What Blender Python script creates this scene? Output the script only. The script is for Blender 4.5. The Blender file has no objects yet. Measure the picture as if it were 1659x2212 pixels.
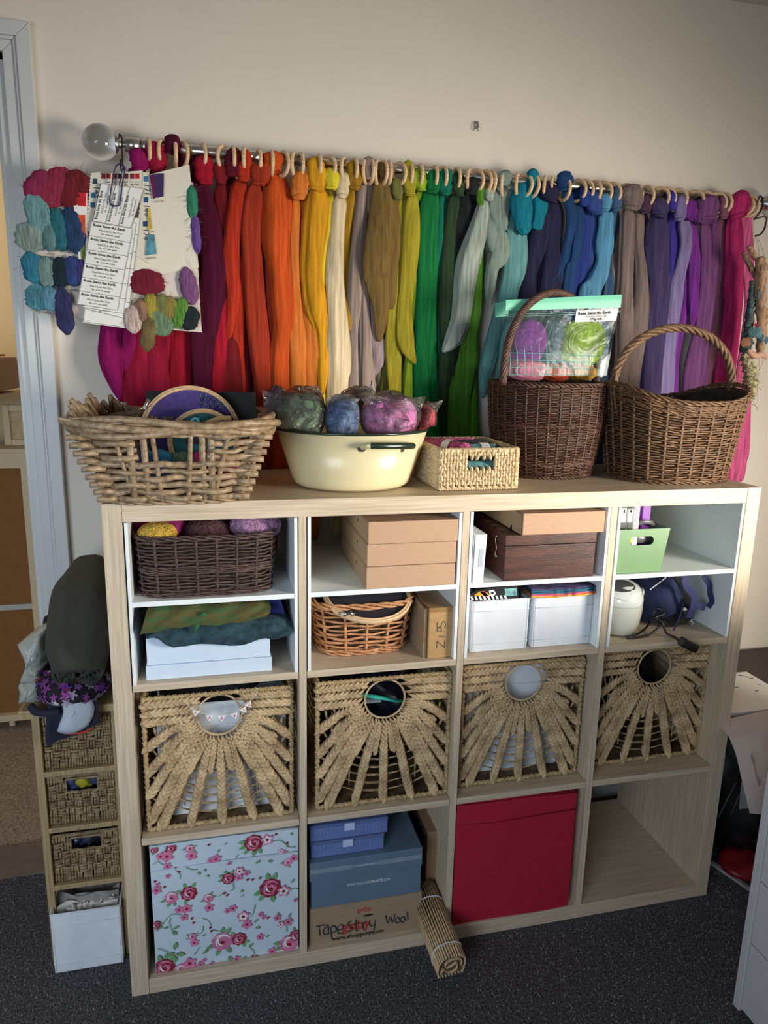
import bpy, math, random
import numpy as np
from mathutils import Vector, Matrix
random.seed(7); RNG = np.random.default_rng(7)
S = bpy.context.scene
COL = S.collection
# ---------------------------------------------------------------- camera
CAM = np.array([.2014, -1.4136, 1.4011]); FPX = 1555.13
_y, _p, _r = .24177, -.21551, .02187
_f = np.array([math.sin(_y)*math.cos(_p), math.cos(_y)*math.cos(_p), math.sin(_p)])
_rt = np.array([math.cos(_y), -math.sin(_y), 0.]); _up = np.cross(_rt, _f)
_r2 = math.cos(_r)*_rt + math.sin(_r)*_up; _u2 = -math.sin(_r)*_rt + math.cos(_r)*_up
cd = bpy.data.cameras.new('camera'); cam = bpy.data.objects.new('camera', cd); COL.objects.link(cam)
cam.matrix_world = Matrix([[_r2[0], _u2[0], -_f[0], CAM[0]], [_r2[1], _u2[1], -_f[1], CAM[1]], [_r2[2], _u2[2], -_f[2], CAM[2]], [0, 0, 0, 1]])
cd.sensor_fit = 'HORIZONTAL'; cd.sensor_width = 36; cd.lens = 36*FPX/1659; cd.clip_start = .05
S.camera = cam
def at(x, y, ax, v):
    """the point of the plane axis=v seen at photo pixel x,y (measuring aid)"""
    d = _f + (x-829.5)/FPX*_r2 - (y-1106)/FPX*_u2
    return CAM + (v-CAM[ax])/d[ax]*d
def mpp(P): return float((np.array(P)-CAM) @ _f)/FPX
# ---------------------------------------------------------------- world, lights, exposure
w = bpy.data.worlds.new('world'); S.world = w; w.use_nodes = True
w.node_tree.nodes['Background'].inputs[0].default_value = (.90, .92, 1, 1)
w.node_tree.nodes['Background'].inputs[1].default_value = .115
def area(name, loc, to, sx, sy, power, col, spread=180):
    l = bpy.data.lights.new(name, 'AREA'); l.shape = 'RECTANGLE'; l.size = sx; l.size_y = sy; l.energy = power; l.color = col; l.spread = math.radians(spread)
    o = bpy.data.objects.new(name, l); COL.objects.link(o); o.location = loc
    o.rotation_euler = (Vector(to)-Vector(loc)).to_track_quat('-Z', 'Y').to_euler(); return o
area('window_and_fill_light', (2.45, -1.35, 1.20), (.80, .45, .86), 1.0, .8, 22, (1, .92, .80), 74)
area('window_and_fill_light', (-1.0, -2.2, 1.2), (.25, .2, .60), 1.2, 1.0, 9, (.74, .87, 1), 90)  # added cool fill light for the left side, not the window
hl = bpy.data.lights.new('hall_lamp', 'POINT'); hl.energy = 11; hl.color = (1, .78, .5); hl.shadow_soft_size = .12
ho = bpy.data.objects.new('hall_lamp', hl); COL.objects.link(ho); ho.location = (-.95, .95, 1.9)
S.view_settings.view_transform = 'Standard'; S.view_settings.look = 'None'; S.view_settings.gamma = 1
S.view_settings.use_curve_mapping = False; S.view_settings.exposure = .16
# ---------------------------------------------------------------- mesh helpers
def nrm(a): return a/np.maximum(np.linalg.norm(a, axis=-1, keepdims=True), 1e-9)
class MB:
    def __init__(s): s.V = []; s.F = []; s.n = 0; s.mi = []
    def add(s, V, F, mi=0):
        V = np.asarray(V, float).reshape(-1, 3); 
        for f in F:
            f = np.asarray(f)
            if f.ndim == 1: f = f[None]
            s.F.append(f+s.n); s.mi.append(np.full(len(f), mi))
        s.V.append(V); s.n += len(V); return s
    def box(s, lo, hi, mi=0):
        x0, y0, z0 = lo; x1, y1, z1 = hi
        return s.hexa([(x0, y0, z0), (x1, y0, z0), (x1, y1, z0), (x0, y1, z0), (x0, y0, z1), (x1, y0, z1), (x1, y1, z1), (x0, y1, z1)], mi)
    def hexa(s, P, mi=0):
        return s.add(P, [np.array([[0, 3, 2, 1], [4, 5, 6, 7], [0, 1, 5, 4], [1, 2, 6, 5], [2, 3, 7, 6], [3, 0, 4, 7]])], mi)
    def tube(s, P, R, k=8, closed=False, ref=None, flat=1., prof=None, caps=True, mi=0, twist=0.):
        P = np.asarray(P, float); n = len(P); R = np.broadcast_to(np.asarray(R, float), (n,))
        if closed: T = np.roll(P, -1, 0)-np.roll(P, 1, 0)
        else: T = np.gradient(P, axis=0)
        T = nrm(T)
        if ref is None:
            m = np.abs(T).max(0); ref = np.eye(3)[int(np.argmin(m))]
        ref = np.asarray(ref, float)
        N = nrm(np.cross(T, ref)); B = nrm(np.cross(T, N))
        a = np.arange(k)/k*2*math.pi
        if twist: a = a[None]+np.linspace(0, twist, n)[:, None]
        else: a = np.broadcast_to(a, (n, k))
        rr = R[:, None]*(1 if prof is None else prof)
        V = P[:, None]+(np.cos(a)*rr)[..., None]*N[:, None]+(np.sin(a)*rr*flat)[..., None]*B[:, None]
        i = np.arange(n if closed else n-1)[:, None]; j = np.arange(k)[None]
        i2 = (i+1) % n; j2 = (j+1) % k
        Q = np.stack([i*k+j, i*k+j2, i2*k+j2, i2*k+j], -1).reshape(-1, 4)
        F = [Q]
        if caps and not closed: F += [np.arange(k)[::-1], (n-1)*k+np.arange(k)]
        return s.add(V, F, mi)
    def grid(s, G, closed_u=False, mi=0):
        G = np.asarray(G, float); n, m = G.shape[:2]
        i = np.arange(n-1)[:, None]; j = np.arange(m if closed_u else m-1)[None]; j2 = (j+1) % m
        Q = np.stack([i*m+j, i*m+j2, (i+1)*m+j2, (i+1)*m+j], -1).reshape(-1, 4)
        return s.add(G, [Q], mi)
    def ell(s, c, r, n=10, k=14, mi=0, rot=None, rough=0.):
        t = np.linspace(0.06, math.pi-.06, n)[:, None]; a = (np.arange(k)/k*2*math.pi)[None]
        m = 1+(rough*np.sin(3*a+5*t)*np.sin(4*t) if rough else 0)
        G = np.stack([np.sin(t)*np.cos(a)*m*r[0], np.sin(t)*np.sin(a)*m*r[1], -np.cos(t)*m*r[2]+0*a], -1)
        if rot is not None: G = G @ np.array(rot).T
        G = G+np.array(c); i = np.arange(n-1)[:, None]; j = np.arange(k)[None]; j2 = (j+1) % k
        Q = np.stack([i*k+j, i*k+j2, (i+1)*k+j2, (i+1)*k+j], -1).reshape(-1, 4)
        return s.add(G, [Q, np.arange(k)[::-1], (n-1)*k+np.arange(k)], mi)
    def poly(s, P, th=None, mi=0):
        """flat polygon, th = thickness vector"""
        P = np.asarray(P, float); n = len(P)
        if th is None: return s.add(P, [np.arange(n)], mi)
        V = np.concatenate([P, P+np.asarray(th)])
        i = np.arange(n); j = (i+1) % n
        return s.add(V, [i[::-1], i+n, np.stack([i, j, j+n, i+n], -1)], mi)
    def lathe(s, prof, c, k=32, sx=1., sy=1., mi=0):
        a = np.arange(k)/k*2*math.pi
        G = np.array([[(r*math.cos(t)*sx+c[0], r*math.sin(t)*sy+c[1], z+c[2]) for t in a] for r, z in prof])
        return s.grid(G, True, mi)
    def xf(s, M):
        M = np.array(M); s.V = [v @ M[:3, :3].T+M[:3, 3] for v in s.V]; return s
    def allV(s): return np.concatenate(s.V)
def mesh_from(mb, name, mats, smooth=True, off=(0, 0, 0)):
    V = mb.allV()-np.asarray(off); me = bpy.data.meshes.new(name)
    me.vertices.add(len(V)); me.vertices.foreach_set('co', V.ravel().astype(np.float32))
    tot = np.concatenate([np.full(len(f), f.shape[1]) for f in mb.F]); li = np.concatenate([f.ravel() for f in mb.F])
    me.loops.add(len(li)); me.loops.foreach_set('vertex_index', li.astype(np.int32))
    me.polygons.add(len(tot)); st = np.concatenate([[0], np.cumsum(tot)[:-1]])
    me.polygons.foreach_set('loop_start', st.astype(np.int32)); me.polygons.foreach_set('loop_total', tot.astype(np.int32))
    me.polygons.foreach_set('material_index', np.concatenate(mb.mi).astype(np.int32))
    me.polygons.foreach_set('use_smooth', np.full(len(tot), smooth))
    for m in (mats if isinstance(mats, (list, tuple)) else [mats]): me.materials.append(m)
    me.update(calc_edges=True); me.validate(); return me
def wloc(o):
    l = Vector(o.location)
    while o.parent: o = o.parent; l += Vector(o.location)
    return l
def tag(o, label=None, cat=None, group=None, kind=None):
    if label: o['label'] = label
    if cat: o['category'] = cat
    if group: o['group'] = group
    if kind: o['kind'] = kind
    return o
def bevel(o, w, seg=2):
    m = o.modifiers.new('b', 'BEVEL'); m.width = w; m.segments = seg; m.limit_method = 'ANGLE'; m.angle_limit = .6; return o
def part(name, mb, mat, parent, smooth=True, bev=0, label=None, kind=None):
    o = bpy.data.objects.new(name, mesh_from(mb, name, mat, smooth, wloc(parent))); COL.objects.link(o); o.parent = parent
    if bev: bevel(o, bev)
    if label: o['label'] = label
    if kind: o['kind'] = kind
    return o
def thing(name, label, cat, loc, group=None):
    o = bpy.data.objects.new(name, None); COL.objects.link(o); o.location = loc; o.empty_display_size = .02
    return tag(o, label, cat, group)
def solo(name, mb, mat, label, cat, smooth=True, bev=0, group=None, kind=None):
    V = mb.allV(); c = (float((V[:, 0].min()+V[:, 0].max())/2), float((V[:, 1].min()+V[:, 1].max())/2), float(V[:, 2].min()))
    o = bpy.data.objects.new(name, mesh_from(mb, name, mat, smooth, c)); COL.objects.link(o); o.location = c
    if bev: bevel(o, bev)
    return tag(o, label, cat, group, kind)
def struct(name, mb, mat, parent=None, smooth=False, bev=0):
    o = bpy.data.objects.new(name, mesh_from(mb, name, mat, smooth, wloc(parent) if parent else (0, 0, 0))); COL.objects.link(o)
    if parent: o.parent = parent
    else: o['kind'] = 'structure'
    if bev: bevel(o, bev)
    return o
def dup(root, loc=None, rot=None, label=None):
    def cp(o, par):
        c = o.copy(); COL.objects.link(c); c.parent = par
        for ch in list(o.children): cp(ch, c)
        return c
    r = cp(root, None)
    if loc is not None: r.location = loc
    if rot is not None: r.rotation_euler = rot
    if label: r['label'] = label
    return r
def spline(pts, n):
    """Catmull-Rom through rows of numbers"""
    P = np.asarray(pts, float)
    if len(P) == 2: return P[0]+(P[1]-P[0])*np.linspace(0, 1, n)[:, None]
    E = np.vstack([2*P[0]-P[1], P, 2*P[-1]-P[-2]]); u = np.linspace(0, len(P)-1, n); i = np.minimum(u.astype(int), len(P)-2); t = (u-i)[:, None]
    a, b, c, d = E[i], E[i+1], E[i+2], E[i+3]
    return .5*((2*b)+(-a+c)*t+(2*a-5*b+4*c-d)*t*t+(-a+3*b-3*c+d)*t**3)
def rope(mb, P, R, ns, r, turns, k=6, closed=False, ref=None, flat=1., ph=0.):
    """ns strands twisted round the path P"""
    P = np.asarray(P, float); n = len(P)
    T = nrm(np.roll(P, -1, 0)-np.roll(P, 1, 0) if closed else np.gradient(P, axis=0))
    if ref is None: ref = np.eye(3)[int(np.argmin(np.abs(T).max(0)))]
    N = nrm(np.cross(T, ref)); B = nrm(np.cross(T, N)); u = np.arange(n)/(n if closed else n-1)
    for i in range(ns):
        a = (u*turns+i/ns)*2*math.pi+ph
        mb.tube(P+R*(np.cos(a)[:, None]*N+flat*np.sin(a)[:, None]*B), r, k, closed, ref)
def resamp(P, n, closed=False):
    P = np.asarray(P, float)
    if closed: P = np.vstack([P, P[:1]])
    d = np.concatenate([[0], np.cumsum(np.linalg.norm(np.diff(P, axis=0), axis=1))])
    u = np.linspace(0, d[-1], n, endpoint=not closed)
    return np.stack([np.interp(u, d, P[:, i]) for i in range(P.shape[1])], -1)
def superell(e, n=400):
    a = np.arange(n)/n*2*math.pi; c, s_ = np.cos(a), np.sin(a)
    return np.stack([np.sign(c)*np.abs(c)**(2/e), np.sign(s_)*np.abs(s_)**(2/e)], -1)
# ---------------------------------------------------------------- materials
def lin(c):
    c = np.array(c[:3])/255.; return tuple(float(v) for v in np.where(c <= .04045, c/12.92, ((c+.055)/1.055)**2.4))+(1.,)
def M(name, col, rough=.6, var=.12, scale=40, stretch=(1, 1, 1), bump=.15, bscale=None, metal=0., alpha=1., trans=0., sheen=0., spec=None, col2=None, det=3, rot=None, coat=0.):
    m = bpy.data.materials.new(name); m.use_nodes = True; nt = m.node_tree; b = nt.nodes['Principled BSDF']; L = nt.links.new
    b.inputs['Roughness'].default_value = rough; b.inputs['Metallic'].default_value = metal
    if alpha < 1: b.inputs['Alpha'].default_value = alpha
    if trans: b.inputs['Transmission Weight'].default_value = trans
    if sheen: b.inputs['Sheen Weight'].default_value = sheen; b.inputs['Sheen Roughness'].default_value = .5; b.inputs['Sheen Tint'].default_value = lin(col)
    if spec is not None: b.inputs['Specular IOR Level'].default_value = spec
    if coat: b.inputs['Coat Weight'].default_value = coat; b.inputs['Coat Roughness'].default_value = .15
    tc = nt.nodes.new('ShaderNodeTexCoord'); mp = nt.nodes.new('ShaderNodeMapping'); mp.inputs['Scale'].default_value = stretch
    if rot: mp.inputs['Rotation'].default_value = rot
    L(tc.outputs['Object'], mp.inputs[0])
    nz = nt.nodes.new('ShaderNodeTexNoise'); nz.inputs['Scale'].default_value = scale; nz.inputs['Detail'].default_value = det; L(mp.outputs[0], nz.inputs[0])
    rp = nt.nodes.new('ShaderNodeValToRGB'); c = np.array(lin(col)[:3])
    lo = np.array(lin(col2)[:3]) if col2 else c*(1-var*1.6); hi = np.minimum(c*(1+var*1.2), 1.)
    rp.color_ramp.elements[0].position = .3; rp.color_ramp.elements[1].position = .7
    rp.color_ramp.elements[0].color = (*lo, 1); rp.color_ramp.elements[1].color = (*hi, 1)
    L(nz.outputs[0], rp.inputs[0]); L(rp.outputs[0], b.inputs['Base Color'])
    if bump:
        bz = nz
        if bscale:
            bz = nt.nodes.new('ShaderNodeTexNoise'); bz.inputs['Scale'].default_value = bscale; bz.inputs['Detail'].default_value = 4; L(mp.outputs[0], bz.inputs[0])
        bp = nt.nodes.new('ShaderNodeBump'); bp.inputs['Strength'].default_value = bump; bp.inputs['Distance'].default_value = .002
        L(bz.outputs[0], bp.inputs['Height']); L(bp.outputs[0], b.inputs['Normal'])
    return m
def wood(name, col, dark, axis, scale=1.):
    st = {'x': (1.6, 60, 60), 'y': (60, 1.6, 60), 'z': (60, 60, 1.6)}[axis]
    return M(name, col, .5, scale=4*scale, stretch=st, bump=.12, col2=dark, det=5)
OAK, OAKD = (206, 189, 166), (184, 166, 141)
oak_z = wood('oak_vertical_grain', OAK, OAKD, 'z'); oak_x = wood('oak_horizontal_grain', OAK, OAKD, 'x')
oak_in = wood('oak_depth_grain', (178, 160, 134), (150, 132, 108), 'y')
wall_m = M('wall_paint', (226, 217, 203), .85, .012, 6, bump=.05, bscale=300)
trim_m = M('gloss_trim_paint', (206, 207, 204), .35, .02, 5, bump=.03)
white_m = M('white_laminate', (236, 242, 243), .35, .01, 5, bump=0)
ring_m = wood('pale_ring_wood', (222, 190, 150), (200, 165, 125), 'x')
steel_m = M('brushed_steel', (205, 202, 196), .28, .05, 30, (1, 60, 60), .02, metal=1.)
black_m = M('black_metal', (22, 20, 24), .4, .1, bump=0)
paper_m = M('white_paper', (236, 234, 228), .8, .015, 30, bump=.06)
ink_m = M('black_ink', (28, 28, 32), .7, .05, bump=0)
card_m = M('brown_cardboard', (188, 153, 124), .8, .05, 60, (1, 1, 8), .05)
cardd_m = M('dull_cardboard', (164, 138, 108), .8, .06, 60, (1, 1, 6), .06)
fab_white = M('white_fabric', (222, 228, 236), .8, .03, 25, bump=.25, bscale=18)
def film_mat(name, col, haze=.06, rough=.12, scale=22, dist=.03, ior=1.5):
    m = bpy.data.materials.new(name); m.use_nodes = True; nt = m.node_tree; L = nt.links.new; nt.nodes.remove(nt.nodes['Principled BSDF']); out = nt.nodes['Material Output']
    N = nt.nodes.new; tc = N('ShaderNodeTexCoord'); nz = N('ShaderNodeTexNoise'); nz.inputs['Scale'].default_value = scale; nz.inputs['Detail'].default_value = 5; nz.inputs['Distortion'].default_value = 1.5; L(tc.outputs['Object'], nz.inputs[0])
    bp = N('ShaderNodeBump'); bp.inputs['Strength'].default_value = 1.; bp.inputs['Distance'].default_value = dist; L(nz.outputs[0], bp.inputs['Height'])
    tr = N('ShaderNodeBsdfTransparent'); gl = N('ShaderNodeBsdfGlossy'); gl.inputs['Roughness'].default_value = rough; df = N('ShaderNodeBsdfDiffuse'); df.inputs[0].default_value = lin(col)
    for q in (gl, df): L(bp.outputs[0], q.inputs['Normal'])
    fr = N('ShaderNodeFresnel'); fr.inputs['IOR'].default_value = ior; L(bp.outputs[0], fr.inputs['Normal']); m1 = N('ShaderNodeMixShader'); m1.inputs[0].default_value = haze; L(tr.outputs[0], m1.inputs[1]); L(df.outputs[0], m1.inputs[2])
    m2 = N('ShaderNodeMixShader'); L(fr.outputs[0], m2.inputs[0]); L(m1.outputs[0], m2.inputs[1]); L(gl.outputs[0], m2.inputs[2]); L(m2.outputs[0], out.inputs[0]); return m
film_m = film_mat('clear_plastic_film', (225, 225, 225), .05)
# ================================================================ SETTING
WY = .475; X0, X1 = -1.9, 2.6
mb = MB()
mb.box((-.148, WY, 0), (X1, WY+.12, 2.34)); mb.box((-1.2, WY, 2.02), (-.148, WY+.12, 2.34)); mb.box((X0, WY, 0), (-1.2, WY+.12, 2.34))
struct('wall_back', mb, wall_m)
struct('wall_right', MB().box((X1, -3, 0), (X1+.1, WY+.12, 2.34)), wall_m)
ceil_m = M('ceiling_paint', (205, 200, 190), .9, .01, 6, bump=.03)
struct('ceiling', MB().box((X0, -1.2, 2.34), (X1+.1, WY+.12, 2.4)), ceil_m)
carpet_m = M('dark_grey_carpet', (92, 90, 95), .95, .6, 190, bump=1, bscale=420, det=6)
carpet_m.node_tree.nodes['Bump'].inputs['Distance'].default_value = .006
struct('floor', MB().box((X0, -3, -.05), (X1+.1, WY, 0)), carpet_m)
hcarpet_m = M('beige_hall_carpet', (168, 150, 130), .95, .35, 160, bump=1, bscale=380, det=6)
struct('floor_hall', MB().box((X0, WY, -.05), (.4, 2.2, -.002)), hcarpet_m)
hall_m = M('hall_cream_paint', (228, 208, 168), .85, .01, 5, bump=.03)
struct('wall_hall', MB().box((X0, 1.6, 0), (.4, 1.7, 2.34)), hall_m)
struct('trim_hall_threshold', MB().box((-1.2, WY-.02, -.004), (-.148, WY+.12, .004)), M('threshold_strip', (120, 110, 98), .6, bump=0))
# carpet tufts in a paler fleck colour
mb = MB(); n = 60000
px = RNG.uniform(-.95, 1.75, n); py = RNG.uniform(-.72, WY-.01, n); keep = ~((px > -.03) & (px < 1.49) & (py > -.012)); px, py = px[keep], py[keep]; n = len(px)
a = RNG.uniform(0, 6.28, n); h = RNG.uniform(.003, .007, n); t = RNG.normal(0, .0022, (n, 2)); ww = .0011
V = np.zeros((n, 3, 3)); V[:, 0] = np.stack([px-ww*np.cos(a), py-ww*np.sin(a), 0*px], -1); V[:, 1] = np.stack([px+ww*np.cos(a), py+ww*np.sin(a), 0*px], -1)
V[:, 2] = np.stack([px+t[:, 0], py+t[:, 1], h], -1); mb.add(V, [np.arange(3*n).reshape(-1, 3)])
o = struct('carpet_pile', mb, M('carpet_tuft', (134, 131, 136), .95, .8, 300, bump=0)); o['kind'] = 'stuff'; tag(o, 'short flecked pile of the dark grey carpet', 'carpet')
# baseboards behind the unit (moulded profile)
def skirting(name, x0, x1):
    p = [(0, 0), (-.018, 0), (-.018, .04), (-.016, .043), (-.016, .085), (-.012, .092), (-.012, .105), (-.006, .118), (0, .12)]
    mb = MB(); G = np.array([[(x, WY+y, z) for y, z in p] for x in (x0, x1)]); mb.grid(G); struct(name, mb, trim_m)
skirting('baseboard_back', -.06, X1)
# door architrave: outer casing, ogee bead, door lining and stop
for nm, pr in (('trim_1', [(0, -.030), (.006, -.032), (.006, 0)]),): pass
def frame_strip(name, xa, xb, y0, y1, ztop, head):
    mb = MB(); mb.box((xa, y0, 0), (xb, y1, ztop)); mb.box((-1.2, y0, head), (xa, y1, head+(xb-xa))) ; struct(name, mb, trim_m, bev=.0025)
def archi(name, r, y0):      # r: inset from the outer edge; mitred L strip of a given width
    ox, oz, wd = -.146-r[0], 2.083-r[0], r[1]-r[0]
    mb = MB(); mb.hexa([(ox-wd, y0, 0), (ox, y0, 0), (ox, WY, 0), (ox-wd, WY, 0), (ox-wd, y0, oz-wd), (ox, y0, oz), (ox, WY, oz), (ox-wd, WY, oz-wd)])
    mb.hexa([(-1.25, y0, oz-wd), (ox-wd, y0, oz-wd), (ox-wd, WY, oz-wd), (-1.25, WY, oz-wd), (-1.25, y0, oz), (ox, y0, oz), (ox, WY, oz), (-1.25, WY, oz)])
    struct(name, mb, trim_m, bev=.002)
archi('trim_1', (0, .03), WY-.022); archi('trim_2', (.0301, .037), WY-.018); archi('trim_3', (.0371, .06), WY-.014)
mb = MB(); mb.box((-.222, WY-.006, 0), (-.206, WY+.12, 2.022)); mb.box((-1.2, WY-.006, 2.006), (-.206, WY+.12, 2.022)); struct('trim_door_lining', mb, trim_m, bev=.001)
mb = MB(); mb.box((-.238, WY+.03, 0), (-.222, WY+.06, 2.006)); mb.box((-1.2, WY+.03, 1.99), (-.238, WY+.06, 2.006)); struct('trim_door_stop', mb, trim_m, bev=.001)
o = solo('strike_plate', MB().box((-.2235, WY+.004, .99), (-.2222, WY+.024, 1.06)), steel_m, 'small steel strike plate let into the white door lining', 'plate', False, bev=.0004)
# things seen through the doorway
cream_m = M('cream_furniture_paint', (232, 214, 178), .6, .02, 20, bump=.03)
brown_m = M('brown_hardboard', (150, 104, 56), .8, .06, 30, bump=.06)
t = thing('cabinet', 'tall cream cabinet seen from behind, two brown back panels, through the doorway', 'cabinet', (-.85, 1.33, 0))
mb = MB(); mb.box((-1.3, 1.30, .03), (-.43, 1.36, .055)); mb.box((-1.3, 1.30, .985), (-.43, 1.36, 1.04)); mb.box((-.44, 1.295, .03), (-.405, 1.37, 1.045)); mb.box((-1.3, 1.29, 1.04), (-.40, 1.42, 1.055))
part('cabinet_frame', mb, cream_m, t, False, .003)
part('back_panel', MB().box((-1.3, 1.325, .055), (-.44, 1.335, .462)), brown_m, t, False); part('back_panel', MB().box((-1.3, 1.325, .482), (-.44, 1.335, .985)), brown_m, t, False)
part('joining_strip', MB().box((-1.3, 1.315, .462), (-.44, 1.335, .482)), trim_m, t, False, .002)
part('side_panel', MB().box((-.405, 1.30, .0), (-.385, 1.58, 1.045)), cream_m, t, False, .002)
part('foot', MB().box((-.56, 1.32, 0), (-.54, 1.35, .03)), cream_m, t, False, .002)
t = thing('picture_frame', 'small cream framed panel standing on the cabinet in the hall', 'picture frame', (-.4, 1.5, 1.056))
mb = MB(); a, b, c, d = -.50, -.27, 1.056, 1.20
for q in (((a, 1.37, c), (a+.022, 1.39, d)), ((b-.022, 1.37, c), (b, 1.39, d)), ((a+.022, 1.37, c), (b-.022, 1.39, c+.022)), ((a+.022, 1.37, d-.022), (b-.022, 1.39, d))): mb.box(*q)
part('frame', mb, cream_m, t, False, .003); part('panel', MB().box((a+.022, 1.382, c+.022), (b-.022, 1.388, d-.022)), M('pale_panel', (214, 190, 148), .7, bump=0), t, False)
t = thing('cardboard_box', 'brown carton on a shelf in the hall, cut by the left edge of the photo', 'box', (-.6, 1.2, 1.27))
mb = MB(); mb.hexa([(-.75, 1.0, 1.25), (-.435, 1.10, 1.26), (-.43, 1.38, 1.26), (-.75, 1.4, 1.26), (-.75, 1.0, 1.365), (-.44, 1.10, 1.365), (-.44, 1.38, 1.365), (-.75, 1.4, 1.365)])
part('carton', mb, card_m, t, False, .004); part('lid_flap', MB().box((-.75, 1.02, 1.368), (-.47, 1.36, 1.374)), cardd_m, t, False)
solo('wall_shelf', MB().box((-.95, 1.05, 1.225), (-.45, 1.6, 1.248)), cream_m, 'cream shelf in the hall under the brown carton', 'shelf', False, .003)
# nail hook and mark on the wall above
t = thing('wall_hook', 'small bare metal hook screwed into the wall above the rod', 'hook', tuple(at(1029, 283, 1, WY)))
p = at(1029, 272, 1, WY); mb = MB(); mb.box((p[0]-.005, WY-.004, p[2]-.010), (p[0]+.005, WY, p[2]+.010)); part('plate', mb, steel_m, t, False, .001)
mb = MB(); mb.tube(spline([(p[0], WY-.004, p[2]+.004), (p[0], WY-.014, p[2]+.002), (p[0], WY-.016, p[2]-.012), (p[0], WY-.008, p[2]-.014)], 14), .0015, 6); part('prong', mb, steel_m, t)
# ================================================================ SHELVING UNIT
W, TH, SH, D = 1.466, .037, .0158, .39; CW = (W-2*TH-3*SH)/4; H = 2*TH+3*CW+2*SH
ox = [TH+i*(CW+SH) for i in range(4)]; oz = [TH+i*(CW+SH) for i in range(3)]
su = thing('shelving_unit', 'wide pale oak cube shelving unit, four columns by three rows, on dark carpet', 'shelf unit', (W/2, 0, 0))
part('side_panel', MB().box((0, 0, 0), (TH-.0006, D, H)), oak_z, su, False, .0008); part('side_panel', MB().box((W-TH+.0006, 0, 0), (W, D, H)), oak_z, su, False, .0008)
part('top_panel', MB().box((TH, .0004, H-TH), (W-TH, D, H-.0004)), oak_x, su, False, .0008); part('bottom_panel', MB().box((TH, .0004, 0), (W-TH, D, TH)), oak_x, su, False, .0008)
for i in range(1, 4): part('divider', MB().box((ox[i]-SH, .0015, TH), (ox[i], D, H-TH)), oak_z, su, False, .0006)
for i in range(4):
    for j in (1, 2): part('shelf_board', MB().box((ox[i]+.0012, .002, oz[j]-SH), (ox[i]+CW-.0012, D, oz[j])), oak_x, su, False, .0006)
# white inserts in the top row
IZ = .916; BZ = oz[2]
wh = ['first', 'second', 'third', 'fourth']
for i in range(4):
    t = thing('shelf_insert', 'white divider insert with one middle shelf in the %s top cube from the left' % wh[i], 'shelf insert', (ox[i]+CW/2, 0, BZ))
    xa, xb = ox[i]+.0026, ox[i]+CW-.0026
    if i == 2: xa = ox[i]+.0006
    part('side_panel', MB().box((xa, .0, BZ+.0004), (xa+.0066, D-.02, H-TH-.0008)), white_m, t, False, .0004)
    part('side_panel', MB().box((xb-.0066, .0, BZ+.0004), (xb, D-.02, H-TH-.0008)), white_m, t, False, .0004)
    part('shelf', MB().box((xa+.0067, .0005, IZ-.0105), (xb-.0067, D-.02, IZ)), white_m, t, False, .0004)
IZT = IZ+.0003
# ================================================================ ROD, RINGS, WOOL
RY = .405; RZ = 1.845
def rodz(x): return float(at(x, 300+(x-225)*.0935+12, 1, RY)[2])
zl = at(330, 318, 1, RY); zr = at(1640, 439, 1, RY)
def rod_pt(X): u = (X-zl[0])/(zr[0]-zl[0]); return np.array([X, RY, zl[2]+(zr[2]-zl[2])*u])
t = thing('curtain_rod', 'brushed steel curtain rod with crackled glass ball ends high on the wall', 'curtain rod', (.8, WY, RZ))
glass_m = M('crackled_glass', (250, 250, 250), .02, .01, 25, bump=.5, bscale=60, trans=1., spec=.8)
xa = float(at(272, 305, 1, RY)[0]); xb = float(at(1640, 439, 1, RY)[0])
part('pole', MB().tube([rod_pt(xa), rod_pt(.45)], .0125, 20), steel_m, t); part('pole', MB().tube([rod_pt(.44), rod_pt(xb)], .0095, 20), steel_m, t)
part('ferrule', MB().tube([rod_pt(xa-.002), rod_pt(xa+.03)], .0155, 20), steel_m, t)
for sgn, x in ((-1, xa), (1, xb)):
    pr = [(0, .006), (.006, .006), (.008, .011), (.014, .011), (.016, .019), (.021, .021), (.023, .012)]
    mb = MB(); mb.tube([rod_pt(x+sgn*a) for a, r in pr], [r for a, r in pr], 20, ref=(0, 0, 1)); part('collar', mb, steel_m, t)
    c = rod_pt(x+sgn*.054); mb = MB(); mb.ell(c, (.037, .038, .038), 24, 36); gb = part('glass_ball', mb, glass_m, t)
    mb = MB(); mb.ell(c, (.012, .012, .012), 10, 12); 
for x in (.02+xa+.02, xb-.06, .8):
    mb = MB(); mb.tube([(x, WY, rod_pt(x)[2]-.002), (x, RY, rod_pt(x)[2]-.002)], .006, 10); mb.tube([(x, WY, rod_pt(x)[2]-.002), (x, WY-.006, rod_pt(x)[2]-.002)], .02, 16)
    mb.tube([(x-.008, RY, rod_pt(x)[2]), (x+.008, RY, rod_pt(x)[2])], .0145, 16); part('wall_bracket', mb, steel_m, t)
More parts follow.
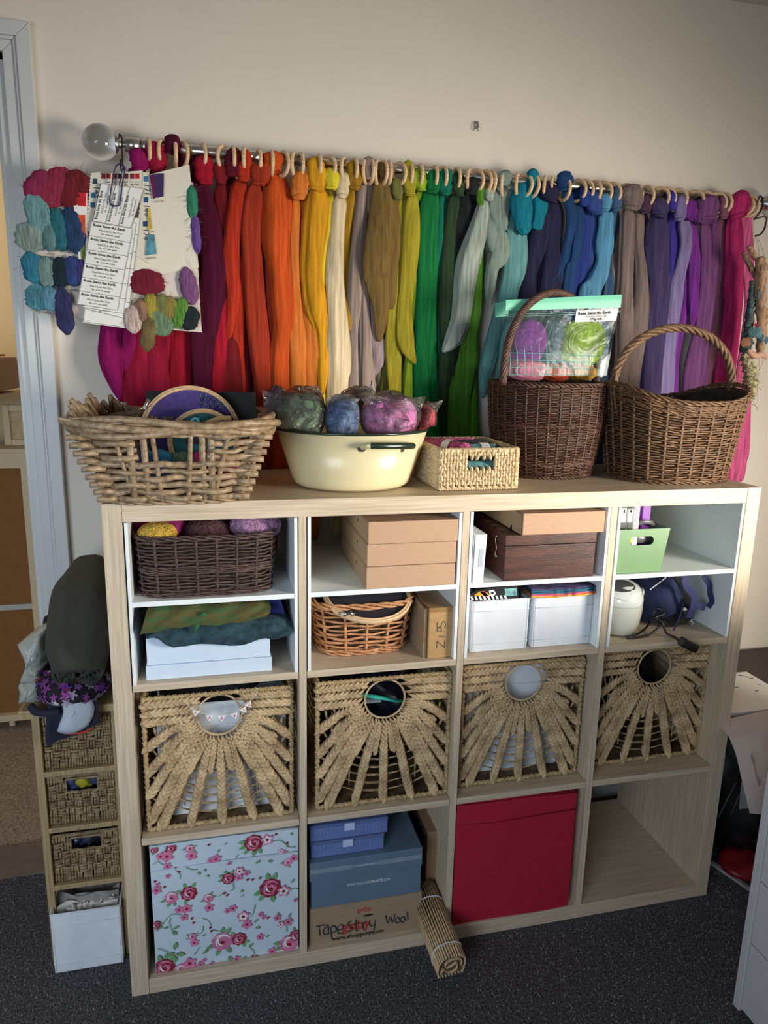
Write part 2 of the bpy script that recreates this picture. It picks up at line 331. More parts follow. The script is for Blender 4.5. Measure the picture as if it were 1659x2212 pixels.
# rings
def ordinal(n):
    ones = ['', 'first', 'second', 'third', 'fourth', 'fifth', 'sixth', 'seventh', 'eighth', 'ninth', 'tenth', 'eleventh', 'twelfth', 'thirteenth', 'fourteenth', 'fifteenth', 'sixteenth', 'seventeenth', 'eighteenth', 'nineteenth']
    tens = {2: 'twent', 3: 'thirt', 4: 'fort', 5: 'fift'}
    return ones[n] if n < 20 else tens[n//10]+('ieth' if n % 10 == 0 else 'y-'+ones[n % 10])
RG = [(320, 10), (350, -15), (378, 5), (395, 25), (436, 18), (482, -30), (503, 5), (528, -8), (558, 8), (586, 3), (610, 28), (636, -20), (648, 10), (688, 4), (709, 32), (743, -24), (764, 8),
      (790, -25), (800, 5), (815, -22), (827, 12), (839, 3), (861, 28), (884, 4), (905, 5), (937, 3), (957, 5), (985, 6), (1013, -28), (1027, 32), (1046, 26), (1061, 6), (1086, -28), (1118, -30), (1132, 30), (1148, 25),
      (1177, -28), (1193, -30), (1219, 10), (1247, 32), (1262, 38), (1283, 18), (1302, 38), (1321, 40), (1351, 40), (1367, 42), (1395, 22), (1425, 40), (1438, 45), (1464, 40), (1500, 38), (1520, 45), (1548, 45), (1562, 25), (1587, 45), (1607, 40), (1618, 42)]
mb = MB(); a = np.arange(28)/28*2*math.pi; mb.tube(np.stack([0*a, .0255*np.cos(a), .0255*np.sin(a)-.0215], -1), .0046, 8, True, ref=(1, 0, 0))
ring_me = mesh_from(mb, 'curtain_ring', ring_m)
for i, (x, yaw) in enumerate(RG):
    X = at(x, 312+(x-330)*.0954, 1, RY)[0]; c = rod_pt(X)
    o = bpy.data.objects.new('curtain_ring', ring_me); COL.objects.link(o); o.location = (c[0], c[1], c[2]+.0108+.0); o.rotation_euler = (0, 0, math.radians(yaw))
    tag(o, 'pale wooden curtain ring on the steel rod, %s from its left end' % ordinal(i+1), 'ring', 'wooden rings along the curtain rod')
TY = .42
def wool(col, nm):
    g = sum(col)/3.; c = tuple((v*.88+g*.12)*.86 for v in col)
    m = M('wool_'+nm, c, .95, .22, 9, (14, 14, .9), .3, sheen=.25, det=4, spec=.15); m.node_tree.nodes['Bump'].inputs['Distance'].default_value = .004; return m
def strand(mb, pts, y=TY, ext=None, k=22, seed=0, taper=True, dep=.42, rest=False):
    """one combed length of roving; pts = (px, py, width px) traced at the depth y"""
    rg = np.random.default_rng(seed+int(pts[0][0]*7+pts[0][1])); pts = [tuple(p) for p in pts]
    if ext and pts[-1][1] < ext: x, yy, w_ = pts[-1]; x2, y2, _ = pts[-2]; pts = pts+[(x+(x-x2)/(yy-y2)*(ext-yy)*.15, ext, w_*.85)]
    C = []
    for q in pts: c = at(q[0], q[1], 1, y); C.append((c[0], y, c[2], q[2]*.5*mpp(c)))
    L = abs(C[0][2]-C[-1][2]); n = max(16, int(L/.016)); C = spline(C, n)
    R = np.maximum(C[:, 3], .002); u = np.linspace(0, 1, n)
    if taper: R = R*np.clip(np.minimum(.55+u*9, .5+(1-u)*9), 0, 1)
    a = np.arange(k)/k*2*math.pi; prof = np.ones((n, k))
    for f, am in ((3, .10), (5, .09), (8, .07), (11, .045)):
        ph = rg.uniform(0, 6.28)+spline(rg.normal(0, .5, (5, 1)), n)[:, 0]; prof += am*np.cos(f*a[None]+ph[:, None])
    R = R*(1+.07*spline(rg.normal(0, 1, (max(4, n//5), 1)), n)[:, 0]); P = C[:, :3].copy(); P[:, 1] += .004*spline(rg.normal(0, 1, (6, 1)), n)[:, 0]
    mb.tube(P, R, k, ref=(0, 1, 0), flat=dep if R.max() > .012 else .8, prof=prof)
def knot(mb, x, y0, y1, wd, y=RY-.012):
    """the wrapped loop of roving round the ring"""
    c0 = at(x, y0, 1, y); c1 = at(x, y1, 1, y); r = wd*.56*mpp(c0); n = 22; u = np.linspace(0, 1, n)
    P = c0[None]+(c1-c0)[None]*u[:, None]; P[:, 0] += .12*r*np.sin(u*5+x); R = r*np.clip(1-np.abs(2*u-1)**3.2, .05, 1)**.5*np.where(u > .5, 1-.0*u, 1); R = np.where(u > .8, np.maximum(R, r*.62), R)
    k = 20; a = np.arange(k)/k*2*math.pi
    prof = 1+.07*np.cos(2*a[None]+u[:, None]*14+x)+.05*np.cos(5*a[None]+u[:, None]*26)
    mb.tube(P, R, k, ref=(0, 1, 0), flat=.52, prof=prof)
    # wrap at the neck
    cc = P[int(n*.90)]; aa = np.arange(24)/24*2*math.pi; rr = R[int(n*.90)]*.92
    mb.tube(np.stack([cc[0]+rr*np.cos(aa), cc[1]+rr*.62*np.sin(aa), cc[2]+.25*rr*np.cos(aa+x)], -1), rr*.28, 8, True, ref=(0, 0, 1))
E_ = 1100
# (name, colour, [knots], [(points, depth offset, extend to)])
WOOL = [
 ('magenta', (172, 18, 104), [(300, 320, 368, 38)], [([(292, 366, 34), (265, 560, 56), (246, 710, 46), (241, 780, 44), (262, 868, 12)], 0, 0), ([(296, 366, 26), (284, 620, 36), (276, 750, 34), (276, 868, 12)], .004, 0)], 'hanging at the far left end'),
 ('crimson', (186, 22, 60), [(337, 306, 372, 38)], [([(335, 370, 36), (315, 560, 46), (305, 720, 44), (293, 870, 44)], 0, E_), ([(342, 370, 26), (340, 700, 50), (338, 870, 60)], .004, E_)], 'beside the magenta one'),
 ('scarlet', (196, 20, 46), [(442, 334, 398, 36)], [([(440, 395, 26), (455, 480, 30), (478, 600, 44), (470, 740, 46), (468, 860, 48)], 0, E_), ([(430, 400, 30), (415, 600, 50), (395, 720, 56), (385, 860, 64)], .008, E_)], 'behind the white pouch'),
 ('maroon', (92, 14, 48), [(370, 290, 332, 32)], [([(384, 318, 30), (402, 350, 40), (432, 420, 46), (452, 500, 52), (462, 590, 58), (445, 680, 60), (434, 780, 44), (436, 870, 34)], -.012, E_)], 'crossing in front of the reds'),
 ('dark_red', (142, 26, 34), [(475, 350, 398, 26)], [([(478, 395, 34), (487, 500, 36), (484, 640, 34), (492, 760, 46), (500, 870, 56)], .004, E_)], 'between scarlet and flame red'),
 ('wine', (112, 18, 38), [(503, 318, 382, 34)], [([(500, 380, 26), (505, 500, 34), (520, 640, 30), (530, 870, 30)], .012, E_)], 'set back among the reds'),
 ('flame_red', (214, 52, 26), [(528, 322, 392, 28)], [([(520, 388, 38), (508, 470, 36), (496, 560, 34), (503, 640, 28), (492, 735, 14)], -.01, 0), ([(515, 400, 20), (515, 640, 26), (512, 860, 40)], .008, E_)], 'with a pointed lower end'),
 ('brick_red', (190, 56, 30), [(558, 352, 398, 40)], [([(550, 395, 38), (540, 500, 42), (548, 640, 46), (560, 760, 46), (572, 870, 48)], -.002, E_), ([(572, 400, 20), (578, 500, 26), (588, 640, 30), (590, 800, 30)], .012, E_)], 'broad, left of the bright orange'),
 ('bright_orange', (240, 88, 26), [(592, 326, 370, 38)], [([(593, 366, 36), (600, 440, 58), (597, 520, 56), (606, 600, 48), (614, 700, 48), (605, 780, 46), (606, 860, 50)], -.01, 1195)], 'fat and smooth below its knot'),
 ('tangerine', (244, 130, 44), [(648, 368, 432, 34)], [([(638, 425, 24), (634, 560, 32), (638, 700, 42), (642, 850, 46)], 0, 1165), ([(655, 430, 24), (662, 580, 28), (668, 700, 36), (674, 850, 44)], .002, 1165)], 'left of the golden ones'),
 ('golden_yellow', (250, 172, 24), [(683, 340, 412, 38)], [([(687, 405, 40), (683, 480, 50), (675, 580, 52), (684, 660, 50), (698, 730, 30), (695, 850, 22)], -.008, 0)], 'thick, tapering to a thin tail'),
 ('lemon', (244, 220, 40), [(715, 362, 408, 34)], [([(708, 402, 26), (706, 500, 26), (700, 620, 28), (695, 740, 24), (695, 850, 22)], .004, E_)], 'thin, right of the golden one'),
 ('cream', (248, 224, 176), [(742, 372, 428, 26)], [([(736, 422, 28), (729, 500, 30), (722, 600, 36), (728, 720, 46), (728, 860, 48)], 0, 1165)], 'pale, hanging by the yellows'),
 ('mustard', (190, 138, 24), [(765, 346, 410, 30)], [([(757, 405, 24), (751, 520, 22), (748, 640, 20), (754, 720, 12)], .004, 0)], 'short, right of the cream one'),
 ('taupe', (174, 150, 136), [(797, 338, 388, 28)], [([(787, 382, 34), (776, 500, 32), (767, 640, 34), (765, 740, 26), (763, 860, 30)], 0, E_), ([(800, 390, 22), (796, 500, 24), (788, 620, 26), (790, 740, 28), (792, 860, 30)], .003, E_)], 'between the mustard and the brown'),
 ('brown', (140, 110, 54), [(838, 352, 384, 32)], [([(832, 376, 44), (825, 480, 56), (812, 580, 56), (822, 660, 34), (820, 738, 12)], -.014, 0), ([(850, 390, 26), (848, 520, 32), (840, 600, 34), (846, 668, 18)], -.008, 0)], 'with two short twisted ends'),
 ('dusty_lilac', (178, 154, 156), [], [([(815, 395, 20), (806, 560, 24), (806, 700, 34), (817, 760, 34), (808, 815, 10)], .006, 0)], 'showing below the brown one'),
 ('olive', (126, 128, 58), [(858, 384, 432, 22)], [([(852, 430, 22), (840, 640, 24), (838, 780, 24), (832, 870, 24)], .014, E_)], 'mostly hidden by the yellow-green'),
 ('chartreuse', (188, 172, 40), [(884, 346, 424, 28)], [([(872, 418, 26), (860, 520, 28), (849, 640, 27), (848, 740, 34), (853, 870, 30)], -.002, E_), ([(889, 418, 30), (888, 500, 38), (881, 600, 36), (873, 680, 32), (877, 745, 30), (900, 786, 10)], -.01, 0)], 'with a curled tip'),
 ('lime', (160, 198, 38), [(908, 362, 412, 26)], [([(906, 408, 26), (902, 500, 24), (893, 600, 22), (888, 760, 22), (882, 860, 30)], .010, E_)], 'bright, left of the emerald'),
 ('emerald', (20, 134, 66), [(936, 366, 418, 30)], [([(928, 412, 36), (920, 520, 36), (918, 640, 34), (912, 760, 30), (916, 880, 40), (930, 940, 50)], 0, 1020), ([(940, 415, 22), (937, 540, 26), (932, 680, 24), (930, 800, 28), (935, 920, 40)], .003, 1020)], 'deep green, below two knots'),
 ('sea_green', (18, 128, 98), [(963, 362, 422, 28)], [([(957, 418, 26), (952, 520, 28), (946, 640, 20), (946, 900, 22)], .008, 1060)], 'right of the emerald'),
 ('moss_green', (52, 78, 50), [(990, 370, 424, 26)], [([(984, 420, 38), (974, 520, 40), (968, 640, 38), (964, 760, 34), (960, 870, 30)], 0, E_)], 'dark, with dull green streaks'),
 ('near_black', (40, 42, 44), [(1018, 382, 420, 28)], [([(1008, 410, 52), (1004, 480, 46), (998, 600, 30), (985, 760, 34), (985, 870, 30)], .006, E_)], 'broad at the top'),
 ('leaf_green', (84, 148, 40), [(1038, 396, 444, 16)], [([(1035, 438, 14), (1026, 600, 36), (1005, 740, 50), (990, 850, 50), (988, 950, 50)], .008, 1100), ([(1036, 560, 22), (1022, 700, 30), (1014, 850, 34), (1018, 950, 40)], .010, 1100)], 'behind the pale grey-green one'),
 ('pale_sage', (178, 192, 178), [(1058, 404, 434, 18)], [([(1046, 432, 28), (1030, 500, 38), (1010, 580, 46), (996, 680, 44), (982, 728, 44), (955, 760, 12)], -.016, 0)], 'pale, sweeping down to the left'),
 ('grey_sage', (142, 162, 150), [(1087, 368, 402, 32)], [([(1070, 398, 24), (1067, 450, 34), (1078, 505, 20)], -.014, 0), ([(1093, 398, 26), (1092, 450, 24), (1085, 500, 18)], -.010, 0), ([(1060, 465, 22), (1068, 510, 48), (1080, 545, 50), (1065, 575, 26), (1060, 620, 22), (1056, 665, 8)], -.012, 0), ([(1105, 400, 24), (1110, 425, 26), (1102, 450, 10)], -.008, 0)], 'tied in a loose loop'),
 ('aqua', (104, 168, 168), [], [([(1108, 430, 30), (1104, 560, 42), (1092, 640, 40), (1070, 720, 36), (1050, 790, 38), (1044, 860, 14)], .004, 0), ([(1124, 450, 24), (1120, 560, 34), (1110, 640, 30), (1090, 760, 34), (1080, 900, 34)], .008, E_)], 'pale blue-green, below the teal ball'),
 ('teal', (14, 134, 160), [(1152, 364, 404, 24)], [([(1140, 395, 34), (1124, 440, 46), (1128, 480, 46), (1142, 503, 24)], -.02, 0), ([(1165, 395, 32), (1166, 450, 40), (1155, 495, 34)], -.016, 0)], 'rolled up into a short ball'),
 ('midnight', (42, 42, 74), [(1185, 392, 436, 40)], [([(1175, 425, 44), (1162, 520, 46), (1148, 620, 46), (1140, 700, 50)], .004, E_), ([(1200, 430, 44), (1193, 540, 46), (1182, 640, 60), (1175, 740, 60)], .002, E_)], 'nearly black blue, two broad lengths'),
 ('navy', (34, 70, 124), [(1218, 370, 412, 34)], [([(1224, 405, 30), (1232, 470, 24), (1224, 540, 22), (1208, 600, 26), (1198, 660, 30)], -.01, E_), ([(1238, 405, 26), (1250, 470, 30), (1240, 560, 30), (1222, 640, 34)], -.006, E_)], 'with a tall knot'),
 ('royal_blue', (42, 62, 150), [(1262, 402, 446, 24)], [([(1262, 440, 26), (1252, 560, 32), (1238, 640, 34), (1230, 740, 34)], .004, E_)], 'vivid, right of the navy'),
 ('denim_blue', (50, 76, 150), [(1285, 410, 464, 34)], [([(1282, 455, 26), (1272, 560, 30), (1256, 640, 28), (1250, 740, 30)], .006, E_)], 'egg-shaped knot by the sky blue'),
 ('sky_blue', (86, 156, 198), [(1306, 418, 456, 28)], [([(1308, 450, 38), (1304, 520, 42), (1298, 580, 34), (1278, 625, 44), (1262, 680, 40)], -.006, E_)], 'light blue, broad below its knot'),
 ('slate_blue', (62, 94, 132), [(1332, 402, 458, 24)], [([(1328, 452, 22), (1322, 560, 28), (1310, 640, 30), (1300, 740, 30)], .008, E_)], 'behind the sky blue'),
 ('warm_grey', (138, 118, 112), [(1362, 398, 452, 50)], [([(1354, 446, 34), (1352, 560, 40), (1346, 700, 40), (1342, 840, 46)], -.004, E_), ([(1376, 448, 26), (1384, 560, 26), (1378, 700, 36), (1366, 840, 40)], 0, E_), ([(1336, 480, 16), (1328, 560, 20), (1324, 660, 24)], .010, E_)], 'wide, with a turban-like knot'),
 ('plum', (92, 62, 88), [(1395, 420, 462, 26)], [([(1392, 460, 16), (1396, 560, 16), (1400, 700, 20), (1385, 820, 20)], .012, E_)], 'small knot right of the grey'),
 ('indigo', (74, 62, 108), [(1424, 428, 470, 38)], [([(1420, 460, 44), (1420, 560, 50), (1426, 620, 48), (1414, 720, 50), (1402, 850, 54)], -.004, E_)], 'dark, swelling below its ring'),
 ('blue_violet', (66, 54, 160), [(1450, 412, 452, 28)], [([(1452, 446, 26), (1458, 540, 28), (1446, 600, 30), (1440, 720, 20)], .002, E_)], 'vivid blue, right of the indigo'),
 ('lavender', (140, 124, 178), [(1470, 422, 478, 28)], [([(1474, 472, 30), (1480, 530, 28), (1464, 620, 32), (1448, 720, 38), (1434, 850, 42)], -.008, E_)], 'pale purple'),
 ('purple', (130, 44, 156), [(1492, 430, 476, 30)], [([(1492, 474, 26), (1500, 560, 32), (1498, 640, 30), (1500, 690, 26), (1498, 730, 10)], -.004, 0), ([(1486, 560, 18), (1478, 640, 24), (1460, 740, 34), (1450, 850, 36)], .008, E_)], 'strong violet'),
 ('mauve', (126, 70, 128), [(1528, 420, 482, 50)], [([(1520, 476, 22), (1526, 560, 34), (1516, 700, 40), (1494, 850, 50)], 0, E_), ([(1542, 470, 26), (1540, 580, 30), (1530, 700, 30), (1516, 850, 30)], .004, E_)], 'with a large twisted knot'),
 ('rose_brown', (146, 86, 108), [(1564, 420, 474, 22)], [([(1560, 466, 28), (1562, 540, 28), (1552, 640, 26), (1542, 740, 26), (1530, 850, 28)], .006, E_)], 'dusky, left of the hot pinks'),
 ('cerise', (202, 38, 108), [(1596, 412, 472, 46)], [([(1584, 462, 40), (1582, 560, 46), (1581, 660, 44), (1572, 760, 46), (1562, 850, 48)], -.004, E_)], 'bright, near the right end of the rod'),
 ('bubblegum_pink', (240, 96, 156), [], [([(1622, 425, 18), (1612, 480, 30), (1614, 560, 28), (1618, 660, 24), (1602, 840, 36), (1590, 940, 40), (1586, 1050, 40)], .006, 0), ([(1612, 800, 20), (1612, 960, 16), (1607, 1000, 14), (1600, 1040, 10)], .012, 0)], 'last one at the right end'),
]
for i, (nm, col, kn, st, where) in enumerate(WOOL):
    m = wool(col, nm); xs = st[0][0][0]; c = at(xs[0], max(s_[0][-1][1] for s_ in st), 1, TY)
    t = thing('wool_roving', '%s combed wool roving on the rod, %s' % (nm.replace('_', ' '), where), 'wool', (c[0], TY, c[2]), 'wool rovings hung on the rod')
    for q in kn:
        mb = MB(); knot(mb, *q); part('knot', mb, m, t)
    for pts, dy, ext in st:
        mb = MB(); strand(mb, pts, TY+dy, ext or None, seed=i); part('strand', mb, m, t)
# dim filler lengths low behind the baskets, seen through the open-backed cubes
# ================================================================ WRITING HELPERS
def text_mb(s, o, ex, up, h, bold=0., align='LEFT', sx=1., res=2, slant=0., space=1.):
    cu = bpy.data.curves.new('t', 'FONT'); cu.body = s; cu.size = 1.; cu.align_x = align; cu.resolution_u = res; cu.offset = bold; cu.shear = slant; cu.space_character = space
    ob = bpy.data.objects.new('t', cu); COL.objects.link(ob); dg = bpy.context.evaluated_depsgraph_get(); me = bpy.data.meshes.new_from_object(ob.evaluated_get(dg))
    V = np.zeros(len(me.vertices)*3); me.vertices.foreach_get('co', V); V = V.reshape(-1, 3); F = [np.array(p.vertices) for p in me.polygons]
    bpy.data.objects.remove(ob); bpy.data.curves.remove(cu); bpy.data.meshes.remove(me)
    ex = nrm(np.asarray(ex, float)); up = nrm(np.asarray(up, float)); mb = MB()
    if len(V): mb.add(np.asarray(o)+V[:, :1]*ex*h*sx+V[:, 1:2]*up*h, F)
    return mb
def merge(*ms, mi=None):
    r = MB()
    for i, m in enumerate(ms):
        for v, (f0) in ((m, 0),):
            b = r.n
            if m.n: r.V.append(m.allV()); r.n += m.n
            for f, q in zip(m.F, m.mi): r.F.append(f+b); r.mi.append(q if mi is None else np.full(len(f), mi[i]))
    return r
def bil(Q, u, v): # quad corners TL TR BR BL, u right v down
    Q = [np.asarray(q) for q in Q]; return (Q[0]*(1-u)+Q[1]*u)*(1-v)+(Q[3]*(1-u)+Q[2]*u)*v
def sheet(Q, off=(0, 0, 0), n=8, curl=0., th=.0006, seed=0):
    rg = np.random.default_rng(seed); G = np.array([[bil(Q, u, v) for u in np.linspace(0, 1, n)] for v in np.linspace(0, 1, n)])+np.array(off)
    if curl: uu, vv = np.meshgrid(np.linspace(0, 1, n), np.linspace(0, 1, n)); G[..., 1] -= curl*(np.sin(uu*3+seed)*.5+np.sin(vv*4+seed*2)*.5)
    mb = MB(); mb.grid(G); mb.grid((G+np.array((0, th, 0)))[:, ::-1]); return mb
def pq(y, *p): return [at(a, b, 1, y) for a, b in p]
def pen(mb, Q, strokes, r=.0011, off=(0, -.0008, 0)):
    """pen strokes given in 0..1 page coordinates (u right, v down), drawn as flat ribbons"""
    for s_ in strokes:
        P = np.array([bil(Q, u, v) for u, v in spline(s_, max(4, len(s_)*4))])+np.array(off); mb.tube(P, r, 5, ref=(0, 1, 0), flat=.25)
    return mb
# ================================================================ SAMPLES HANGING AT THE LEFT END
hk = thing('hook', 'black wire hook hung over the rod beside the left glass ball', 'hook', tuple(at(262, 380, 1, .36)))
P = [at(256, 300, 1, .392), at(258, 290, 1, .375), at(263, 300, 1, .37), at(264, 335, 1, .368), at(265, 356, 1, .366), at(267, 364, 1, .364), at(262, 368, 1, .362), at(260, 344, 1, .362)]
mb = MB(); mb.tube(spline(P, 40), .0017, 8); part('wire', mb, black_m, hk)
cl = MB(); Pc = [(250, 436), (258, 356), (264, 352), (270, 360), (262, 436), (252, 445), (238, 440), (237, 430), (248, 362), (253, 355)]
Pc = [(258, 400), (263, 372), (268, 362), (270, 366), (264, 400), (259, 438), (252, 445), (243, 444), (237, 436), (240, 410), (248, 366), (256, 355), (266, 358), (270, 368)]
cl.tube(spline([at(a, b, 1, .3515-.0003*i) for i, (a, b) in enumerate(Pc)], 90), .0015, 8)
solo('paper_clip', cl, M('indigo_clip', (38, 30, 80), .35, .05, bump=0), 'big dark blue paper clip holding the yarn labels on the hook', 'paper clip')
def label_strip(Q, n, y_rows=None, cols=False):
    """one printed strip: n cells with three lines of lettering each; returns (lines mesh)"""
    mb = MB(); ex = np.asarray(Q[1])-Q[0]; dn = np.asarray(Q[3])-Q[0]; wd = np.linalg.norm(ex); ch = np.linalg.norm(dn)/n; up = -dn; of = np.array((0, -.0011, 0)); out = []
    for i in range(n):
        v0 = i/n
        def o(u, v): return bil(Q, u, v0+v/n)+of
        k = wd/.105
        out.append(text_mb('Rosie Saves the Earth', o(.06, .30), ex, up, .0094*k, .022, sx=.98, res=1)); out.append(text_mb('Hand Spun Art Yarn', o(.5, .58), ex, up, .0070*k, 0, 'CENTER', res=1)); out.append(text_mb('25g   wool, silk, sparkle', o(.5, .80), ex, up, .0050*k, .014, 'CENTER', res=1))
        for v in ((0, 1) if i == n-1 else (0,)):
            a, b = o(.01, v+(.01 if v == 0 else -.01)), o(.99, v+(.01 if v == 0 else -.01)); d = nrm(-np.asarray(dn))*.0004; l = MB(); l.poly([a-d, b-d, b+d, a+d]); out.append(l)
    for u in (.01, .99):
        a, b = bil(Q, u, .01)+of, bil(Q, u, .99)+of; d = nrm(ex)*.0003; l = MB(); l.poly([a-d, b-d, b+d, a+d]); out.append(l)
    return merge(*out)
def strip_thing(Q, n, label, seed):
    c = np.mean(Q, 0); t = thing('yarn_label_sheet', label, 'label', tuple(c), 'printed yarn labels under the paper clip')
    part('paper', sheet(Q, seed=seed), paper_m, t); part('lettering', label_strip(Q, n), ink_m, t, False)
yb = .366
strip_thing(pq(.3600, (203, 486), (300, 484), (272, 709), (179, 697)), 1, 'plain lower end of a label sheet under the other yarn labels', 1)
strip_thing(pq(.3585, (212, 470), (304, 470), (277, 690), (187, 668)), 6, 'rearmost printed yarn label strip, shown right of the front ones', 2)
strip_thing(pq(.3570, (206, 474), (296, 482), (268, 678), (180, 664)), 6, 'middle printed yarn label strip, peeping out to the right', 3)
strip_thing(pq(.3550, (197, 478), (288, 494), (255, 671), (167, 657)), 6, 'front yarn label strip of six cells, hanging lowest', 4)
# the folded upper strip reads upwards
Q = pq(.3535, (200, 478), (218, 396), (312, 407), (283, 493)); strip_thing([Q[0], Q[1], Q[2], Q[3]], 3, 'folded yarn label strip with three cells reading upwards, under the clip', 5)
# calico pouch with painted samples
pouch_m = M('calico', (226, 218, 200), .9, .03, 200, bump=.12)
t = thing('calico_square', 'cream calico cloth square with small dye samples on its left edge', 'cloth', tuple(at(350, 480, 1, .362)))
Q = pq(.362, (322, 377), (409, 355), (429, 577), (286, 603)); part('cloth', sheet(Q, n=12, curl=.003, seed=3, th=.002), pouch_m, t)
def patch(parent, ps, col, y, nm='dye_sample', seed=1):
    P = np.array([at(a, b, 1, y) for a, b in ps]); part(nm, MB().poly(P, (0, .0012, 0)), M('dye_%d_%d_%d' % col, col, .85, .25, 60, bump=.2), parent, False)
for ps, col in (([(323, 378), (335, 376), (338, 426), (331, 430)], (92, 20, 70)), ([(335, 376), (354, 374), (353, 424), (338, 427)], (52, 38, 84)), ([(319, 450), (323, 450), (328, 494), (320, 497)], (210, 176, 48)), ([(318, 508), (333, 506), (338, 548), (315, 552)], (84, 142, 156))): patch(t, ps, col, .357)
[part('lettering', q_, ink_m, t, False) for q_ in ([text_mb(s, at(a, b, 1, .3565), ex=at(a+50, b-3, 1, .3565)-at(a, b, 1, .3565), up=(0, 0, 1), h=.007, res=1) for s, a, b in (('nt: 2 89', 332, 438), ('11/4', 320, 503), ('amz lka', 316, 560))])]
# pinked swatch strips with numbers
def zig(y, L, R_): return [at(a+(1.2 if i % 2 else -1.2), b, 1, y) for i, (a, b) in enumerate(L)]+[at(a+(1.2 if i % 2 else -1.2), b, 1, y) for i, (a, b) in enumerate(R_)]
def linpts(a, b, n): return [(a[0]+(b[0]-a[0])*i/n, a[1]+(b[1]-a[1])*i/n) for i in range(n+1)]
strip_m = M('swatch_cotton', (222, 214, 196), .9, .03, 200, bump=.1)
for lab, tl, tr, br, bl, y, items in (
  ('pinked cotton swatch strip numbered 149 at the left of the samples', (196, 374), (216, 372), (214, 500), (186, 500), .3605, [('149', 201, 395, -1, (18, 70, 90)), ('', 197, 425, -1, (30, 110, 140)), ('', 196, 446, -1, (40, 100, 150))]),
  ('pinked cotton swatch strip numbered 171, 168 and 176', (309, 372), (322, 373), (322, 570), (292, 550), .3602, [('171', 311, 390, -1, (60, 110, 160)), ('168', 311, 435, -1, (20, 88, 130)), ('176', 309, 487, -1, (30, 62, 110))]),
  ('pinked cotton swatch strip with a row of red squares and numbers', (216, 376), (308, 368), (306, 420), (216, 420), .3610, [('', 219, 384, 0, (110, 16, 28)), ('3', 230, 384, 0, (150, 24, 30)), ('2', 243, 384, 0, (120, 10, 24)), ('2', 255, 384, 0, (52, 8, 20)), ('20', 268, 384, 0, (90, 20, 30)), ('19', 281, 384, 0, (140, 20, 40)), ('13', 292, 384, 0, (180, 20, 30))])):
    t = thing('swatch_strip', lab, 'swatch', tuple(at(tl[0]+8, 450, 1, y)), 'pinked cotton swatch strips')
    part('cotton', MB().poly(zig(y, linpts(bl, tl, 34), linpts(tl, tr, 8)+linpts(tr, br, 34)), (0, .001, 0)), strip_m, t, False)
    tx = []
    for s, a, b, dr, col in items:
        patch(t, [(a, b-9), (a+9, b-9), (a+9, b+2), (a, b+2)], col, y-.001)
        if s: tx.append(text_mb(s, at(a+(1 if dr else 0), b+6, 1, y-.0012), ex=(0, 0, -1), up=(1, 0, 0), h=.017 if dr else .011, res=1))
    tx and part('number', merge(*tx), M('swatch_pen', (30, 60, 90), .7, bump=0), t, False, kind='stuff')
t = thing('paint_card', 'small card with red and orange paint sample squares left of the labels', 'card', tuple(at(175, 460, 1, .3612)))
part('card', MB().poly(pq(.3612, (155, 400), (188, 396), (190, 560), (170, 560)), (0, .001, 0)), paper_m, t, False)
for ps, col in (([(158, 402), (186, 399), (186, 446), (168, 444)], (200, 26, 34)), ([(168, 464), (184, 464), (184, 512), (171, 514)], (214, 78, 48)), ([(172, 526), (184, 528), (184, 566), (176, 560)], (112, 128, 62))): patch(t, ps, col, .3602)
# tag labels + the two wool colour cards
def tuft(parent, x, y, wx, wy, col, Y, ang=0., seed=0, fuzz=40):
    """a combed tuft of wool fixed on a card: flattened lump with stray fibres"""
    rg = np.random.default_rng(seed); c = at(x, y, 1, Y); k = mpp(c)*(1.2 if wx > 14 else 1); a = math.radians(ang); mb = MB()
    n = 18; u = np.linspace(-1, 1, n); ex = np.array([math.sin(a), 0, -math.cos(a)])
    R = wx*.5*k*np.clip(1-np.abs(u)**4.5, .2, 1)*(1+.05*rg.normal(0, 1, n)); kk = 20; al = np.arange(kk)/kk*2*math.pi
    prof = 1+.09*np.sin(3*al[None]+rg.uniform(0, 6))+.07*np.sin(7*al[None]+rg.uniform(0, 6))
    mb.tube(c+u[:, None]*ex*wy*.5*k, R, kk, ref=(0, 1, 0), flat=max(.18, min(.4, .006/(wx*.5*k))), prof=prof)
    for i in range(fuzz):
        s0 = c+ex*rg.uniform(-1, 1)*wy*.45*k+np.cross(ex, (0, 1, 0))*rg.uniform(-1, 1)*wx*.42*k+np.array((0, -.002, 0)); d = ex*rg.normal(0, 1)*.5+np.array([rg.normal(0, .7), rg.normal(0, .12), rg.normal(0, .5)]); 
        mb.tube(spline([s0, s0+d*.008, s0+d*.015+rg.normal(0, .002, 3)], 5), .0003, 3)
    g_ = sum(col)/3; m = bpy.data.materials.get('wool_tuft_%d_%d_%d' % col)
    if not m: m = M('wool_tuft_%d_%d_%d' % col, tuple(v*.82+g_*.16 for v in col), .95, .3, 12, (22, 22, 3), .4, sheen=.4)
    part('wool_tuft', mb, m, parent)
cardm = M('sample_card', (218, 206, 194), .85, .02, 30, bump=.05)
t = thing('colour_card', 'white wool colour card with blue and teal tufts, hanging over the door frame', 'card', tuple(at(120, 540, 1, .372)))
part('card', sheet(pq(.372, (70, 392), (190, 402), (195, 690), (66, 674)), n=8, curl=.002, seed=4), cardm, t)
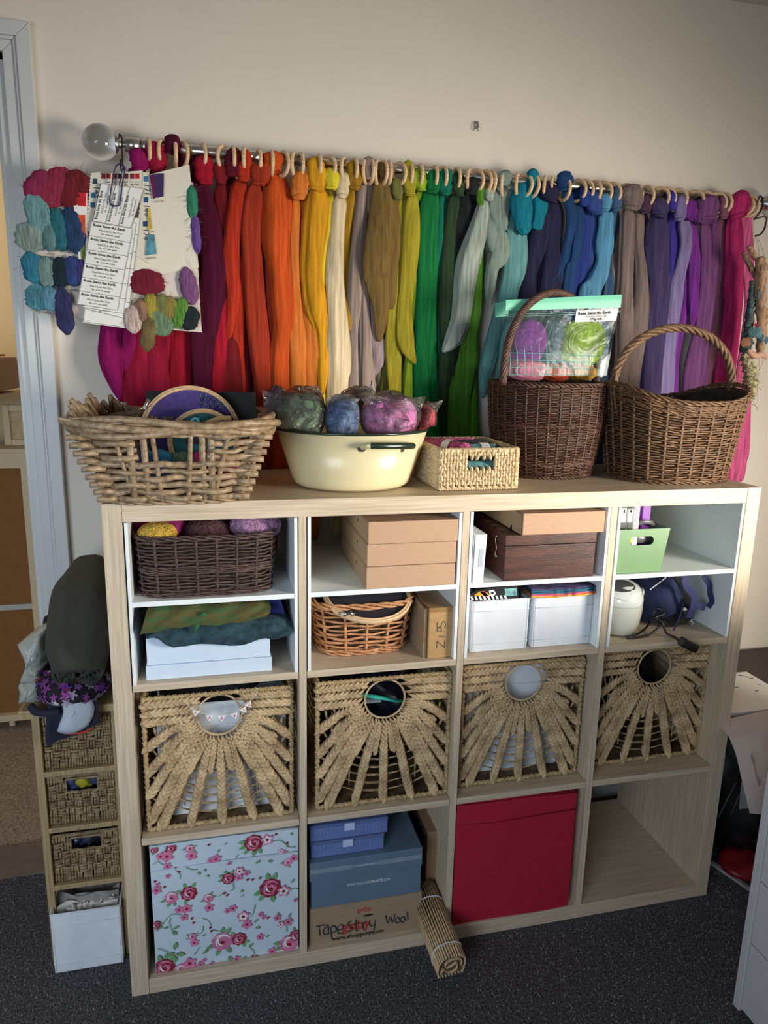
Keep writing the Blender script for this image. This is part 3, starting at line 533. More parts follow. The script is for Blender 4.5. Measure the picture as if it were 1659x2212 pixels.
for i, (x, y, wx, wy, col, an) in enumerate([(84, 400, 44, 62, (150, 26, 74), -50), (118, 404, 46, 80, (156, 28, 62), -35), (158, 410, 50, 72, (122, 14, 30), -20), (178, 400, 30, 40, (126, 16, 30), -10),
    (84, 470, 44, 86, (104, 152, 156), 15), (66, 512, 50, 54, (128, 148, 138), -10), (128, 496, 34, 74, (24, 108, 120), 5), (158, 498, 44, 80, (24, 58, 104), 8), (106, 512, 26, 50, (86, 128, 130), 0),
    (70, 578, 36, 56, (30, 118, 148), 10), (100, 588, 30, 56, (108, 142, 138), 0), (130, 590, 28, 56, (10, 36, 52), 0), (156, 586, 32, 52, (36, 62, 128), 0), (176, 590, 20, 46, (60, 50, 124), 0),
    (80, 642, 36, 48, (64, 134, 150), 0), (106, 645, 36, 44, (78, 132, 160), 0), (139, 672, 30, 84, (40, 44, 96), 4)]): tuft(t, x, y, wx, wy, col, .366-.0004*i, an, i)
hand = lambda s, a, b, h=.0085: text_mb(s, at(a, b, 1, .3700), ex=(1, 0, -.09), up=(0, 0, 1), h=h, slant=.3, res=1)
part('lettering', merge(hand('Light', 100, 540), hand('Jade', 102, 549), hand('Peacock', 122, 543), hand('Bright', 68, 618), hand('Duck egg', 88, 622), hand('Petrol', 120, 624), hand('Cornflower', 142, 627), hand('Turquoise', 68, 674), hand('Powder', 96, 677)), M('pencil_grey', (90, 88, 92), .8, bump=0), t, False)
t = thing('colour_card', 'white wool colour card with green tufts, behind the calico square', 'card', tuple(at(370, 600, 1, .368)))
part('card', sheet(pq(.368, (290, 400), (417, 394), (436, 718), (270, 705)), n=8, curl=0, seed=6), cardm, t)
for i, (x, y, wx, wy, col, an) in enumerate([(415, 438, 18, 60, (34, 130, 96), 0), (424, 505, 16, 70, (104, 66, 150), 3), (318, 610, 62, 46, (128, 12, 40), 0), (409, 618, 30, 66, (128, 72, 128), 10),
    (306, 672, 26, 44, (146, 106, 82), 5), (288, 690, 30, 50, (196, 168, 158), 0), (330, 668, 26, 60, (160, 140, 40), 8), (346, 690, 46, 60, (104, 134, 98), 20), (350, 662, 26, 44, (120, 124, 62), 0), (322, 720, 26, 66, (118, 98, 50), -10), (368, 668, 26, 46, (140, 124, 50), 0), (390, 676, 26, 56, (86, 142, 42), -12), (410, 688, 34, 44, (18, 34, 38), -20)]): tuft(t, x, y, wx, wy, col, .362-.0004*i, an, 40+i)
# ================================================================ RIGHT END: S HOOK AND DRIFTWOOD HANGING
t = thing('hook', 'black S-shaped hook hung over the right end of the rod', 'hook', tuple(at(1640, 500, 1, .34)))
mb = MB(); mb.tube(spline([at(1636, 437, 1, .385), at(1641, 424, 1, .36), at(1647, 430, 1, .35), at(1645, 452, 1, .345), at(1632, 470, 1, .345), at(1628, 474, 1, .345)], 30), .0022, 8)
mb.tube(spline([at(1631, 510, 1, .345), at(1643, 506, 1, .345), at(1652, 492, 1, .345), at(1654, 480, 1, .345)], 20), .0024, 8); mb.tube(spline([at(1628, 474, 1, .345), at(1650, 468, 1, .34), at(1656, 474, 1, .342), at(1654, 482, 1, .345)], 14), .0020, 8); part('wire', mb, black_m, t)
t = thing('driftwood_hanging', 'twig, bark and yarn wall hanging tied to the hook at the right edge', 'wall hanging', tuple(at(1630, 850, 1, .33)))
bark_m = M('grey_bark', (128, 104, 80), .9, .45, 60, (4, 4, 1), .8, bscale=90); bark2_m = M('brown_bark', (170, 132, 102), .9, .3, 50, (4, 4, 1), .6); moss_m = M('pale_lichen', (168, 158, 120), .95, .5, 120, bump=.9); dk_m = M('wrapped_dark_yarn', (72, 92, 92), .9, .6, 110, (1, 1, 3), .8)
def twig(nm, pts, mt, y=.34, k=10, rough=.12):
    C = np.array([(*at(a, b, 1, y), r) for a, b, r in pts]); n = 30; C = spline(C, n); rg = np.random.default_rng(int(pts[0][0])); mb = MB(); prof = 1+rough*rg.normal(0, 1, (n, k)); mb.tube(C[:, :3], np.abs(C[:, 3])*mpp(C[0, :3])*.5, k, prof=prof, ref=(0, 1, 0)); part(nm, mb, mt, t)
twig('stick', [(1606, 545, 11), (1616, 566, 12), (1628, 590, 10), (1632, 604, 7)], bark_m); twig('stick', [(1617, 532, 10), (1625, 545, 12), (1634, 560, 11)], bark2_m, .33)
twig('yarn_wrapped_stick', [(1624, 606, 8), (1623, 640, 12), (1620, 680, 16), (1614, 730, 22), (1610, 762, 24)], dk_m, .335, 12, .2)
twig('bark_strip', [(1640, 556, 16), (1644, 580, 24), (1642, 640, 22), (1645, 680, 22), (1644, 740, 18), (1640, 765, 16)], bark2_m, .325, 12, .2)
twig('lichen_twig', [(1606, 764, 16), (1620, 800, 24), (1622, 840, 24), (1618, 862, 18)], moss_m, .33, 14, .3)
twig('clay_bird', [(1615, 756, 8), (1630, 768, 14), (1645, 766, 14), (1656, 774, 6)], M('pinkish_clay', (196, 152, 130), .8), .318, 12, .03)
for i, (a, b, col) in enumerate([(1644, 636, (80, 110, 124)), (1638, 718, (84, 130, 136)), (1650, 732, (60, 104, 124)), (1633, 702, (196, 50, 90)), (1626, 716, (60, 96, 100)), (1610, 740, (150, 90, 60))]): tuft(t, a, b, 16 if i != 3 else 7, 22 if i != 3 else 8, col, .318, 20*i, 80+i, 14)
mb = MB(); rg = np.random.default_rng(5)
for i in range(60):
    c = at(1618+rg.normal(0, 8), 830+rg.normal(0, 22), 1, .322); mb.tube(spline([c, c+rg.normal(0, .008, 3), c+rg.normal(0, .016, 3)], 5), .0006, 4)
part('lichen', mb, moss_m, t, kind='stuff')
mb = MB()
for a, b, c2 in ((1630, 515, (1620, 545)), (1634, 515, (1640, 560)), (1636, 512, (1654, 566)), (1640, 770, (1634, 840)), (1648, 775, (1640, 800))): mb.tube(spline([at(a, b, 1, .33), at((a+c2[0])/2+2, (b+c2[1])/2, 1, .328), at(*c2, 1, .33)], 8), .0006, 4)
part('thread', mb, M('red_thread', (150, 70, 60), .8, bump=0), t)
# ================================================================ BASKET BUILDERS
def ringpts(n, e, rx, ry, c, z, rot=0.):
    b = superell(e, 720); P = resamp(b*np.array([rx, ry]), n, True); a = rot; R_ = np.array([[math.cos(a), -math.sin(a)], [math.sin(a), math.cos(a)]])
    P = P @ R_.T; T = nrm(np.roll(P, -1, 0)-np.roll(P, 1, 0)); N = np.stack([T[:, 1], -T[:, 0]], -1)
    Z = np.full(n, z) if np.isscalar(z) else z(P/np.array([rx, ry]))
    return np.column_stack([P+np.array(c[:2]), Z]), np.column_stack([N, np.zeros(n)])
def weave_basket(t, c, z0, h, rb, rt, e, nst, nrow, r, amp, mat, rimr, rot=0., bulge=0., saddle=0., rs=None, skip=None, waves=(), each=False, rows2=1, rim_turn=1., inner=None, flat=1.3):
    """stakes, woven rows and twisted rims of a wicker basket; returns f(v) -> radii"""
    def rad(v): b = 1+bulge*math.sin(math.pi*min(v, 1.)); return (rb[0]+(rt[0]-rb[0])*v)*b, (rb[1]+(rt[1]-rb[1])*v)*b
    sd = (lambda z: (lambda q: z+saddle*(np.abs(q[:, 0])**3)*min(1, (z-z0)/h))) if saddle else (lambda z: z)
    n = nst*4; allr = MB(); k = 6; rg = np.random.default_rng(int(c[0]*1000))
    for j in range(nrow):
        v = (j+.5)/nrow; z = z0+v*h; rx, ry = rad(v); P, N = ringpts(n, e, rx, ry, c, sd(z), rot)
        i = np.arange(n); off = amp*np.cos(math.pi*i/4*1.0+math.pi*(j % 2)) if nst % 2 == 0 else amp*np.cos(math.pi*i/4)
        P = P+N*off[:, None]; P[:, 2] += rg.normal(0, r*.12, n)+r*.25*np.sin(i*.9+j)
        if skip and skip(v):
            a0, a1 = skip(v); u = np.arctan2(P[:, 1]-c[1], P[:, 0]-c[0]); m = ~((u > a0) & (u < a1)); s0 = int(np.where(~m)[0][-1])+1; P = np.roll(P, -s0, 0)[:int(m.sum())]; cl = False
        else: cl = True
        mb = MB() if each else allr; mb.tube(P, r*(1+.12*rg.normal(0, 1)), k, cl, ref=(0, 0, 1), flat=1/flat)
        if each: part('willow_rod', mb, mat, t)
    if not each: part('weave', allr, mat, t, kind='stuff')
    st = MB(); rs = rs or r; vv = np.linspace(0, 1, 9); L = []
    for v in vv: rx, ry = rad(v); L.append(ringpts(nst, e, rx, ry, c, sd(z0+v*h), rot)[0])
    L = np.array(L)
    for i in range(nst): st.tube(L[:, i], rs, 5)
    part('stakes', st, mat, t, kind='stuff')
    for v, rr, nm in [(0., rimr*.8, 'foot_border'), (1., rimr, 'rim')]+[(w_, rimr*.7, 'waling') for w_ in waves]:
        rx, ry = rad(v); P, N = ringpts(max(n, 160), e, rx, ry, c, sd(z0+v*h), rot); mb = MB(); rope(mb, P, rr*.9, 3, rr*.62, int(nst*.5*rim_turn), 6, True, (0, 0, 1)); part(nm, mb, mat, t)
    mb = MB(); a_, _ = ringpts(48, e, rb[0]*.98, rb[1]*.98, c, z0+.003, rot); mb.poly(a_, (0, 0, .003)); part('base', mb, mat, t)
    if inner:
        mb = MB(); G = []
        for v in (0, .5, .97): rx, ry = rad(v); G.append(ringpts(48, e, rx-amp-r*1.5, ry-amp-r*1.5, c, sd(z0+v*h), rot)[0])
        mb.grid(G, True); part('inner_shade', mb, inner, t)  # plain sheet inside the basket, coloured dark to stand for its shade
    return rad
def wmat(name, col, dark): return M(name, col, .5, .2, 14, (6, 6, 6), .3, bscale=120, col2=dark)
grey_w = M('grey_willow', (168, 144, 114), .36, .2, 14, (6, 6, 6), .25, bscale=90, col2=(122, 100, 74)); dark_w = wmat('dark_willow', (92, 60, 44), (54, 34, 26)); mid_w = wmat('brown_willow', (124, 92, 62), (78, 54, 36)); choc_w = wmat('chocolate_wicker', (88, 66, 60), (54, 40, 38)); honey_w = wmat('honey_willow', (204, 150, 104), (164, 108, 70)); shadow_w = M('shaded_wicker', (58, 46, 36), .9, .3, 60)
ZT = H
# --- big grey willow basket, left end
bc = (.137, .10); t = thing('willow_basket', 'big grey willow basket with flared sides, left end of the unit', 'basket', (bc[0], bc[1], ZT))
weave_basket(t, bc, ZT+.006, .135, (.128, .118), (.178, .168), 4., 18, 10, .0066, .0070, grey_w, .0064, each=True, rs=.0048, skip=lambda v: (-1.93, -1.2) if v > .62 else None, flat=1.1)
def bil_ring(v, n=160): return ringpts(n, 4., .128+.05*v, .118+.05*v, bc, ZT+.006+.135*v)
for j, (v, o_) in enumerate(((1.02, 0), (1.09, .003), (1.16, .008), (1.10, .014), (1.0, .013))):
    P, N = bil_ring(v); i = np.arange(len(P)); P = P+N*(o_+.0045*np.sin(i*.11*(1+.1*j)+j*2))[:, None]; P[:, 2] += .006*np.sin(i*.157+j*1.7)-.3*max(0, v-1.)*.05
    part('willow_rod', MB().tube(P, .0066+.0006*math.sin(j*3), 8, True, ref=(0, 0, 1)), grey_w, t)
mb = MB(); rg = np.random.default_rng(3); cutm = M('cut_willow_end', (196, 170, 132), .8)
for i in range(16):   # cut rod ends poking out round the left rim
    a = math.pi*(.62+.03*i); p = np.array([bc[0]+.176*math.copysign(abs(math.cos(a))**.5, math.cos(a)), bc[1]+.17*math.copysign(abs(math.sin(a))**.5, math.sin(a)), ZT+.155+.02*math.sin(i*.6)**2]); d = np.array([-.35, -.45, .75])*.028+rg.normal(0, .003, 3)
    part('rod_end', MB().tube([p-d*.7, p+d*.7], .0055, 8), grey_w, t)
for i in range(9):
    v = i/9; rx, ry = .128+.05*v, .118+.05*v
    for sx in (-1, 1):
        p = np.array([bc[0]+sx*rx*.93, bc[1]-ry*.9, ZT+.012+.135*v]); part('rod_end', MB().tube([p+np.array([-sx*.02, 0, 0]), p+np.array([sx*.020, -.012, .001])], .0058, 8), grey_w, t)
for x in (.064, .088, .19, .206): # doubled stakes beside the handle opening
    part('handle_post', MB().tube([(x, bc[1]-.120, ZT+.01), (x, bc[1]-.165, ZT+.145)], .0062, 8), grey_w, t)
# contents: dark board, two hoops, yarn in bags
def disc(c, r, nrm_, mt, name, parent, th=.004, k=56):
    z = Vector(nrm_).normalized(); q = z.to_track_quat('Z', 'Y').to_matrix(); mb = MB(); a = np.arange(k)/k*2*math.pi
    P = np.array([[r*math.cos(x), r*math.sin(x), 0] for x in a]) @ np.array(q).T+np.array(c); mb.poly(P, tuple(z*th)); return part(name, mb, mt, parent, False)
def hoop(name, label, c, r, nv, fabm, wd=.010, rr=.003):
    t = thing(name, label, 'embroidery hoop', tuple(np.array(c)-np.array([0, 0, r]))); z = Vector(nv).normalized(); q = np.array(z.to_track_quat('Z', 'Y').to_matrix())
    a = np.arange(72)/72*2*math.pi
    for R_, nm, zz in ((r, 'outer_ring', 0), (r-.0045, 'inner_ring', .002)):
        P = np.stack([R_*np.cos(a), R_*np.sin(a), 0*a+zz], -1) @ q.T+np.array(c); mb = MB()
        mb.tube(P, rr, 8, True, ref=tuple(z), flat=1.9); part(nm, mb, ring_m, t)
    disc(c, r-.006, nv, fabm, 'fabric', t, .001); return t, q
navyfelt = M('purple_felt', (74, 62, 130), .95, .12, 120, bump=.5); tealfelt = M('teal_felt', (40, 104, 112), .95, .12, 120, bump=.5)
hc = at(413, 935, 1, .135); hr = 103*mpp(hc)
solo('display_board', MB().hexa([(.075, .172, 1.21), (.305, .172, 1.21), (.305, .18, 1.21), (.075, .18, 1.21), (.075, .20, 1.315), (.305, .20, 1.315), (.305, .208, 1.315), (.075, .208, 1.315)]), M('charcoal_board', (50, 52, 52), .8), 'charcoal board standing behind the embroidery hoops', 'board', False, .002)
nv = (0.05, -.93, .36)
h1, q1 = hoop('embroidery_hoop', 'large wooden embroidery hoop with a violet felted picture', hc, hr, nv, navyfelt)
def stitches(parent, c, q, n, fn, cols, ln=.008, rad=.0006, nm='stitching'):
    rg = np.random.default_rng(n)
    for ci, (cn, col) in enumerate(cols):
        mb = MB()
        for i in range(n):
            x, y, a = fn(rg); L = ln*rg.uniform(.5, 1.2); p = np.array([[x, y, .0015], [x+.5*L*math.cos(a), y+.5*L*math.sin(a), .003], [x+L*math.cos(a), y+L*math.sin(a), .0015]])
            mb.tube(p @ q.T+np.array(c), rad, 3)
        part(nm, mb, M(cn, col, .8, bump=0), parent, kind='stuff')
def inr(rg, x0, x1, y0, y1, R_):
    while True:
        x, y = rg.uniform(x0, x1), rg.uniform(y0, y1)
        if x*x+y*y < R_*R_: return x, y
# sign of local x: find which way is photo-right
sxl = 1 if (q1 @ np.array([1, 0, 0]))[0] > 0 else -1; syl = 1 if (q1 @ np.array([0, 1, 0]))[2] > 0 else -1
def f1(rg): x, y = inr(rg, .02, .115, -.01, .10, hr-.012); return sxl*x, syl*y, (math.atan2(y, x)+rg.normal(0, .5))
stitches(h1, hc, q1, 110, f1, (('stitch_blue', (74, 112, 160)), ('stitch_grey', (150, 150, 150)), ('stitch_ink', (34, 44, 92))))
def f2(rg): x, y = inr(rg, .05, .10, .0, .03, hr-.012); return sxl*x, syl*y, rg.uniform(0, 6)
stitches(h1, hc, q1, 26, f2, (('stitch_gold', (208, 158, 70)), ('stitch_orange', (210, 120, 60))), .006)
def f3(rg): x, y = inr(rg, -.09, -.035, .0, .04, hr-.012); return sxl*(x), syl*y*.9, rg.uniform(0, 6)
stitches(h1, hc, q1, 70, f3, (('stitch_yellow', (212, 168, 30)),), .005, .0011)
mb = MB(); p = hc+q1 @ np.array([-sxl*(hr+.004)*.86, syl*(hr+.004)*.5, 0]); mb.tube([p+np.array([-.012, 0, -.016]), p+np.array([.008, -.004, .02])], .0032, 8); mb.tube([p+np.array([-.010, -.005, -.002]), p+np.array([.012, -.005, .004])], .0026, 8); part('screw', mb, steel_m, h1)
hc2 = at(440, 955, 1, .09); h2, q2 = hoop('embroidery_hoop', 'smaller embroidery hoop with teal felt in front of the violet one', hc2, 72*mpp(hc2), (.05, -.92, .38), tealfelt)
def f4(rg): x, y = inr(rg, -.06, .06, .02, .08, .07); return sxl*x, syl*y, rg.uniform(0, 6)
stitches(h2, hc2, q2, 40, f4, (('stitch_pale', (170, 190, 180)),), .002, .0006)
blackp = M('black_print_fabric', (24, 24, 28), .8, .1)
t = thing('fabric_fold', 'black fabric with blue and lime print folded in the willow basket', 'fabric', (.18, .05, 1.17))
mb = MB(); P = [at(a, b, 1, .03) for a, b in ((398, 925), (410, 906), (424, 898), (434, 905), (440, 925), (436, 960), (400, 960))]; mb.poly(P, (0, .02, 0)); part('cloth', mb, blackp, t, False)
for ps, col in (([(410, 907), (420, 901), (430, 902), (434, 918), (428, 916), (422, 906), (412, 912)], (90, 190, 214)), ([(430, 914), (436, 916), (438, 922), (431, 921)], (206, 204, 60)), ([(405, 914), (412, 912), (410, 918)], (186, 60, 70))): patch(t, ps, col, .029, 'print')
for k_, (pts, col, lab) in enumerate(((((425, 925), (470, 905), (500, 903), (500, 912), (440, 925)), (214, 176, 118), 'pale wooden ring lying flat in the willow basket'), (((430, 932), (470, 920), (512, 914), (516, 922), (450, 938)), (150, 108, 66), 'brown wooden ring lying flat in the willow basket'))):
    solo('wooden_ring', MB().tube(spline([at(a, b, 1, .045+.012*k_) for a, b in pts[:3]], 20), .0048, 8, flat=.6), M('ring_wood_%d' % k_, col, .5), lab, 'ring')
for k_, (x, y, r_, col, lab) in enumerate(((345, 1010, .036, (60, 140, 190), 'bright blue yarn ball in the willow basket'), (398, 1012, .034, (96, 128, 104), 'grey-green yarn ball in the willow basket'), (440, 998, .024, (206, 40, 120), 'pink yarn ball in the willow basket'), (290, 1015, .036, (92, 100, 150), 'dusty blue yarn ball behind the basket weave'), (430, 1035, .03, (50, 90, 80), 'dark green yarn ball low in the willow basket'), (480, 1012, .03, (180, 40, 120), 'magenta yarn ball at the right in the willow basket'))):
    c = at(x, y, 1, .06); mb = MB(); mb.ell(c, (r_, r_*.9, r_), 12, 18); rg = np.random.default_rng(k_)
    for i in range(26):
        ax = nrm(rg.normal(0, 1, 3)); a = np.arange(22)/22*2*math.pi; n1 = nrm(np.cross(ax, (0.3, .2, 1))); n2 = np.cross(ax, n1); o_ = rg.uniform(-.4, .4)*r_
        rr = math.sqrt(r_*r_-o_*o_)*1.01; mb.tube(c+o_*ax+rr*(np.cos(a)[:, None]*n1+np.sin(a)[:, None]*n2*.95), .0013, 4, True)
    solo('yarn_ball', mb, M('yarn_%d_%d_%d' % col, col, .9, .2, 100), lab, 'yarn', group='yarn balls in the willow basket')
# --- enamel tub
tc = (.512, .155); t = thing('enamel_tub', 'cream enamel oval tub with a dark green rim and handle', 'tub', (tc[0], tc[1], ZT))
enam = M('cream_enamel', (222, 210, 168), .28, .02, 12, bump=.04, bscale=60); green_e = M('bottle_green_enamel', (34, 52, 40), .18, .1, bump=0); rust = M('chipped_enamel_rust', (74, 52, 40), .8, .4, 80)
pr = [(.001, .002), (.118, .002), (.128, .008), (.134, .02), (.168, .126), (.166, .126), (.130, .02), (.001, .008)]
mb = MB(); mb.lathe(pr, (tc[0], tc[1], ZT), 72, 1., .86); part('tub_body', mb, enam, t)
a = np.arange(90)/90*2*math.pi; part('rim', MB().tube(np.stack([tc[0]+.1685*np.cos(a), tc[1]+.1685*.86*np.sin(a), 0*a+ZT+.127], -1), .0028, 8, True, ref=(0, 0, 1)), green_e, t)
def tubpt(x, y): # point on the outer wall seen at a photo pixel
    for yy in np.linspace(.0, .2, 200):
        p = at(x, y, 1, yy); v = (p[2]-ZT-.02)/.106; R_ = .134+.034*v
        if ((p[0]-tc[0])/R_)**2+((p[1]-tc[1])/(R_*.86))**2 < 1: return p
    return p
hl_ = [tubpt(782, 966)]; A_ = [tubpt(782, 966), tubpt(784, 962)+np.array([.0, -.018, 0]), tubpt(800, 960)+np.array([0, -.024, 0]), tubpt(840, 960)+np.array([0, -.024, 0]), tubpt(872, 960)+np.array([0, -.024, 0]), tubpt(884, 961)+np.array([.002, -.016, 0]), tubpt(884, 965)]
S_ = spline(A_, 40); part('handle_end', MB().tube(S_[:13], .0058, 10), enam, t); part('handle_grip', MB().tube(S_[12:37], .0078, 12, flat=.9), green_e, t, label='dark green handle grip'); part('handle_end', MB().tube(S_[36:], .0058, 10), green_e, t)
for p, r_ in ((tubpt(781, 969), .008), (tubpt(868, 972), .005)): mb = MB(); mb.ell(p, (r_, .0022, r_*.8), 8, 12, rough=.3); part('rust_chip', mb, rust, t)
# --- bags of wool in the tub
def lump(c, r, seed, n=20, k=28, am=.10):
    rg = np.random.default_rng(seed); t_ = np.linspace(.05, math.pi-.05, n)[:, None]; a = (np.arange(k)/k*2*math.pi)[None]; m = np.ones((n, k))
    for i in range(7): f, g, p1, p2 = rg.integers(1, 6), rg.integers(1, 6), rg.uniform(0, 6), rg.uniform(0, 6); m += am*rg.uniform(.3, 1)*np.sin(f*a+p1)*np.sin(g*t_+p2)
    e = .7; sn = np.sin(t_)**e; G = np.stack([sn*np.cos(a)*m*r[0], sn*np.sin(a)*m*r[1], -np.cos(t_)*m*r[2]], -1)+np.array(c); mb = MB(); mb.add(G, [])
    i = np.arange(n-1)[:, None]; j = np.arange(k)[None]; j2 = (j+1) % k; mb.F = [np.stack([i*k+j, i*k+j2, (i+1)*k+j2, (i+1)*k+j], -1).reshape(-1, 4), np.arange(k)[::-1][None], ((n-1)*k+np.arange(k))[None]]; mb.mi = [np.zeros(len(f)) for f in mb.F]; return mb
def marl(name, c1, c2, sc=11, st=(1.2, 1.2, 6)): return M(name, c1, .85, 0, sc, st, .5, col2=c2, bscale=30)
def woolbag(label, x, y, wx, wz, cols, Y, seed, open_top=None):
    c = at(x, y, 1, Y); k = mpp(c); rx, rz = wx*.5*k, wz*.5*k; t = thing('wool_bag', label, 'bag of wool', (c[0], c[1], c[2]-rz), 'clear bags of wool in the enamel tub')
    def keep(mb):
        V = mb.allV(); q = V-np.array([tc[0], tc[1], 0]); v = np.clip((V[:, 2]-ZT-.02)/.106, 0, 1); R_ = .130+.034*v-.004; e_ = np.sqrt((q[:, 0]/R_)**2+(q[:, 1]/(R_*.86))**2); f_ = np.where((V[:, 2] < ZT+.134) & (e_ > .97), .97/e_, 1.); V[:, 0] = tc[0]+q[:, 0]*f_; V[:, 1] = tc[1]+q[:, 1]*f_; mb.V = [V]; return mb
    part('wool', keep(lump(c, (rx*.93, .040, rz*.93), seed, am=.035)), marl('marled_wool_%d' % seed, *cols), t)
    part('bag', keep(lump(c, (rx*1.0, .046, rz*1.0), seed+1, 26, 34, .05)), film_m, t)
    if open_top:
        P = [at(a, b, 1, Y-.02) for a, b in open_top]; cc = np.mean(P, 0); mb = MB(); n = len(P); V = list(P)+[cc+np.array([0, -.012, 0])]
        mb.add(V, [np.array([[i, (i+1) % n, n] for i in range(n)])]); part('bag_mouth', mb, film_m, t)
woolbag('clear bag of plum wool at the left edge of the tub', 600, 880, 50, 90, ((84, 50, 66), (60, 36, 52)), .12, 10, [(565, 842), (590, 850), (600, 880), (590, 905), (570, 880)])
woolbag('clear bag of orange and brown wool behind the green one', 655, 875, 90, 80, ((196, 92, 44), (92, 60, 70)), .2, 12, [(640, 838), (685, 832), (700, 850), (690, 870)])
woolbag('clear bag of dark green marled wool in the tub', 648, 900, 112, 106, ((66, 92, 76), (120, 140, 100)), .08, 14)
woolbag('clear bag of denim blue wool in the middle of the tub', 740, 902, 78, 100, ((58, 88, 140), (100, 130, 168)), .065, 16, [(700, 862), (722, 850), (745, 852), (778, 862), (770, 872), (705, 872)])
woolbag('clear bag of brown wool at the back with its mouth raised', 775, 865, 80, 60, ((150, 120, 90), (110, 90, 70)), .2, 18, [(762, 850), (800, 822), (815, 830), (806, 862), (775, 868)])
woolbag('large clear bag of pink and lilac wool in the tub', 842, 900, 132, 96, ((204, 100, 156), (168, 120, 166)), .075, 20, [(780, 862), (800, 850), (830, 860), (880, 862), (920, 856), (912, 880), (790, 875)])
woolbag('clear bag of mixed red and green wool behind the pink one', 840, 868, 70, 50, ((150, 60, 60), (110, 120, 70)), .2, 22, [(822, 852), (840, 842), (860, 850), (852, 868), (828, 870)])
woolbag('clear bag of red wool at the right edge of the tub', 918, 903, 44, 70, ((190, 30, 50), (160, 30, 46)), .12, 24, [(908, 880), (925, 872), (958, 864), (944, 890), (928, 912), (910, 905)])
# --- small woven seagrass box with skeins
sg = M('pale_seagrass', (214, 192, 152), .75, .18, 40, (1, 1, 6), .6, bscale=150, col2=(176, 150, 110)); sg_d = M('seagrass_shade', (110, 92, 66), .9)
def woven_face(mb, o, ux, uz, w_, h_, nc, nr, r, hole=None, nrm_=None):
    """columns of upright cane wrapped over flat ropes: each cell is one plump stitch"""
    o = np.asarray(o, float); ux = nrm(np.asarray(ux, float)); uz = nrm(np.asarray(uz, float)); N = nrm(np.cross(ux, uz)) if nrm_ is None else np.asarray(nrm_, float)
    rg = np.random.default_rng(int(abs(o[0])*999)+nc)
    for i in range(nc):
        for j in range(nr):
            u = (i+.5)/nc; v = (j+.5+(.5 if i % 2 else 0))/nr
            if v > 1: continue
            if hole and hole[0] < u < hole[1] and hole[2] < v < hole[3]: continue
            c = o+ux*u*w_+uz*v*h_; L = h_/nr*.62; s_ = rg.normal(0, .18); d = uz*L+ux*s_*r*2
            mb.tube([c-d-N*-r*.5*0, c-d*.5+N*r*.7, c+d*.5+N*r*.7, c+d], [r*.35, r, r, r*.35], 5)
bx0, bx1, by0, by1, bz1 = .684, .862, .05, .26, ZT+.088
t = thing('woven_box', 'small pale seagrass box with a cut-out handle, holding yarn skeins', 'basket', ((bx0+bx1)/2, .15, ZT))
mb = MB(); woven_face(mb, (bx0, by0, ZT+.004), (1, 0, 0), (0, 0, 1), bx1-bx0, .08, 26, 5, .0042, (.33, .70, .52, .86)); part('front_weave', mb, sg, t, kind='stuff')
mb = MB(); woven_face(mb, (bx0, by1, ZT+.004), (0, -1, 0), (0, 0, 1), by1-by0, .08, 28, 5, .0042); part('side_weave', mb, sg, t, kind='stuff')
mb = MB(); woven_face(mb, (bx1, by0, ZT+.004), (0, 1, 0), (0, 0, 1), by1-by0, .08, 28, 5, .0042); part('side_weave', mb, sg, t, kind='stuff')
mb = MB(); woven_face(mb, (bx1-.004, by1-.004, ZT+.004), (-1, 0, 0), (0, 0, 1), bx1-bx0, .08, 24, 5, .0042, nrm_=(0, -1, 0)); part('back_weave', mb, sg, t, kind='stuff')
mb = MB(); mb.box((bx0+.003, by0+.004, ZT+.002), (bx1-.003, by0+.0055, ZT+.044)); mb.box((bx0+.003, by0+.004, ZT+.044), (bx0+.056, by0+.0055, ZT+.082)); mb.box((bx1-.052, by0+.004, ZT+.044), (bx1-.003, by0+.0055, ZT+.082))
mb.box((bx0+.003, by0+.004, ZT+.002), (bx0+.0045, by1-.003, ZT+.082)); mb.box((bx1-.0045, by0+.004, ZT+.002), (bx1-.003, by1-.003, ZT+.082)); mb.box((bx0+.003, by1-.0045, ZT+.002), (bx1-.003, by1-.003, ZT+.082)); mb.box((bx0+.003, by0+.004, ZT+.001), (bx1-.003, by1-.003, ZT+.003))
part('lining', mb, sg_d, t, False)  # backing behind the weave, inner shade put into its darker colour
mb = MB(); rope(mb, resamp([(bx0, by0, bz1), (bx1, by0, bz1), (bx1, by1, bz1), (bx0, by1, bz1)], 200, True), .0035, 3, .0032, 46, 6, True, (0, 0, 1)); part('rim', mb, sg, t)
mb = MB(); rope(mb, resamp([(bx0, by0, ZT+.005), (bx1, by0, ZT+.005), (bx1, by1, ZT+.005), (bx0, by1, ZT+.005)], 200, True), .0028, 3, .0028, 46, 6, True, (0, 0, 1)); part('foot_border', mb, sg, t)
for x, y in ((bx0, by0), (bx1, by0)): mb = MB(); rope(mb, [(x, y, ZT+.004+z) for z in np.linspace(0, .082, 40)], .003, 3, .003, 9); part('corner_rope', mb, sg, t)
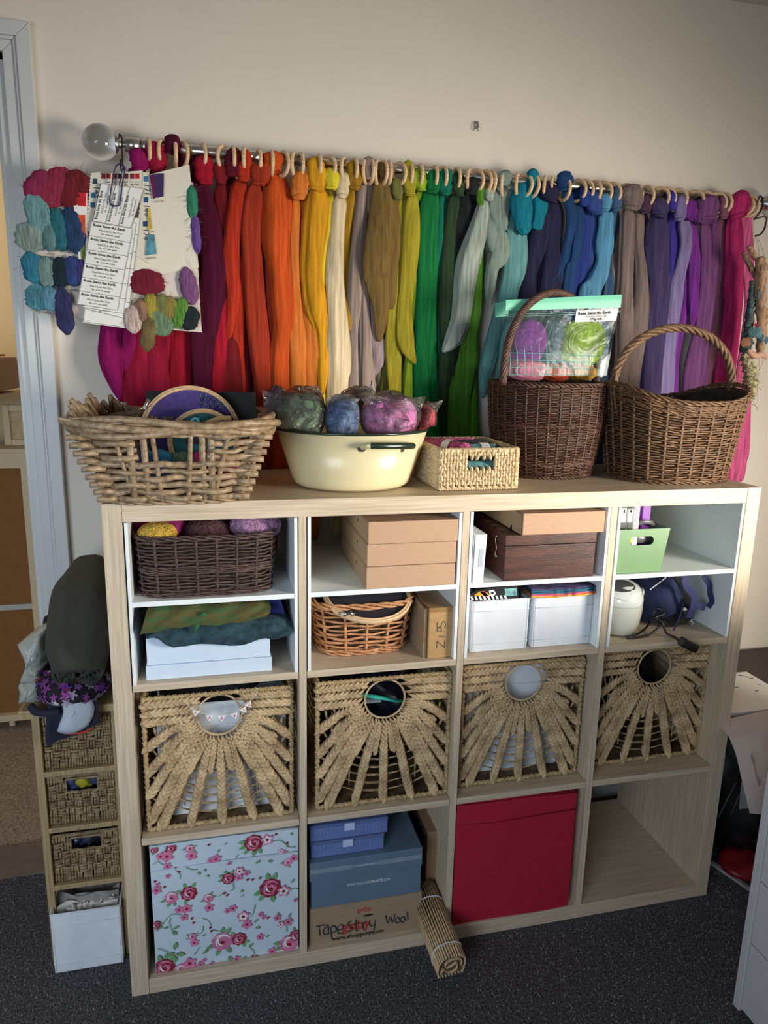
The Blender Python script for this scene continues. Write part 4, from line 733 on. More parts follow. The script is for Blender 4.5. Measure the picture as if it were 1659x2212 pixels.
for k_, (x0, y0, x1, y1, z, r_, col, lab) in enumerate(((.70, .20, .755, .09, .080, .020, (188, 84, 130), 'pink yarn skein in the seagrass box'), (.735, .215, .82, .22, .078, .018, (206, 96, 142), 'rose yarn skein at the back of the seagrass box'), (.76, .12, .84, .13, .072, .021, (104, 152, 152), 'aqua yarn skein at the right of the seagrass box'), (.745, .17, .84, .175, .083, .014, (50, 46, 58), 'dark yarn skein across the seagrass box'), (.715, .075, .83, .072, .040, .022, (90, 142, 144), 'aqua skein seen through the handle hole'))):
    a_, b_ = np.array([x0, y0, ZT+z]), np.array([x1, y1, ZT+z]); t2 = thing('yarn_skein', lab, 'yarn', tuple((a_+b_)/2-np.array([0, 0, r_])), 'yarn skeins in the seagrass box'); mb = MB(); u = np.linspace(0, 1, 20)
    rope(mb, a_+(b_-a_)*u[:, None], r_*.62, 9, r_*.42, .8, 6); part('yarn', mb, M('skein_%d_%d_%d' % col, col, .9, .3, 80, bump=.6), t2)
    if k_ in (0, 2):
        mb = MB(); m_ = a_+(b_-a_)*.62; d = nrm(b_-a_)*.011; mb.tube([m_-d, m_+d], r_*1.12, 18, caps=False); part('paper_band', mb, paper_m, t2)
        mb = text_mb('Rosie', m_+np.array([-.008, -r_*.80, r_*.86]), (1, .0, 0), (0, .7, .7), .006, res=1); part('lettering', mb, ink_m, t2, False)
# --- tall round dark basket with zip bag
kc = (1.032, .262); t = thing('round_basket', 'tall round dark brown wicker basket with an arched handle', 'basket', (kc[0]+.01, kc[1], ZT))
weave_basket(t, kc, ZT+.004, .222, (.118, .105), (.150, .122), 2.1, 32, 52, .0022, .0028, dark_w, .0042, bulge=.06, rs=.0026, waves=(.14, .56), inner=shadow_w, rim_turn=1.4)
mb = MB(); a = np.linspace(0, math.pi, 90); P = np.stack([kc[0]-.010-.142*np.cos(a), kc[1]-.030-.035*np.cos(a), ZT+.222+.218*np.sin(a)**.8], -1); rope(mb, P, .0062, 8, .0034, 7, 6, ref=(0, 1, 0)); part('handle', mb, dark_w, t)
zt = thing('zip_bag', 'clear zip bag with a green seal standing in the round basket', 'bag', (1.03, .2, 1.335))
Yb = .225; zf = film_mat('zip_bag_film', (150, 196, 184), .035, .10, 9, .002, 1.2)
Q = pq(Yb, (1086, 650), (1342, 652), (1310, 812), (1092, 812)); part('bag', sheet(Q, n=16, curl=.004, seed=2), zf, zt); Qb = pq(Yb+.065, (1080, 655), (1338, 645), (1300, 815), (1095, 815)); part('bag', sheet(Qb, n=12, curl=.004, seed=5), zf, zt)
sealm = M('mint_seal', (116, 206, 172), .45, .03, bump=.05)
part('seal_strip', sheet(pq(Yb-.001, (1093, 648), (1343, 636), (1341, 664), (1092, 671)), n=10, curl=.002, seed=3, th=.001), sealm, zt); part('seal_strip', sheet(pq(Yb+.03, (1069, 656), (1100, 648), (1098, 682), (1071, 686)), n=4, th=.001), sealm, zt)
for b in (676, 680): part('zip_ridge', MB().tube([at(1092, b+4, 1, Yb-.003), at(1340, b-4, 1, Yb-.003)], .0009, 5), M('zip_ridge_%d' % b, (150, 190, 180), .3), zt)
lt = thing('label', 'white printed label on the upper right of the zip bag', 'label', tuple(at(1290, 680, 1, Yb-.006))); Q = pq(Yb-.006, (1245, 671), (1335, 667), (1331, 693), (1242, 696)); part('paper', sheet(Q, n=4), paper_m, lt)
ex = Q[1]-Q[0]; up = Q[0]-Q[3]; o_ = np.array([0, -.001, 0])
part('lettering', merge(text_mb('Rosie Saves the Earth', bil(Q, .05, .40)+o_, ex, up, .0108, .022, sx=.92, res=1), text_mb('Australian merino tops', bil(Q, .5, .62)+o_, ex, up, .006, 0, 'CENTER', res=1), text_mb('100g min.', bil(Q, .5, .88)+o_, ex, up, .009, .02, 'CENTER', res=1)), ink_m, lt, False)
mb = MB()
for i in range(13): x = 1100+i*16; mb.tube(spline([at(x, 745+3*math.sin(i)+(i > 5)*12, 1, Yb-.005), at(x+2, 780, 1, Yb-.006), at(x+1, 812, 1, Yb-.005)], 8), .0006, 4)
for j in range(4): mb.tube(spline([at(1097, 762+j*16, 1, Yb-.005), at(1180, 764+j*15, 1, Yb-.007), at(1300, 770+j*14, 1, Yb-.005)], 12), .0006, 4)
part('printed_grid', mb, M('aqua_print', (130, 210, 205), .5, bump=0), zt, kind='stuff')
for k_, (x, y, wx, wz, Y, col, lab) in enumerate(((1142, 738, 84, 84,   .25, (132, 48, 150), 'purple wool ball in the zip bag'), (1264, 740, 92, 90,  .25, (150, 190, 30), 'lime green wool ball in the zip bag'), (1140, 800, 90, 40, .245, (226, 130, 156), 'pale pink wool in the bottom of the zip bag'), (1205, 806, 60, 34, .243, (200, 70, 36), 'orange wool in the bottom of the zip bag'), (1262, 806, 60, 30, .243, (228, 160, 50), 'yellow wool at the bottom right of the zip bag'), (1203, 730, 60, 90, .27, (88, 110, 126), 'slate wool at the back of the zip bag'))):
    c = at(x, y, 1, Y); k = mpp(c); c[1] += .014; mb = lump(c, (wx*.58*k, .026, wz*.56*k), 40+k_, am=.035); rg = np.random.default_rng(k_)
    for i in range(7):
        a = np.linspace(0, 5.2, 26)+rg.uniform(0, 6); R_ = rg.uniform(.3, .85); P = np.stack([c[0]+wx*.5*k*R_*np.cos(a), c[1]-.024*math.sqrt(1-R_*R_*.7)+0*a, c[2]+wz*.5*k*R_*np.sin(a)*.9], -1); mb.tube(P, .006, 7, flat=.6)
    solo('wool_ball', mb, wool(col, 'ball_%d' % k_), lab, 'wool', group='wool in the zip bag')
# --- wide oval basket
wc = (1.322, .172); t = thing('oval_basket', 'wide oval brown willow basket with a twisted arched handle, right end', 'basket', (wc[0]+.01, wc[1], ZT))
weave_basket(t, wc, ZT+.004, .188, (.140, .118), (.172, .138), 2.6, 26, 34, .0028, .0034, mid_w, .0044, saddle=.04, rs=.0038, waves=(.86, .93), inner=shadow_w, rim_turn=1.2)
mb = MB(); a = np.linspace(0, math.pi, 90); P = np.stack([wc[0]-.166*np.cos(a), 0*a+wc[1], ZT+.215+.150*np.sin(a)**.85], -1); rope(mb, P, .0058, 4, .0050, 6, 8, ref=(0, 1, 0)); part('handle', mb, mid_w, t)
for sx in (-1, 1): # lashing of the handle down the sides
    for q in range(3): part('handle_rod', MB().tube(spline([(wc[0]+sx*.164, wc[1]-.006+q*.006, ZT+.26), (wc[0]+sx*.170, wc[1]-.012+q*.012, ZT+.215), (wc[0]+sx*.158, wc[1]-.02+q*.02, ZT+.15)], 10), .0036, 7), mid_w, t)
for k_, (x, y, col) in enumerate(((1.25, .10, (132, 40, 60)), (1.36, .15, (60, 80, 90)))): solo('yarn_ball', lump((x, y+.03, ZT+.06), (.05, .05, .045), 70+k_), M('hidden_yarn_%d' % k_, col, .9, .3, 80), ('dark red yarn' if k_ == 0 else 'grey-blue yarn')+' glimpsed through the oval basket', 'yarn')
# ================================================================ CUBE CONTENTS: TOP ROW
def cbox(mb, lo, hi): mb.box(lo, hi)
# 1a dark brown wicker basket with yarn
bz = IZT; t = thing('brown_basket', 'rectangular dark brown wicker basket with yarn in the top left cube', 'basket', (.19, .1, bz))
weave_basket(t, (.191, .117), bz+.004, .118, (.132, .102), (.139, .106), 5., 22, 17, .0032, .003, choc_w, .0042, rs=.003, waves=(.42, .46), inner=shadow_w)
for k_, (x, y, Y, r_, col, lab) in enumerate(((345, 1140, .12, .05, (150, 30, 110), 'magenta yarn in the dark brown basket'), (340, 1152, .05, .032, (196, 160, 64), 'mustard yarn wound at the left of the dark brown basket'), (552, 1132, .09, .046, (178, 134, 168), 'lilac pink yarn ball at the right of the dark brown basket'), (450, 1150, .1, .045, (92, 60, 66), 'dull plum yarn in the middle of the dark brown basket'))):
    c = at(x, y, 1, Y); c[2] = min(c[2], H-TH-r_*.72-.002); mb = MB(); mb.ell(c, (r_*1.15, r_, r_*.7), 12, 20); rg = np.random.default_rng(k_+9)
    for i in range(30):
        ax = nrm(rg.normal(0, 1, 3)*np.array([1, .4, .6])); a = np.arange(24)/24*2*math.pi; n1 = nrm(np.cross(ax, (0.3, .2, 1))); n2 = np.cross(ax, n1); o_ = rg.uniform(-.5, .5); rr = math.sqrt(1-o_*o_)*1.015
        P = (o_*ax+rr*(np.cos(a)[:, None]*n1+np.sin(a)[:, None]*n2))*np.array([r_*1.15, r_, r_*.7])+c; mb.tube(P, .0014, 4, True)
    solo('yarn_ball', mb, M('yarnb_%d' % k_, col, .9, .25, 100), lab, 'yarn', group='yarn balls in the dark brown basket')
# 1b white lidded box with felts on top
b0 = oz[2]+.0004; lid = M('white_card_box', (206, 222, 240), .6, .02, bump=.02)
t = thing('white_box', 'white lidded card box under the felts in the top left cube', 'box', (.19, .15, b0)); part('box_base', MB().box((.064, .018, b0), (.317, .33, b0+.031)), lid, t, False, .0012); part('box_lid', MB().box((.0665, .021, b0+.0315), (.3145, .327, b0+.094)), lid, t, False, .0012)
def felt(name, label, top, bot, y0, y1, m, th=.012, seed=0, parent=None):
    rg = np.random.default_rng(seed); T_ = spline([at(a, b, 1, y0) for a, b in top], 40); B_ = spline([at(a, b, 1, y0-.012) for a, b in bot], 40); G = []
    for v in np.linspace(0, 1, 10): g = T_*(1-v)+B_*v; g[:, 1] += -.010*math.sin(v*math.pi)+.004*np.sin(np.arange(40)*.7+v*5+seed)+rg.normal(0, .0008, 40); G.append(g)
    back = [np.column_stack([T_[:, 0], np.full(40, y1), T_[:, 2]])]; G = np.array(back+G); mb = MB(); mb.grid(G); G2 = G.copy(); G2[:, :, 2] -= 0; G2[1:, :, 1] += th; mb.grid(G2[:, ::-1])
    if parent: return part(name, mb, m, parent)
    return solo(name, mb, m, label, 'felt')
felt('felt_sheet', 'dark teal felt draped over the white box front', [(312, 1365), (360, 1352), (430, 1345), (520, 1340), (600, 1335), (632, 1350)], [(318, 1379), (345, 1382), (375, 1400), (430, 1390), (500, 1396), (560, 1382), (590, 1380), (628, 1374)], .015, .25, M('deep_teal_felt', (40, 66, 76), .98, .35, 60, bump=.9, bscale=180), .02, 1)
felt('felt_sheet', 'folded green and brown felt on top of the teal felt', [(318, 1318), (370, 1314), (430, 1312), (500, 1308), (560, 1306), (585, 1312)], [(302, 1372), (350, 1362), (400, 1354), (470, 1350), (520, 1344), (575, 1334)], .006, .25, M('green_brown_felt', (44, 80, 46), .98, .35, 9, (2, 1, 9), .7, bscale=120, col2=(104, 80, 40)), .014, 2)
solo('felt_strip', MB().tube(spline([at(a, b, 1, -.008) for a, b in ((445, 1325), (430, 1338), (424, 1352), (420, 1366))], 16), [.006]*12+[.005, .0045, .004, .003], 10, flat=.6), M('bottle_green_felt', (44, 96, 62), .98, .3, 60, bump=.7), 'narrow dark green felt tail hanging over the teal felt', 'felt')
t = thing('blue_packet', 'blue paper packet in clear film at the back right of the felts', 'packet', tuple(at(615, 1330, 1, .09))); part('paper', MB().hexa([(.30, .04, .832), (.355, .05, .832), (.355, .25, .832), (.30, .25, .832), (.30, .04, .885), (.338, .05, .898), (.338, .25, .898), (.30, .25, .885)]), M('royal_blue_paper', (44, 56, 130), .6, .1), t, False, .001)
# 2a three cardboard boxes
lb = ['bottom', 'middle', 'topmost']
for i in range(3):
    z0_ = IZT+i*.0488; dx = (.0, .002, .006)[i]; x0_, x1_ = .5155, .7125+(i == 2)*.0015-(i == 0)*.001
    t = thing('cardboard_box', 'flat brown cardboard box, %s of the stack of three' % lb[i], 'box', (.61, .15, z0_), 'stacked flat cardboard boxes')
    part('tray', MB().box((x0_+.001*i, .002-.002*(i == 2), z0_), (x1_, .30, z0_+.0478)), card_m, t, False, .0012)
    part('end_flap', MB().box((x0_+.001*i-.0012, .012, z0_+.002), (x0_+.001*i-.0002, .298, z0_+.046)), cardd_m, t, False, .0004)
    mb = MB(); mb.ell((x0_+.001*i-.0014, .10, z0_+.030), (.0006, .004, .0045), 6, 10); part('flap_slot', mb, black_m, t)
# 2b honey willow basket with hoop, ZIPS box
b0 = oz[2]+.0004; t = thing('willow_basket', 'honey coloured willow basket in the second cube of the top row', 'basket', (.53, .17, b0))
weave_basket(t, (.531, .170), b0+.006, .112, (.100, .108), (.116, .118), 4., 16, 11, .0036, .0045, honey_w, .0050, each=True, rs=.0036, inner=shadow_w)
c = np.array([.54, .10, b0+.127]); hp, hq = hoop('embroidery_hoop', 'wooden embroidery hoop lying in the honey willow basket', c, .098, (.02, -.30, .95), M('hoop_fabric_dark', (40, 40, 48), .9))
mb = MB(); p = at(740, 1291, 1, -.0); p = np.array([.475, .018, b0+.118]); mb.tube([p+np.array([-.016, 0, 0]), p+np.array([.02, 0, -.002])], .003, 8); mb.tube([p+np.array([-.006, -.004, 0]), p+np.array([-.001, -.004, 0])], .0055, 10); mb.tube([p+np.array([.010, -.004, 0]), p+np.array([.014, -.004, 0])], .0055, 10); part('screw', mb, steel_m, hp)
t = thing('parcel_box', 'taped brown carton standing on end, ZIPS written on it in pen', 'box', (.69, .12, b0)); part('carton', MB().box((.661, .0145, b0), (.716, .22, b0+.118)), M('taped_carton', (186, 148, 98), .6, .08, 30, (1, 1, 5), .15), t, False, .0015)
part('carton_side', MB().box((.652, .022, b0), (.6595, .22, b0+.115)), cardd_m, t, False, .001)
part('tape', MB().box((.6605, .0141, b0+.108), (.7165, .223, b0+.1186)), M('brown_tape', (168, 130, 84), .25, .1, 20), t, False, .0006)
Qz = [np.array([.661, .0142, b0+.118]), np.array([.716, .0142, b0+.118]), np.array([.716, .0142, b0]), np.array([.661, .0142, b0])]
mb = MB(); sc = 108.
def zq(x, y): return ((x-1255)/265., (y-1010)/520.)
pen(mb, Qz, [[zq(1355, 1352), zq(1350, 1425), ], [zq(1350, 1352), zq(1395, 1388), zq(1438, 1425)], [zq(1438, 1352), zq(1438, 1420)], [zq(1375, 1300), zq(1442, 1315)], [zq(1350, 1252), zq(1440, 1262)], [zq(1350, 1252), zq(1350, 1215), zq(1372, 1205), zq(1395, 1220), zq(1395, 1254)], [zq(1352, 1152), zq(1345, 1188), zq(1365, 1220), zq(1388, 1204), zq(1400, 1170), zq(1420, 1152), zq(1440, 1182), zq(1434, 1222)]], .0008, (0, 0, 0))
part('lettering', mb, M('marker_blue_black', (44, 58, 76), .7, bump=0), t)
# 3a dark wooden box, white magazine box, carton
t = thing('wooden_box', 'old dark stained wooden box with a thin lid in the third top cube', 'box', (.94, .15, IZT)); dw = M('dark_stained_wood', (84, 46, 36), .38, .2, 5, (2, 30, 14), .2, col2=(44, 26, 24), bscale=60)
part('box_body', MB().box((.826, .003, IZT), (1.046, .325, IZT+.079)), dw, t, False, .0018); part('lid', MB().box((.825, .002, IZT+.0797), (1.047, .326, IZT+.104)), dw, t, False, .0018)
mb = MB(); mb.tube(spline([(.8235, .045, IZT+.094), (.822, .05, IZT+.085), (.8225, .043, IZT+.065), (.8215, .046, IZT+.05), (.822, .04, IZT+.044), (.8215, .035, IZT+.05)], 20), .0012, 6); part('hook_catch', mb, steel_m, t)
for y in (.06, .10, .14): part('slot', MB().box((.832, y, IZT+.1041), (.846, y+.003, IZT+.1048)), M('slot_brass', (150, 120, 90), .5), t, False)
mb = MB(); p = (.862, .05, IZT+.104); mb.tube([p, (.863, .05, IZT+.116), (.865, .05, IZT+.124)], [.007, .005, .001], 10); part('knob', mb, black_m, t)
t = thing('magazine_box', 'white card file box with a clear label holder, left of the wooden box', 'box', (.765, .12, IZT)); part('box', MB().hexa([(.7535, .002, IZT), (.778, .002, IZT), (.778, .25, IZT), (.7535, .25, IZT), (.756, .002, IZT+.109), (.782, .002, IZT+.109), (.782, .25, IZT+.109), (.756, .25, IZT+.109)]), M('matt_white_card', (230, 236, 240), .6, .01, bump=.02), t, False, .001)
part('label_holder', MB().box((.765, .0005, IZT+.036), (.776, .0018, IZT+.078)), M('clear_holder', (205, 212, 218), .15, .03, alpha=.7), t, False, .0008); part('lid_edge', MB().hexa([(.7500, .004, IZT), (.7515, .004, IZT), (.7515, .25, IZT), (.7500, .25, IZT), (.7525, .004, IZT+.104), (.754, .004, IZT+.104), (.754, .25, IZT+.104), (.7525, .25, IZT+.104)]), M('grey_card', (180, 186, 190), .6), t, False)
t = thing('cardboard_box', 'plain brown cardboard carton lying on the dark wooden box', 'box', (.96, .15, IZT+.1045)); part('carton', MB().box((.8615, -.004, IZT+.105), (1.0590, .30, IZT+.1535)), card_m, t, False, .0015); part('end_flap', MB().box((.8585, .0, IZT+.106), (.8605, .29, IZT+.152)), cardd_m, t, False, .0005)
# 3b two white fabric bins with folded fabric
def fabric_bin(name, label, x0, x1, y0, y1, z0, h, m=fab_white, group=None, seams=True, taper=.003, cat='fabric box', th=.003):
    t = thing(name, label, cat, ((x0+x1)/2, (y0+y1)/2, z0), group); z1 = z0+h; tp = taper
    def wall(nm, a, b, c, d): part(nm, MB().hexa([a, b, c, d, tuple(np.array(a)+(0, 0, h)), tuple(np.array(b)+(0, 0, h)), tuple(np.array(c)+(0, 0, h)), tuple(np.array(d)+(0, 0, h))]), m, t, False, .0015)
    wall('front_panel', (x0, y0, z0), (x1, y0, z0), (x1, y0+th, z0), (x0, y0+th, z0)); wall('side_panel', (x0, y0+th, z0), (x0+th, y0+th, z0), (x0+th, y1, z0), (x0, y1, z0)); wall('side_panel', (x1-th, y0+th, z0), (x1, y0+th, z0), (x1, y1, z0), (x1-th, y1, z0)); wall('back_panel', (x0+th, y1-th, z0), (x1-th, y1-th, z0), (x1-th, y1, z0), (x0+th, y1, z0))
    part('base', MB().box((x0+th, y0+th, z0), (x1-th, y1-th, z0+.003)), m, t, False)
    if seams:
        for v in (.16, .80): mb = MB(); z = z0+h*v; mb.tube([(x0-.0005, y1, z), (x0-.0005, y0-.0005, z), (x1+.0005, y0-.0005, z), (x1+.0005, y1, z)], .0009, 5, ref=(0, 0, 1)); part('seam', mb, m, t)
        mb = MB(); mb.tube([(x0, y1, z1), (x0, y0, z1), (x1, y0, z1), (x1, y1, z1)], .0018, 6, ref=(0, 0, 1)); part('hem', mb, m, t)
        mb = MB(); mb.tube([(x0+.004, y0-.0004, z0), (x0+.004, y0-.0004, z1)], .0007, 5); mb.tube([(x1-.004, y0-.0004, z0), (x1-.004, y0-.0004, z1)], .0007, 5); part('corner_stitching', mb, m, t, kind='stuff')
    return t
fabric_bin('fabric_bin', 'white fabric storage bin at the left in the third top cube', .766, .905, .028, .30, b0, .122, group='white fabric bins in the third top cube')
fabric_bin('fabric_bin', 'white fabric storage bin at the right in the third top cube', .917, 1.066, .028, .30, b0, .122, group='white fabric bins in the third top cube')
pc = [M('print_%d' % i, c_, .85, .5, 60, bump=.1) for i, c_ in enumerate([(26, 28, 36), (236, 160, 60), (222, 90, 120), (40, 96, 120), (70, 60, 96), (30, 30, 40), (120, 170, 170), (200, 60, 50)])]
def fold(label, x0, x1, y, z, sag, n, mats, th=.0042):
    for i in range(n):
        mb = MB(); xs = np.linspace(x0, x1, 24); zz = z+i*th-sag*np.sin((xs-x0)/(x1-x0)*math.pi)**1.2+.0008*np.sin(xs*90+i*2); G = []
        for yy, dz in ((y+.001*i, 0), (y+.001*i-.004, th*.5), (y+.001*i, th*.95), (y+.2, th*.95)): G.append(np.column_stack([xs, np.full(24, yy), zz+dz]))
        mb.grid(G); mb.grid(np.array(G)[:, ::-1]-np.array([0, 0, .0003])); solo('folded_fabric', mb, mats[i % len(mats)], label[i] if i < len(label) else label[-1], 'fabric', group='folded fabrics in the third top cube')
fold(['orange patterned fabric, lowest fold on the right bin', 'pink patterned fabric, second fold on the right bin', 'teal patterned fabric, third fold on the right bin', 'second teal fabric fold on the right bin', 'dark purple fabric, topmost fold on the right bin'], .905, 1.068, .022, b0+.1245, .002, 5, [pc[1], pc[2], pc[3], pc[3], pc[4]])
fold(['dark printed fabric folded in the left bin'], .775, .89, .05, b0+.116, -.010, 1, [pc[0]], .02)
t = thing('printed_fabric', 'black fabric with a toucan-like bird print and zebra stripes in the left bin', 'fabric', (.83, .04, b0+.11)); mb = MB(); mb.poly([at(a, b, 1, .038) for a, b in ((1015, 1284), (1030, 1276), (1075, 1268), (1118, 1266), (1120, 1291), (1015, 1296))], (0, .012, 0)); part('cloth', mb, blackp, t, False)
for ps, col in (([(1024, 1286), (1036, 1278), (1052, 1280), (1060, 1288)], (240, 170, 50)), ([(1036, 1279), (1046, 1277), (1056, 1288), (1048, 1289)], (220, 80, 40)), ([(1056, 1276), (1066, 1274), (1072, 1282), (1066, 1288), (1058, 1286)], (232, 232, 232)), ([(1090, 1272), (1116, 1270), (1117, 1286), (1092, 1288)], (130, 184, 184))): patch(t, ps, col, .037, 'print')
for i in range(9): patch(t, [(1016+i*9, 1289-i*.3), (1020+i*9, 1288-i*.3), (1024+i*9, 1296-i*.3), (1019+i*9, 1297-i*.3)], (236, 236, 238), .0365, 'print')
part('lettering', text_mb('DIG', at(1110, 1276, 1, .0362), (0, 0, -1), (1, 0, 0), .006, res=1), ink_m, t, False, kind='stuff')
solo('eye_dot', MB().poly([at(1064+3*math.cos(a), 1281+3*math.sin(a), 1, .0358) for a in np.arange(10)/10*6.28], (0, .0003, 0)), ink_m, 'round black eye on the bird print of the left bin fabric', 'print', False)
# 4a green plastic bin with pens and books
t = thing('plastic_bin', 'green plastic tapered bin with an oval handle hole in the right top cube', 'bin', (1.165, .08, IZT)); gm = M('sage_green_plastic', (108, 144, 100), .35, .02, bump=0)
z0_, z1_ = IZT, IZT+.105; x0_, x1_, X0_, X1_ = 1.1085, 1.222, 1.1045, 1.238; y0_ = .008
mb = MB(); nh = 32
ho_ = [(1.166+(.020*np.sign(math.cos(a))+.0115*math.cos(a)), z0_+.077+.0105*math.sin(a)) for a in np.arange(nh)/nh*2*math.pi]
def fr(z): v = (z-z0_)/(z1_-z0_); return x0_+(X0_-x0_)*v, x1_+(X1_-x1_)*v
out = []
for a in np.arange(nh)/nh*2*math.pi:   # outer outline matched to the hole ring
    c_, s_ = math.cos(a), math.sin(a); k_ = 1/max(abs(c_), abs(s_)); u, v = c_*k_, s_*k_; zz = z0_+.0525+v*.0525; l, r__ = fr(zz); out.append(((l+r__)/2+u*(r__-l)/2, zz))
V = [(x, y0_, z) for x, z in out]+[(x, y0_, z) for x, z in ho_]+[(x, y0_+.002, z) for x, z in ho_]+[(x, y0_+.002, z) for x, z in out]; i = np.arange(nh); j = (i+1) % nh
mb.add(V, [np.stack([i, j, j+nh, i+nh], -1), np.stack([i+nh, j+nh, j+2*nh, i+2*nh], -1), np.stack([i+2*nh, j+2*nh, j+3*nh, i+3*nh], -1), np.stack([i+3*nh, j+3*nh, j, i], -1)]); part('front_wall', mb, gm, t, False)
mb = MB()
for xa_, xb_, s_ in ((x0_, X0_, 1), (x1_, X1_, -1)): mb.hexa([(xa_, y0_+.002, z0_), (xa_+.002*s_, y0_+.002, z0_), (xa_+.002*s_, .14, z0_), (xa_, .14, z0_), (xb_, y0_+.002, z1_), (xb_+.002*s_, y0_+.002, z1_), (xb_+.002*s_, .15, z1_), (xb_, .15, z1_)])
mb.box((x0_, y0_, z0_), (x1_, .14, z0_+.002)); mb.hexa([(x0_, .14, z0_), (x1_, .14, z0_), (x1_, .142, z0_), (x0_, .142, z0_), (X0_, .15, z1_), (X1_, .15, z1_), (X1_, .152, z1_), (X0_, .152, z1_)]); part('bin_shell', mb, gm, t, False, .0006)
for nm, lab, a, b, c_, d, zt_, col in (('marker', 'white handled tool standing at the left in the green bin', at(1339, 1120, 1, .03)[0], at(1350, 1120, 1, .03)[0], .025, .035, .152, (228, 230, 226)), ('marker', 'second white handled tool standing in the green bin', at(1354, 1120, 1, .03)[0], at(1363, 1120, 1, .03)[0], .024, .034, .150, (232, 232, 230)), ('book', 'slim white book with a honeycomb pattern in the green bin', at(1366, 1120, 1, .03)[0], at(1378, 1120, 1, .03)[0], .024, .10, .156, (236, 236, 234)), ('book', 'thick purple book standing behind the green bin front', at(1384, 1120, 1, .06)[0], at(1402, 1120, 1, .06)[0], .055, .14, .154, (112, 36, 150))):
    t2 = thing(nm, lab, nm, ((a+b)/2, (c_+d)/2, IZT+.004), 'tools and books in the green bin'); part('cover', MB().box((a, c_, IZT+.004), (b, d, IZT+zt_)), M('cover_%d' % int(a*1000), col, .4, bump=0), t2, False, .0015)
    if nm == 'marker': part('band', MB().box((a-.0008, c_-.0008, IZT+.09), (b+.0008, c_+.001, IZT+.118)), M('black_edge', (30, 30, 32), .4), t2, False, .0005); mb = MB(); mb.ell(((a+b)/2, c_-.001, IZT+.145), (.002, .001, .004), 6, 8); part('hole', mb, black_m, t2)
    if zt_ == .156:
        mb = MB()
        for r_ in range(7):
            cc = ((a+.0042+(.0042 if r_ % 2 else 0)), c_-.0006, IZT+.110+r_*.0066); mb.tube([(cc[0]+.0034*math.cos(q*math.pi/3+.52), cc[1], cc[2]+.0034*math.sin(q*math.pi/3+.52)) for q in range(6)], .0004, 4, True, ref=(0, 1, 0))
        part('honeycomb_print', mb, ink_m, t2, kind='stuff')
mb = MB(); mb.tube(spline([(1.16, .05, IZT+.095), (1.18, .04, IZT+.112), (1.205, .04, IZT+.112), (1.222, .05, IZT+.102)], 20), .0055, 8, flat=.5); mb.ell((1.178, .03, IZT+.077), (.026, .006, .012), 10, 16); solo('scissors_case', mb, M('smoky_grey_plastic', (92, 92, 94), .3, .2), 'smoky grey curved tool handle seen through the green bin hole', 'tool')
mb = MB(); mb.ell((1.142, .02, IZT+.077), (.006, .004, .010), 8, 12); solo('yellow_tool', mb, M('amber_plastic', (240, 176, 40), .4), 'yellow plastic tip behind the handle hole of the green bin', 'tool')
# 4b white appliance, navy bag, cable and plug
t = thing('rice_cooker', 'rounded white plastic kitchen appliance with a dark lid window', 'appliance', (1.155, .15, b0)); wp = M('glossy_white_plastic', (226, 230, 226), .15, .01, bump=0, coat=.4)
mb = MB(); pr = [(.001, 0), (.062, 0), (.076, .006), (.084, .03), (.088, .055), (.0885, .080)]; cc = (1.1725, .125, b0); mb.lathe(pr, cc, 48, .76, 1.1); part('body', mb, M('ivory_plastic', (220, 220, 208), .25, .01, bump=0, coat=.3), t)
mb = MB(); pr = [(.0885, .0805), (.089, .090), (.086, .104), (.078, .114), (.062, .121), (.036, .125), (.001, .126)]; mb.lathe(pr, cc, 48, .76, 1.1); part('lid', mb, wp, t)
mb = MB(); mb.ell((1.1665, .080, b0+.1215), (.038, .036, .0035), 10, 26, rot=Matrix.Rotation(.16, 3, 'X')); part('lid_window', mb, M('dark_window', (70, 72, 72), .1, .05, bump=0), t)
a = np.linspace(math.pi*1.15, math.pi*1.85, 20); part('latch_ridge', MB().tube(np.stack([cc[0]+.086*np.cos(a)*.76, cc[1]+.094*np.sin(a), cc[2]+.104+.005*np.sin(3*(a-math.pi))], -1), .0028, 8), wp, t)
navy = M('navy_canvas', (30, 38, 74), .9, .12, 200, bump=.3); navs = M('navy_strap', (44, 50, 96), .8, .08, 300, bump=.2)
t = thing('canvas_bag', 'navy blue canvas bag with loose straps slumped in the right top cube', 'bag', (1.30, .15, b0))
mb = lump((1.308, .16, b0+.066), (.070, .10, .062), 91, 24, 34, .05); V = mb.allV(); V[:, 2] = np.maximum(V[:, 2], b0+.001); mb.V = [V]; part('bag_body', mb, navy, t)
mb = MB(); mb.ell((1.342, .085, b0+.040), (.042, .030, .036), 14, 20, rough=.1); part('dark_lining', mb, M('shiny_black_lining', (22, 24, 26), .2, .2, 14, bump=.8, bscale=30), t)
def strap(pts, wd, nm='strap', mt=None):
    C = spline([at(a, b, 1, y) for a, b, y in pts], 26); d = nrm(np.gradient(C, axis=0)); s_ = nrm(np.cross(d, (0, 1, 0)))*wd*.5; G = np.stack([C-s_, C+s_], 1); mb = MB(); mb.grid(G); mb.grid(G[:, ::-1]+np.array([0, .0018, 0])); part(nm, mb, mt or navs, t)
strap([(1480, 1246, .05), (1482, 1262, .045), (1490, 1275, .04), (1500, 1290, .035), (1496, 1315, .035), (1488, 1335, .04)], .018); strap([(1520, 1244, .05), (1532, 1262, .05), (1534, 1282, .05), (1538, 1300, .05), (1530, 1312, .05)], .014)
strap([(1498, 1305, .045), (1512, 1310, .045), (1524, 1312, .045)], .018); strap([(1478, 1300, .05), (1470, 1330, .05), (1455, 1362, .06)], .004)
